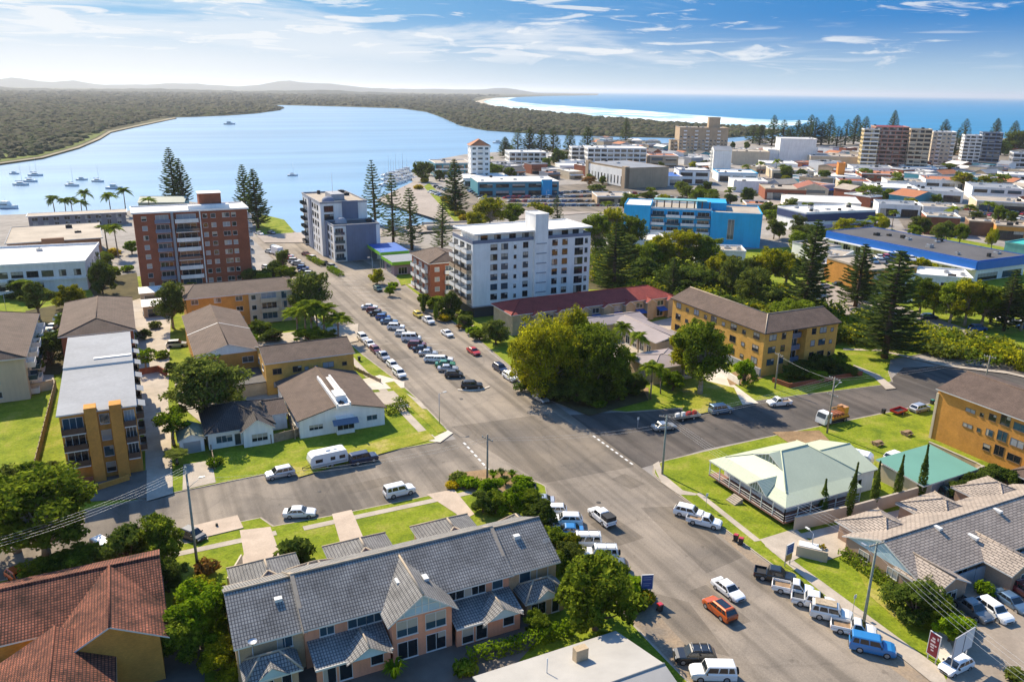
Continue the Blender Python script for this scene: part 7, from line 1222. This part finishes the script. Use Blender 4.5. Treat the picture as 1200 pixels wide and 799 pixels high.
# hedges
hedge('clipped hedge between townhouse court and pale metal roof', [g(548, 776), g(602, 763), g(668, 741)], 1.5, 1.5, 'bright'); hedge('clipped double hedge at the white house side', [g(452, 486), g(478, 480)], 1.6, 1.6, 'mid'); hedge('short clipped hedge behind the white house hedge', [g(461, 476), g(474, 472)], 1.4, 1.3, 'mid')
hedge('shrub border along the villa brick wall', [g(986, 652), g(1030, 682), g(1050, 700)], 1.6, 1.3, 'mid'); hedge('hedge strip before the grey apartments', [g(362, 303), g(378, 312)], 2.2, 1.3, 'mid'); hedge('hedge strip beside the grey apartments parking', [g(386, 316), g(400, 324)], 2.2, 1.3, 'bright'); hedge('garden hedge at the foot of the white tower', [g(530, 376), g(552, 372)], 2, 1.6, 'mid')
# ------------------------------------------------------------------ scrub along the creek and far woodland: masses nobody could count
def inside(p, poly):
    x, y = p; r = False; n = len(poly)
    for i in range(n):
        (x0, y0), (x1, y1) = poly[i], poly[i-1]
        if (y0 > y) != (y1 > y) and x < (x1-x0)*(y-y0)/(y1-y0)+x0: r = not r
    return r
def scrub(name, poly, n, r0, r1, h, lm, leaves, ls, seed=3):
    rr = random.Random(seed); xs = [p[0] for p in poly]; ys = [p[1] for p in poly]; c = MB(); m = [LF[x] for x in lm]; k = 0
    while k < n:
        p = (rr.uniform(min(xs), max(xs)), rr.uniform(min(ys), max(ys)))
        if not inside(p, poly): continue
        k += 1; r = rr.uniform(r0, r1); clump(c, Vector((p[0], p[1], h*rr.uniform(.35, 1)*.7)), r, leaves, ls, rr.choice(m), rr, .75, .45)
    return stuff(c.build(name))
scrub('creek_scrub', P((945, 396), (1010, 376), (1055, 386), (1120, 398), (1200, 420), (1280, 440), (1280, 456), (1185, 431), (1112, 424), (1060, 409), (1020, 407), (985, 404)), 430, 1.8, 3.2, 4.0, ['yellow', 'mid', 'yellow', 'olive'], 90, .42)
scrub('creek_thicket', P((690, 330), (745, 325), (830, 338), (920, 352), (990, 385), (960, 402), (880, 380), (800, 366), (735, 372), (725, 350)), 380, 2.0, 3.8, 5.0, ['mid', 'dark', 'olive', 'yellow'], 90, .45, 5)
scrub('creek_thicket_edge', P((690, 302), (760, 300), (850, 326), (905, 342), (990, 372), (990, 386), (920, 354), (830, 340), (745, 327), (690, 332)), 230, 2.2, 4.2, 5.5, ['olive', 'mid', 'dark', 'yellow', 'mid'], 90, .45, 6)
LANDIN = P(*[(x-11, y-2.6) if i < 10 else (x, y-.5) for i, (x, y) in enumerate(BANK)]) + P(*[(x-16, y-1.5) for x, y in BEACH[1:]]) + [far(690, 24000), far(-240, 24000)]
MARSH = P((0, 190), (60, 176), (115, 158), (100, 155), (60, 164), (0, 176))
def woodland(name, n, d0, d1, seed, mats):
    rr = random.Random(seed); b = MB(); k = 0
    while k < n:
        D = d0*(d1/d0)**rr.random(); px = rr.uniform(-240, 1000); p = far(px, D)
        if not inside(p, LANDIN) or (inside(p, MARSH) and rr.random() < .8): continue
        k += 1; r = (2.2+.0036*D)*rr.uniform(.6, 1.3); h = (1.6+.0011*D)*rr.uniform(.5, 1.6); m = mats[int(rr.random()**1.3*len(mats))]
        n_ = 5; ph = rr.uniform(0, 6); lo = [(p[0]+r*math.cos(ph+6.283*i/n_)*rr.uniform(.8, 1.2), p[1]+r*math.sin(ph+6.283*i/n_)*rr.uniform(.8, 1.2), h*.15) for i in range(n_)]
        hi = [(p[0]+r*.62*math.cos(ph+.5+6.283*i/n_)*rr.uniform(.7, 1.2), p[1]+r*.62*math.sin(ph+.5+6.283*i/n_)*rr.uniform(.7, 1.2), h*rr.uniform(.65, 1)) for i in range(n_)]; tp = (p[0], p[1], h*1.12)
        for i in range(n_):
            j = (i+1) % n_; b.face([lo[i], lo[j], hi[i]], m); b.face([lo[j], hi[j], hi[i]], m); b.face([hi[i], hi[j], tp], m)
    return stuff(b.build(name))
FW = [mat('woodland_olive', (.088, .083, .044), .95, .4, .02, .05), mat('woodland_dark', (.058, .060, .035), .95, .4, .02, .05), mat('woodland_brown', (.100, .088, .052), .95, .4, .02, .05), mat('woodland_green', (.080, .092, .038), .95, .4, .02, .05)]
woodland('far_woodland', 15000, 560, 2600, 4, FW); woodland('distant_woodland', 9000, 2400, 9000, 9, FW[:3])
# ------------------------------------------------------------------ poles and wires
POLEM = mat('weathered_pole_timber', (.27, .25, .21), .9, .3, 2); GPOLE = mat('green_grey_pole', (.24, .28, .24), .8, .3, 2)
def pole(label, loc, h, m, arms, ang, lamp=False):
    o = empty('power_pole', label, 'power pole', (*loc, Z), R(ang)); b = MB(); b.tube((0, 0, -.3), (0, 0, h), .19, .12, m, 8); b.build('post', o)
    for z in arms:
        b = MB(); b.box(-.07, -1.2, z-.07, .07, 1.2, z+.07, POLEM); 
        for y in (-1.1, -.5, .5, 1.1): b.lathe([(.05, z+.07), (.07, z+.18), (.03, z+.26)], FRW, 6, (0, y))
        b.build('crossarm', o)
    if lamp: b = MB(); b.tube((0, 0, h*.8), (1.6, 0, h*.88), .04, .03, STEEL, 6); b.box(1.4, -.12, h*.88-.06, 2.1, .12, h*.88+.06, STEEL); b.build('street_light', o)
    return o
poles = [('tall street pole behind the black hatchback, before the brown driveway', g(232, 668), 14.7, GPOLE, (14.2, 12.6), 0), ('slim street pole in the corner garden bed', g(571, 566), 8.4, POLEM, (7.6,), 20), ('grey-green corner pole beside the give way line', g(776, 556), 10.4, GPOLE, (10.1, 8.6), 45), ('pole rising from the lawn behind the works truck', g(969, 508), 11.0, POLEM, (10.7, 7.5), 5), ('pole behind the brown roof beside the creek', g(1150, 468), 9.5, POLEM, (9.2,), 10), ('grey-green pole on the villa verge among parked utes', g(1012, 729), 10.8, GPOLE, (10.5,), 88), ('slim pole by the red planter at the flats path', g(908, 456), 8.0, POLEM, (7.6,), 0)]
for p in poles: pole(*p, lamp=p[2] > 10.4)
WIREM = mat('wire_aluminium', (.62, .63, .62), .4, 0, metal=.3)
def wire(p, q, sag, lab='thin overhead wire slung between the street poles'):
    b = MB(); n = 14; p, q = Vector(p), Vector(q); pts = [p.lerp(q, i/n)-Vector((0, 0, sag*4*(i/n)*(1-i/n))) for i in range(n+1)]
    for a, c in zip(pts, pts[1:]): b.tube(a, c, 0.009, 0.009, WIREM, 4, False)
    return tag(b.build('power_line'), lab, 'power line', 'overhead wires between street poles')
A, B_, C, D, E_, F, G_ = [Vector((*p[1], p[2])) for p in poles]
far_s = Vector((*g(1250, 960), 10.5)); far_w = Vector((*g(-60, 650, 9), 9))
for o in (-1.1, -.4, .4, 1.1):
    wire(C+Vector((o*.7, o*.7, -.2)), F+Vector((o, 0, -.2)), .9); wire(F+Vector((o, 0, -.2)), far_s+Vector((o, 0, 0)), .9)
    wire(A+Vector((0, o, -.3)), far_w+Vector((0, o, 0)), 1.0); wire(C+Vector((-o*.5, o, -.2)), D+Vector((0, o, -.2)), .8)
for o in (-.5, .5): wire(C+Vector((o, o, -1.6)), B_+Vector((0, o, -.7)), .7); wire(A+Vector((0, o, -1.8)), B_+Vector((0, o, -.7)), 1.2); wire(D+Vector((0, o, -.3)), E_+Vector((0, o, -.3)), .7); wire(D+Vector((0, o, -.4)), G_+Vector((0, o, -.4)), .5)
def lamp(label, px, py, h=6.5, ang=0):
    o = empty('street_lamp', label, 'street lamp', (*g(px, py), Z), R(ang)); b = MB(); b.tube((0, 0, 0), (0, 0, h), .08, .05, STEEL, 6); b.tube((0, 0, h), (1.0, 0, h+.2), .04, .03, STEEL, 6); b.build('post', o); b = MB(); b.box(.8, -.13, h+.12, 1.5, .13, h+.26, FRW); b.build('lamp_head', o)
for a in (('slim street lamp on the white house verge', 515, 497, 6, 0), ('slim street lamp beside the white tower verge', 437, 327, 7, 180), ('street lamp at the lakefront roundabout', 372, 285, 8, 180), ('street lamp on the villa verge by the path', 950, 650, 3.2, 90), ('white lamp before the office block yard', 8, 368, 6, 0), ('tall lamp in the waterfront car park', 640, 244, 9, 0), ('tall lamp by the blue-green civic building', 612, 228, 12, 0), ('lamp beside the clipped hedge of the service station', 446, 318, 7, 0)): lamp(*a)
# ------------------------------------------------------------------ walls and fences
def fence(name, label, pts, h, m, cat, post=2.4, t=.1, cap=None, z=Z):
    o = empty(name, label, cat, (*pts[0], z)); x0, y0 = pts[0]
    for p, q in zip(pts, pts[1:]):
        d = Vector((q[0]-p[0], q[1]-p[1])); L = d.length; d.normalize(); n = Vector((-d.y, d.x)); b = MB(); c = ((p[0]+q[0])/2-x0, (p[1]+q[1])/2-y0)
        b.obox(c, d, n, L/2, t/2, -.1, h, m)
        if cap: b.obox(c, d, n, L/2+.04, t/2+.05, h+.003, h+.08, cap)
        b.build('panel', o)
        if post:
            b = MB(); k = max(1, round(L/post))
            for i in range(k+1): b.obox((p[0]-x0+d.x*L*i/k, p[1]-y0+d.y*L*i/k), d, n, .09, t/2+.06, -.1, h+.12, m)
            b.build('post', o)
    return o
TIMF = mat('grey_timber_fence', (.30, .23, .16), .9, .35, 1.5)
fence('timber_fence', 'grey paling fence between open lawn and metal roofed apartments', P((66, 455), (41, 557)), 1.7, TIMF, 'fence'); fence('garden_wall', 'long cream wall behind the open lawn at the frame edge', P((0, 470), (64, 456)), 2.0, CRM, 'wall', 0, .25, CONC); fence('brick_wall', 'low orange brick wall before the four storey apartments', P((52, 600), (100, 580), (152, 563)), .9, OB, 'wall', 0, .3)
fence('timber_fence', 'side fence between white house and cottage yard', P((333, 478), (346, 515)), 1.7, TIMF, 'fence'); fence('timber_fence', 'dark front fence joining cottage to white house', P((318, 520), (350, 512)), 1.6, TIMF, 'fence'); fence('timber_fence', 'short fence beside the white garage path', P((248, 530), (252, 550)), 1.2, TIMF, 'fence')
fence('garden_wall', 'long cream rendered wall behind the five cypresses', P((930, 622), (1000, 607), (1060, 590), (1118, 573), (1150, 560)), 2.1, mat('cream_wall', (.50, .41, .31), .85, .2, .3, .2), 'wall', 0, .25, CONC); fence('garden_wall', 'tan boundary wall between teal shed and orange brick flats', P((1087, 528), (1142, 553), (1200, 586)), 1.6, TAN, 'wall', 0, .22, CONC)
fence('garden_wall', 'blue-grey wall between villas and motel car park', P((1096, 698), (1140, 682), (1200, 660), (1230, 650)), 1.9, mat('blue_grey_wall', (.32, .34, .38), .85, .2, .3), 'wall', 3.0, .2); fence('brick_wall', 'low brick planter wall below the yellow flats', P((905, 448), (925, 455), (1010, 440)), 1.0, RB, 'wall', 0, .3); fence('garden_wall', 'low white wall by the pale driveway', P((836, 434), (866, 452)), 1.5, WHT, 'wall', 0, .2)
fence('timber_fence', 'timber rail along the flats driveway by the main road', P((408, 430), (446, 449)), .8, mat('pale_timber_rail', (.42, .33, .24), .9, .3, 2), 'fence'); fence('garden_wall', 'cream retaining wall below the tiled garage roofs', P((268, 690), (284, 662)), 1.5, CRM, 'wall', 0, .2); fence('brick_wall', 'red brick yard wall by the courtyard tree', P((164, 440), (186, 436), (196, 442)), 1.4, RB, 'wall', 0, .25)
fence('retaining_wall', 'dark kerb wall around the corner garden bed', [(50.6, 95.8), (53.6, 100.5), (52.6, 103.6)], .45, PLAST, 'wall', 0, .2)
# bins, boxes, signs
def bin_(label, px, py, col, ang=0):
    o = empty('wheelie_bin', label, 'bin', (*g(px, py), .02), R(ang)); b = MB(); b.loft([[(x*k, y*k, z) for x, y in ((-.29, -.33), (.29, -.33), (.29, .33), (-.29, .33))] for k, z in ((.78, .08), (1, 1.0))], PLAST); b.build('body', o); b = MB(); b.loft([[(-.31, -.36, 1.0), (.31, -.36, 1.0), (.31, .36, 1.0), (-.31, .36, 1.0)], [(-.26, -.30, 1.13), (.26, -.30, 1.13), (.26, .28, 1.1), (-.26, .28, 1.1)]], col); b.build('lid', o)
    for s in (-1, 1): b = MB(); b.tube((s*.26-.03, .3, .12), (s*.26+.03, .3, .12), .12, .12, RUB, 8); b.build('wheel', o)
REDP = PAINT['red']; bin_('red lidded bin standing alone on the roadside gravel', 773, 716, REDP); bin_('dark bin with red lid beside the verge path', 862, 634, REDP, 30); bin_('second bin touching the verge path bin', 868, 638, REDP, 35); bin_('dark lidded bin left of the red box trailer', 1035, 485, PLAST); bin_('green lidded bin near the silver wagon on the lawn', 1092, 474, PAINT['green']); bin_('dark bin at the white house driveway', 421, 423, PLAST)
o = empty('planter_box', 'cream rendered box planter with green fill on the villa forecourt', 'planter', (*g(951, 652), Z), R(-50)); b = MB(); b.box(-2.0, -.9, 0, 2.0, .9, 1.5, MATS['cream_wall']); b.build('box', o); b = MB(); b.box(-1.8, -.7, 1.503, 1.2, .7, 1.6, FRW); b.build('top', o); b = MB(); clump(b, Vector((1.2, 0, 1.7)), .5, 60, .2, LF['gold'], rng); b.build('foliage', o)
def board(name, label, px, py, ang, w, h, z0, face, stripes, sc, back=None):
    o = empty(name, label, 'sign', (*g(px, py), Z), R(ang)); b = MB(); b.box(-w/2, -.06, z0, w/2, .06, z0+h, back or FRW); b.build('panel', o); b = MB(); b.face([(-w/2+.08, -.064, z0+.08), (w/2-.08, -.064, z0+.08), (w/2-.08, -.064, z0+h-.08), (-w/2+.08, -.064, z0+h-.08)], face); b.build('sign_face', o)
    b = MB()
    for x0, x1, a, c in stripes: b.face([(-w/2+w*x0, -.067, z0+h*a), (-w/2+w*x1, -.067, z0+h*a), (-w/2+w*x1, -.067, z0+h*c), (-w/2+w*x0, -.067, z0+h*c)], sc)
    if stripes: b.build('lettering', o)
    for x in (-w*.36, w*.36): b = MB(); b.box(x-.06, .07, 0, x+.06, .17, z0+h*.9, STEEL); b.build('post', o)
    return o
def edge(a, b_, z):      # middle, heading and length of a straight top edge
    p, q = Vector(g(*a, z)), Vector(g(*b_, z)); return (p+q)/2, math.degrees(math.atan2((q-p).y, (q-p).x)), (q-p).length
def board2(name, label, a, b_, h, z0, *r):
    m, an, L = edge(a, b_, z0+h); o = board(name, label, 600, 600, an, min(6, L), h, z0, *r); o.location = (m.x, m.y, Z); return o
board2('motel_sign', 'maroon signboard with pale lettering before the bushes', (1090.5, 739), (1103.5, 747.5), 2.9, .8, mat('maroon_sign', (.18, .02, .03), .5, 0), [(.30, .56, .72, .80), (.20, .60, .60, .68), (.72, .86, .76, .88), (.22, .58, .44, .52), (.62, .76, .46, .52), (.24, .56, .34, .40), (.34, .58, .22, .28)], mat('pale_lettering', (.6, .5, .5), .6, 0))
o = board2('billboard', 'white framed billboard seen above the white hatchback', (1120, 749), (1143, 735), 2.6, 2.2, mat('billboard_panel', (.62, .63, .68), .6, .05, .5), [], None, GRY); b = MB(); b.box(-.05, -.10, 2.3, .0, -.068, 4.7, PLAST); b.build('panel_seam', o)
board('notice_board', 'blue notice board with faint lines among the verge shrubs', 757, 700, -20, 1.5, 2.1, 1.1, mat('notice_blue', (.05, .09, .28), .5, 0), [(.15, .85, .8, .84), (.15, .85, .66, .7), (.15, .85, .4, .43), (.15, .7, .26, .29)], mat('notice_lines', (.35, .42, .55), .6, 0))
o = board('notice_board', 'blue topped notice board with tan panel on the villa verge', 923, 664, 10, 1.5, 1.5, 1.9, MATS['notice_blue'], [(.15, .85, .75, .8), (.15, .7, .5, .54)], MATS['notice_lines']); b = MB(); b.box(-.6, -.05, .9, .6, .05, 1.85, mat('tan_sign_panel', (.45, .28, .07), .7, .1)); b.build('lower_panel', o)
def post(label, px, py, col): o = empty('marker_post', label, 'post', (*g(px, py), Z)); b = MB(); b.tube((0, 0, 0), (0, 0, 2.4), .04, .04, STEEL, 6); b.build('post', o); b = MB(); b.box(-.22, -.03, 2.0, .22, .0, 2.5, col); b.build('plate', o)
post('small white plate on a post by the corner path', 827, 596, FRW); post('small plate on a post in the shaded corner lawn', 747, 504, FRW); post('small plate on a post beside parked roof-rack wagon', 999, 718, FRW)
o = empty('concrete_slab', 'raised concrete slab with dark post stub beside the black hatchback', 'slab', (*g(253, 619), .02), R(4)); b = MB(); b.box(-3.4, -2.0, -.1, 3.4, 2.0, .22, CONCP); b.build('slab', o); b = MB(); b.tube((.2, .3, .22), (.2, .3, .6), .2, .15, PLAST, 8); b.build('stub', o)
# kerbed island for the black SUV
p = g(553, 454); b = MB(); b.prism([(p[0]+x, p[1]+y) for x, y in ((-3.4, -.4), (-1, -2.0), (1.4, -2.4), (3.6, -1.4), (3.6, -.9), (1.2, -1.9), (-.9, -1.5), (-3.2, .1))], -.05, .16, CONCL); structure(b.build('kerb_island'))
o = empty('timber_pile', 'pile of sawn orange planks under the corner figs', 'timber', (*g(690, 470), Z), R(-60)); b = MB()
for k in range(6): b.box(-1.8+.1*k, -.7+.24*k, .0, 1.8+.15*k, -.5+.24*k, .25+.1*(k % 3), mat('fresh_timber', (.50, .27, .10), .85, .3, 1))
b.build('planks', o)
for lab, x, y in (('outdoor setting on the open lawn near the pole', 1028, 522), ('outdoor setting on the open lawn beside the white wagon', 1062, 510)):
    o = empty('picnic_table', lab, 'table', (*g(x, y), Z)); b = MB(); b.box(-.9, -.4, .7, .9, .4, .76, WOODT); b.build('table_top', o)
    for s in (-1, 1): b = MB(); b.box(-.9, s*.75-.14, .42, .9, s*.75+.14, .46, WOODT); b.build('seat', o); b = MB(); b.box(s*.6-.05, -.7, 0, s*.6+.05, .7, .69, WOODT); b.build('leg', o)
o = empty('water_tank', 'dark round tank behind the green roofed house', 'tank', (*g(958, 532), Z)); b = MB(); b.lathe([(.9, 0), (.9, 1.7), (.6, 1.95), (.03, 2.05)], WOODT, 12); b.build('shell', o); b = MB(); b.lathe([(.22, 2.0), (.22, 2.12), (.01, 2.13)], PLAST, 8); b.build('cap', o)
# ------------------------------------------------------------------ bridge, jetties, boats
a, c = Vector((*g(497, 268), 0)), Vector((*g(566, 265), 0)); d = (c-a).normalized(); n = Vector((-d.y, d.x, 0)); o = empty('road_bridge', 'low concrete road bridge over the inlet', 'bridge', a); b = MB(); b.obox(((c-a)/2)[:2], d, n, (c-a).length/2, 5, .3, 1.2, CONC); b.build('deck', o)
for s in (-1, 1): b = MB(); q = (c-a)/2+n*s*4.7; b.obox((q.x, q.y), d, n, (c-a).length/2, .12, 1.203, 2.1, CONCL); b.build('parapet', o)
for f in (.2, .5, .8): b = MB(); q = (c-a)*f; b.obox((q.x, q.y), d, n, .6, 4.2, -3, .297, CONC); b.build('pier', o)
def jetty(label, P0, P1, w):
    a, c = Vector(g(*P0, -1)), Vector(g(*P1, -1)); d = (c-a).normalized(); n = Vector((-d.y, d.x)); L = (c-a).length; o = empty('jetty', label, 'jetty', (a.x, a.y, -1.2)); b = MB(); b.obox((c-a)/2, d, n, L/2, w/2, .5, .8, CONCL); b.build('deck', o)
    for k in range(int(L/9)+1):
        for s in (-1, 1): b = MB(); q = d*9*k+n*s*w*.45; b.tube((q.x, q.y, -1), (q.x, q.y, 2.2), .22, .2, WOODT, 6); b.build('mooring_pile', o)
jetty('white pontoon across the inlet mouth', (477, 223), (500, 222), 9); jetty('long main walkway of the marina', (453, 214), (480, 206), 3); jetty('shorter outer walkway of the marina', (453, 209), (478, 203), 3)
BO = {}
def boat(kind, label, loc, ang, s=1, group=None):
    if kind not in BO:
        h = MB(); L = 10; pr = [(-5, 1.35), (-3, 1.6), (0, 1.7), (2.5, 1.3), (4.2, .6), (5, .05)]
        h.loft([[(x, -w, 1.15+.1*max(0, x)/3), (x, -w*.75, 0), (x, -.05, -.3), (x, .05, -.3), (x, w*.75, 0), (x, w, 1.15+.1*max(0, x)/3)] for x, w in pr], PAINT['white'], True, True)
        c = MB(); hh = 1.0 if kind == 'yacht' else 1.7
        c.loft([[(x, -w, z0), (x, -w*.85, z1), (x, w*.85, z1), (x, w, z0)] for x, w, z0, z1 in ((-2.2, 1.15, 1.1, 1.1+hh), (1.0, 1.0, 1.1, 1.1+hh), (2.2, .8, 1.15, 1.3))], PAINT['white']); c.box(-2.0, -1.13, 1.5, .9, 1.13, 1.85, CARGL)
        r = MB()
        if kind == 'yacht': r.tube((.8, 0, 1.1), (.8, 0, 13), .09, .05, STEEL, 6); r.tube((.8, 0, 2.6), (-3.8, 0, 2.5), .08, .06, STEEL, 6); r.tube((-3.6, 0, 2.66), (.6, 0, 2.76), .16, .16, PAINT['blue'], 6)
        else: r.tube((-.5, 0, 2.8), (-.5, 0, 4.6), .05, .03, STEEL, 6); r.box(-1.8, -1.0, 2.85, .6, 1.0, 2.93, PAINT['pearl white'])
        BO[kind] = (h.mesh('hull'), c.mesh('cabin'), r.mesh('mast' if kind == 'yacht' else 'canopy'))
    o = empty('sailing_boat' if kind == 'yacht' else 'motor_boat', label, 'boat', (*loc, -1.1), R(ang), group); o.scale = (s, s, s)
    for nm, me in zip(('hull', 'cabin', 'mast' if kind == 'yacht' else 'canopy'), BO[kind]): setpaint(link(nm, me, o), PAINT['pearl white'])
    return o
for i, (k, x, y, s, lb) in enumerate((('cruiser', 17, 204, 1.1, 'small cruiser moored farthest left on the lake'), ('yacht', 42, 206, 1.6, 'large sailing boat moored beyond the smaller yachts'), ('yacht', 36, 213, 1.5, 'sailing boat moored between two yachts on the left'), ('yacht', 25, 217, 1.6, 'sailing boat moored nearest the left shore'), ('cruiser', 96, 211, 1.2, 'small motor boat moored beyond the middle yachts'), ('yacht', 85, 218, 1.5, 'sailing boat moored in the middle of the bay'), ('yacht', 115, 213, 1.4, 'sailing boat moored farthest right of the yachts'), ('cruiser', 134, 221, 1.6, 'dark decked boat moored closest to the palms'), ('cruiser', 269, 146, 3, 'lone motor boat far out on the lake'), ('cruiser', 584, 168, 2.2, 'ferry passing right of the terracotta topped tower'), ('cruiser', 8, 244, 2.0, 'blue and white houseboat at the left shore'), ('yacht', 343, 206, 1.2, 'lone yacht beyond the grey apartments'))): boat(k, lb, g(x, y, -1), -24+rng.uniform(-12, 12), s*.62)
for r_, ((x0, y0), (x1, y1)) in enumerate((((452, 218), (480, 209)), ((453, 212), (478, 204.5)), ((454, 207), (476, 201)))):
    a, c = Vector(g(x0, y0, -1)), Vector(g(x1, y1, -1)); d = (c-a).normalized()
    for i in range(9): q = a.lerp(c, i/8); boat('cruiser' if (i+r_) % 3 else 'yacht', f'white {"cruiser" if (i+r_) % 3 else "yacht"} in the {("near", "middle", "far")[r_]} marina row', (q.x, q.y), math.degrees(math.atan2(d.y, d.x))+90+rng.uniform(-4, 4), rng.uniform(.9, 1.2), 'boats berthed in the marina')
# ------------------------------------------------------------------ the air
HZ = bpy.data.materials.new('haze_air'); HZ.use_nodes = True; nt = HZ.node_tree; nt.nodes.remove(nt.nodes['Principled BSDF'])
pv = nt.nodes.new('ShaderNodeVolumePrincipled'); pv.inputs['Color'].default_value = (.80, .86, .95, 1); pv.inputs['Density'].default_value = HAZE_DENSITY; pv.inputs['Anisotropy'].default_value = .35
nt.links.new(pv.outputs[0], nt.nodes['Material Output'].inputs['Volume'])
b = MB(); c = far(600, 22000); b.box(c[0]-50000, c[1]-48000, -4.5, c[0]+50000, c[1]+50000, 190, HZ); stuff(b.build('haze'))
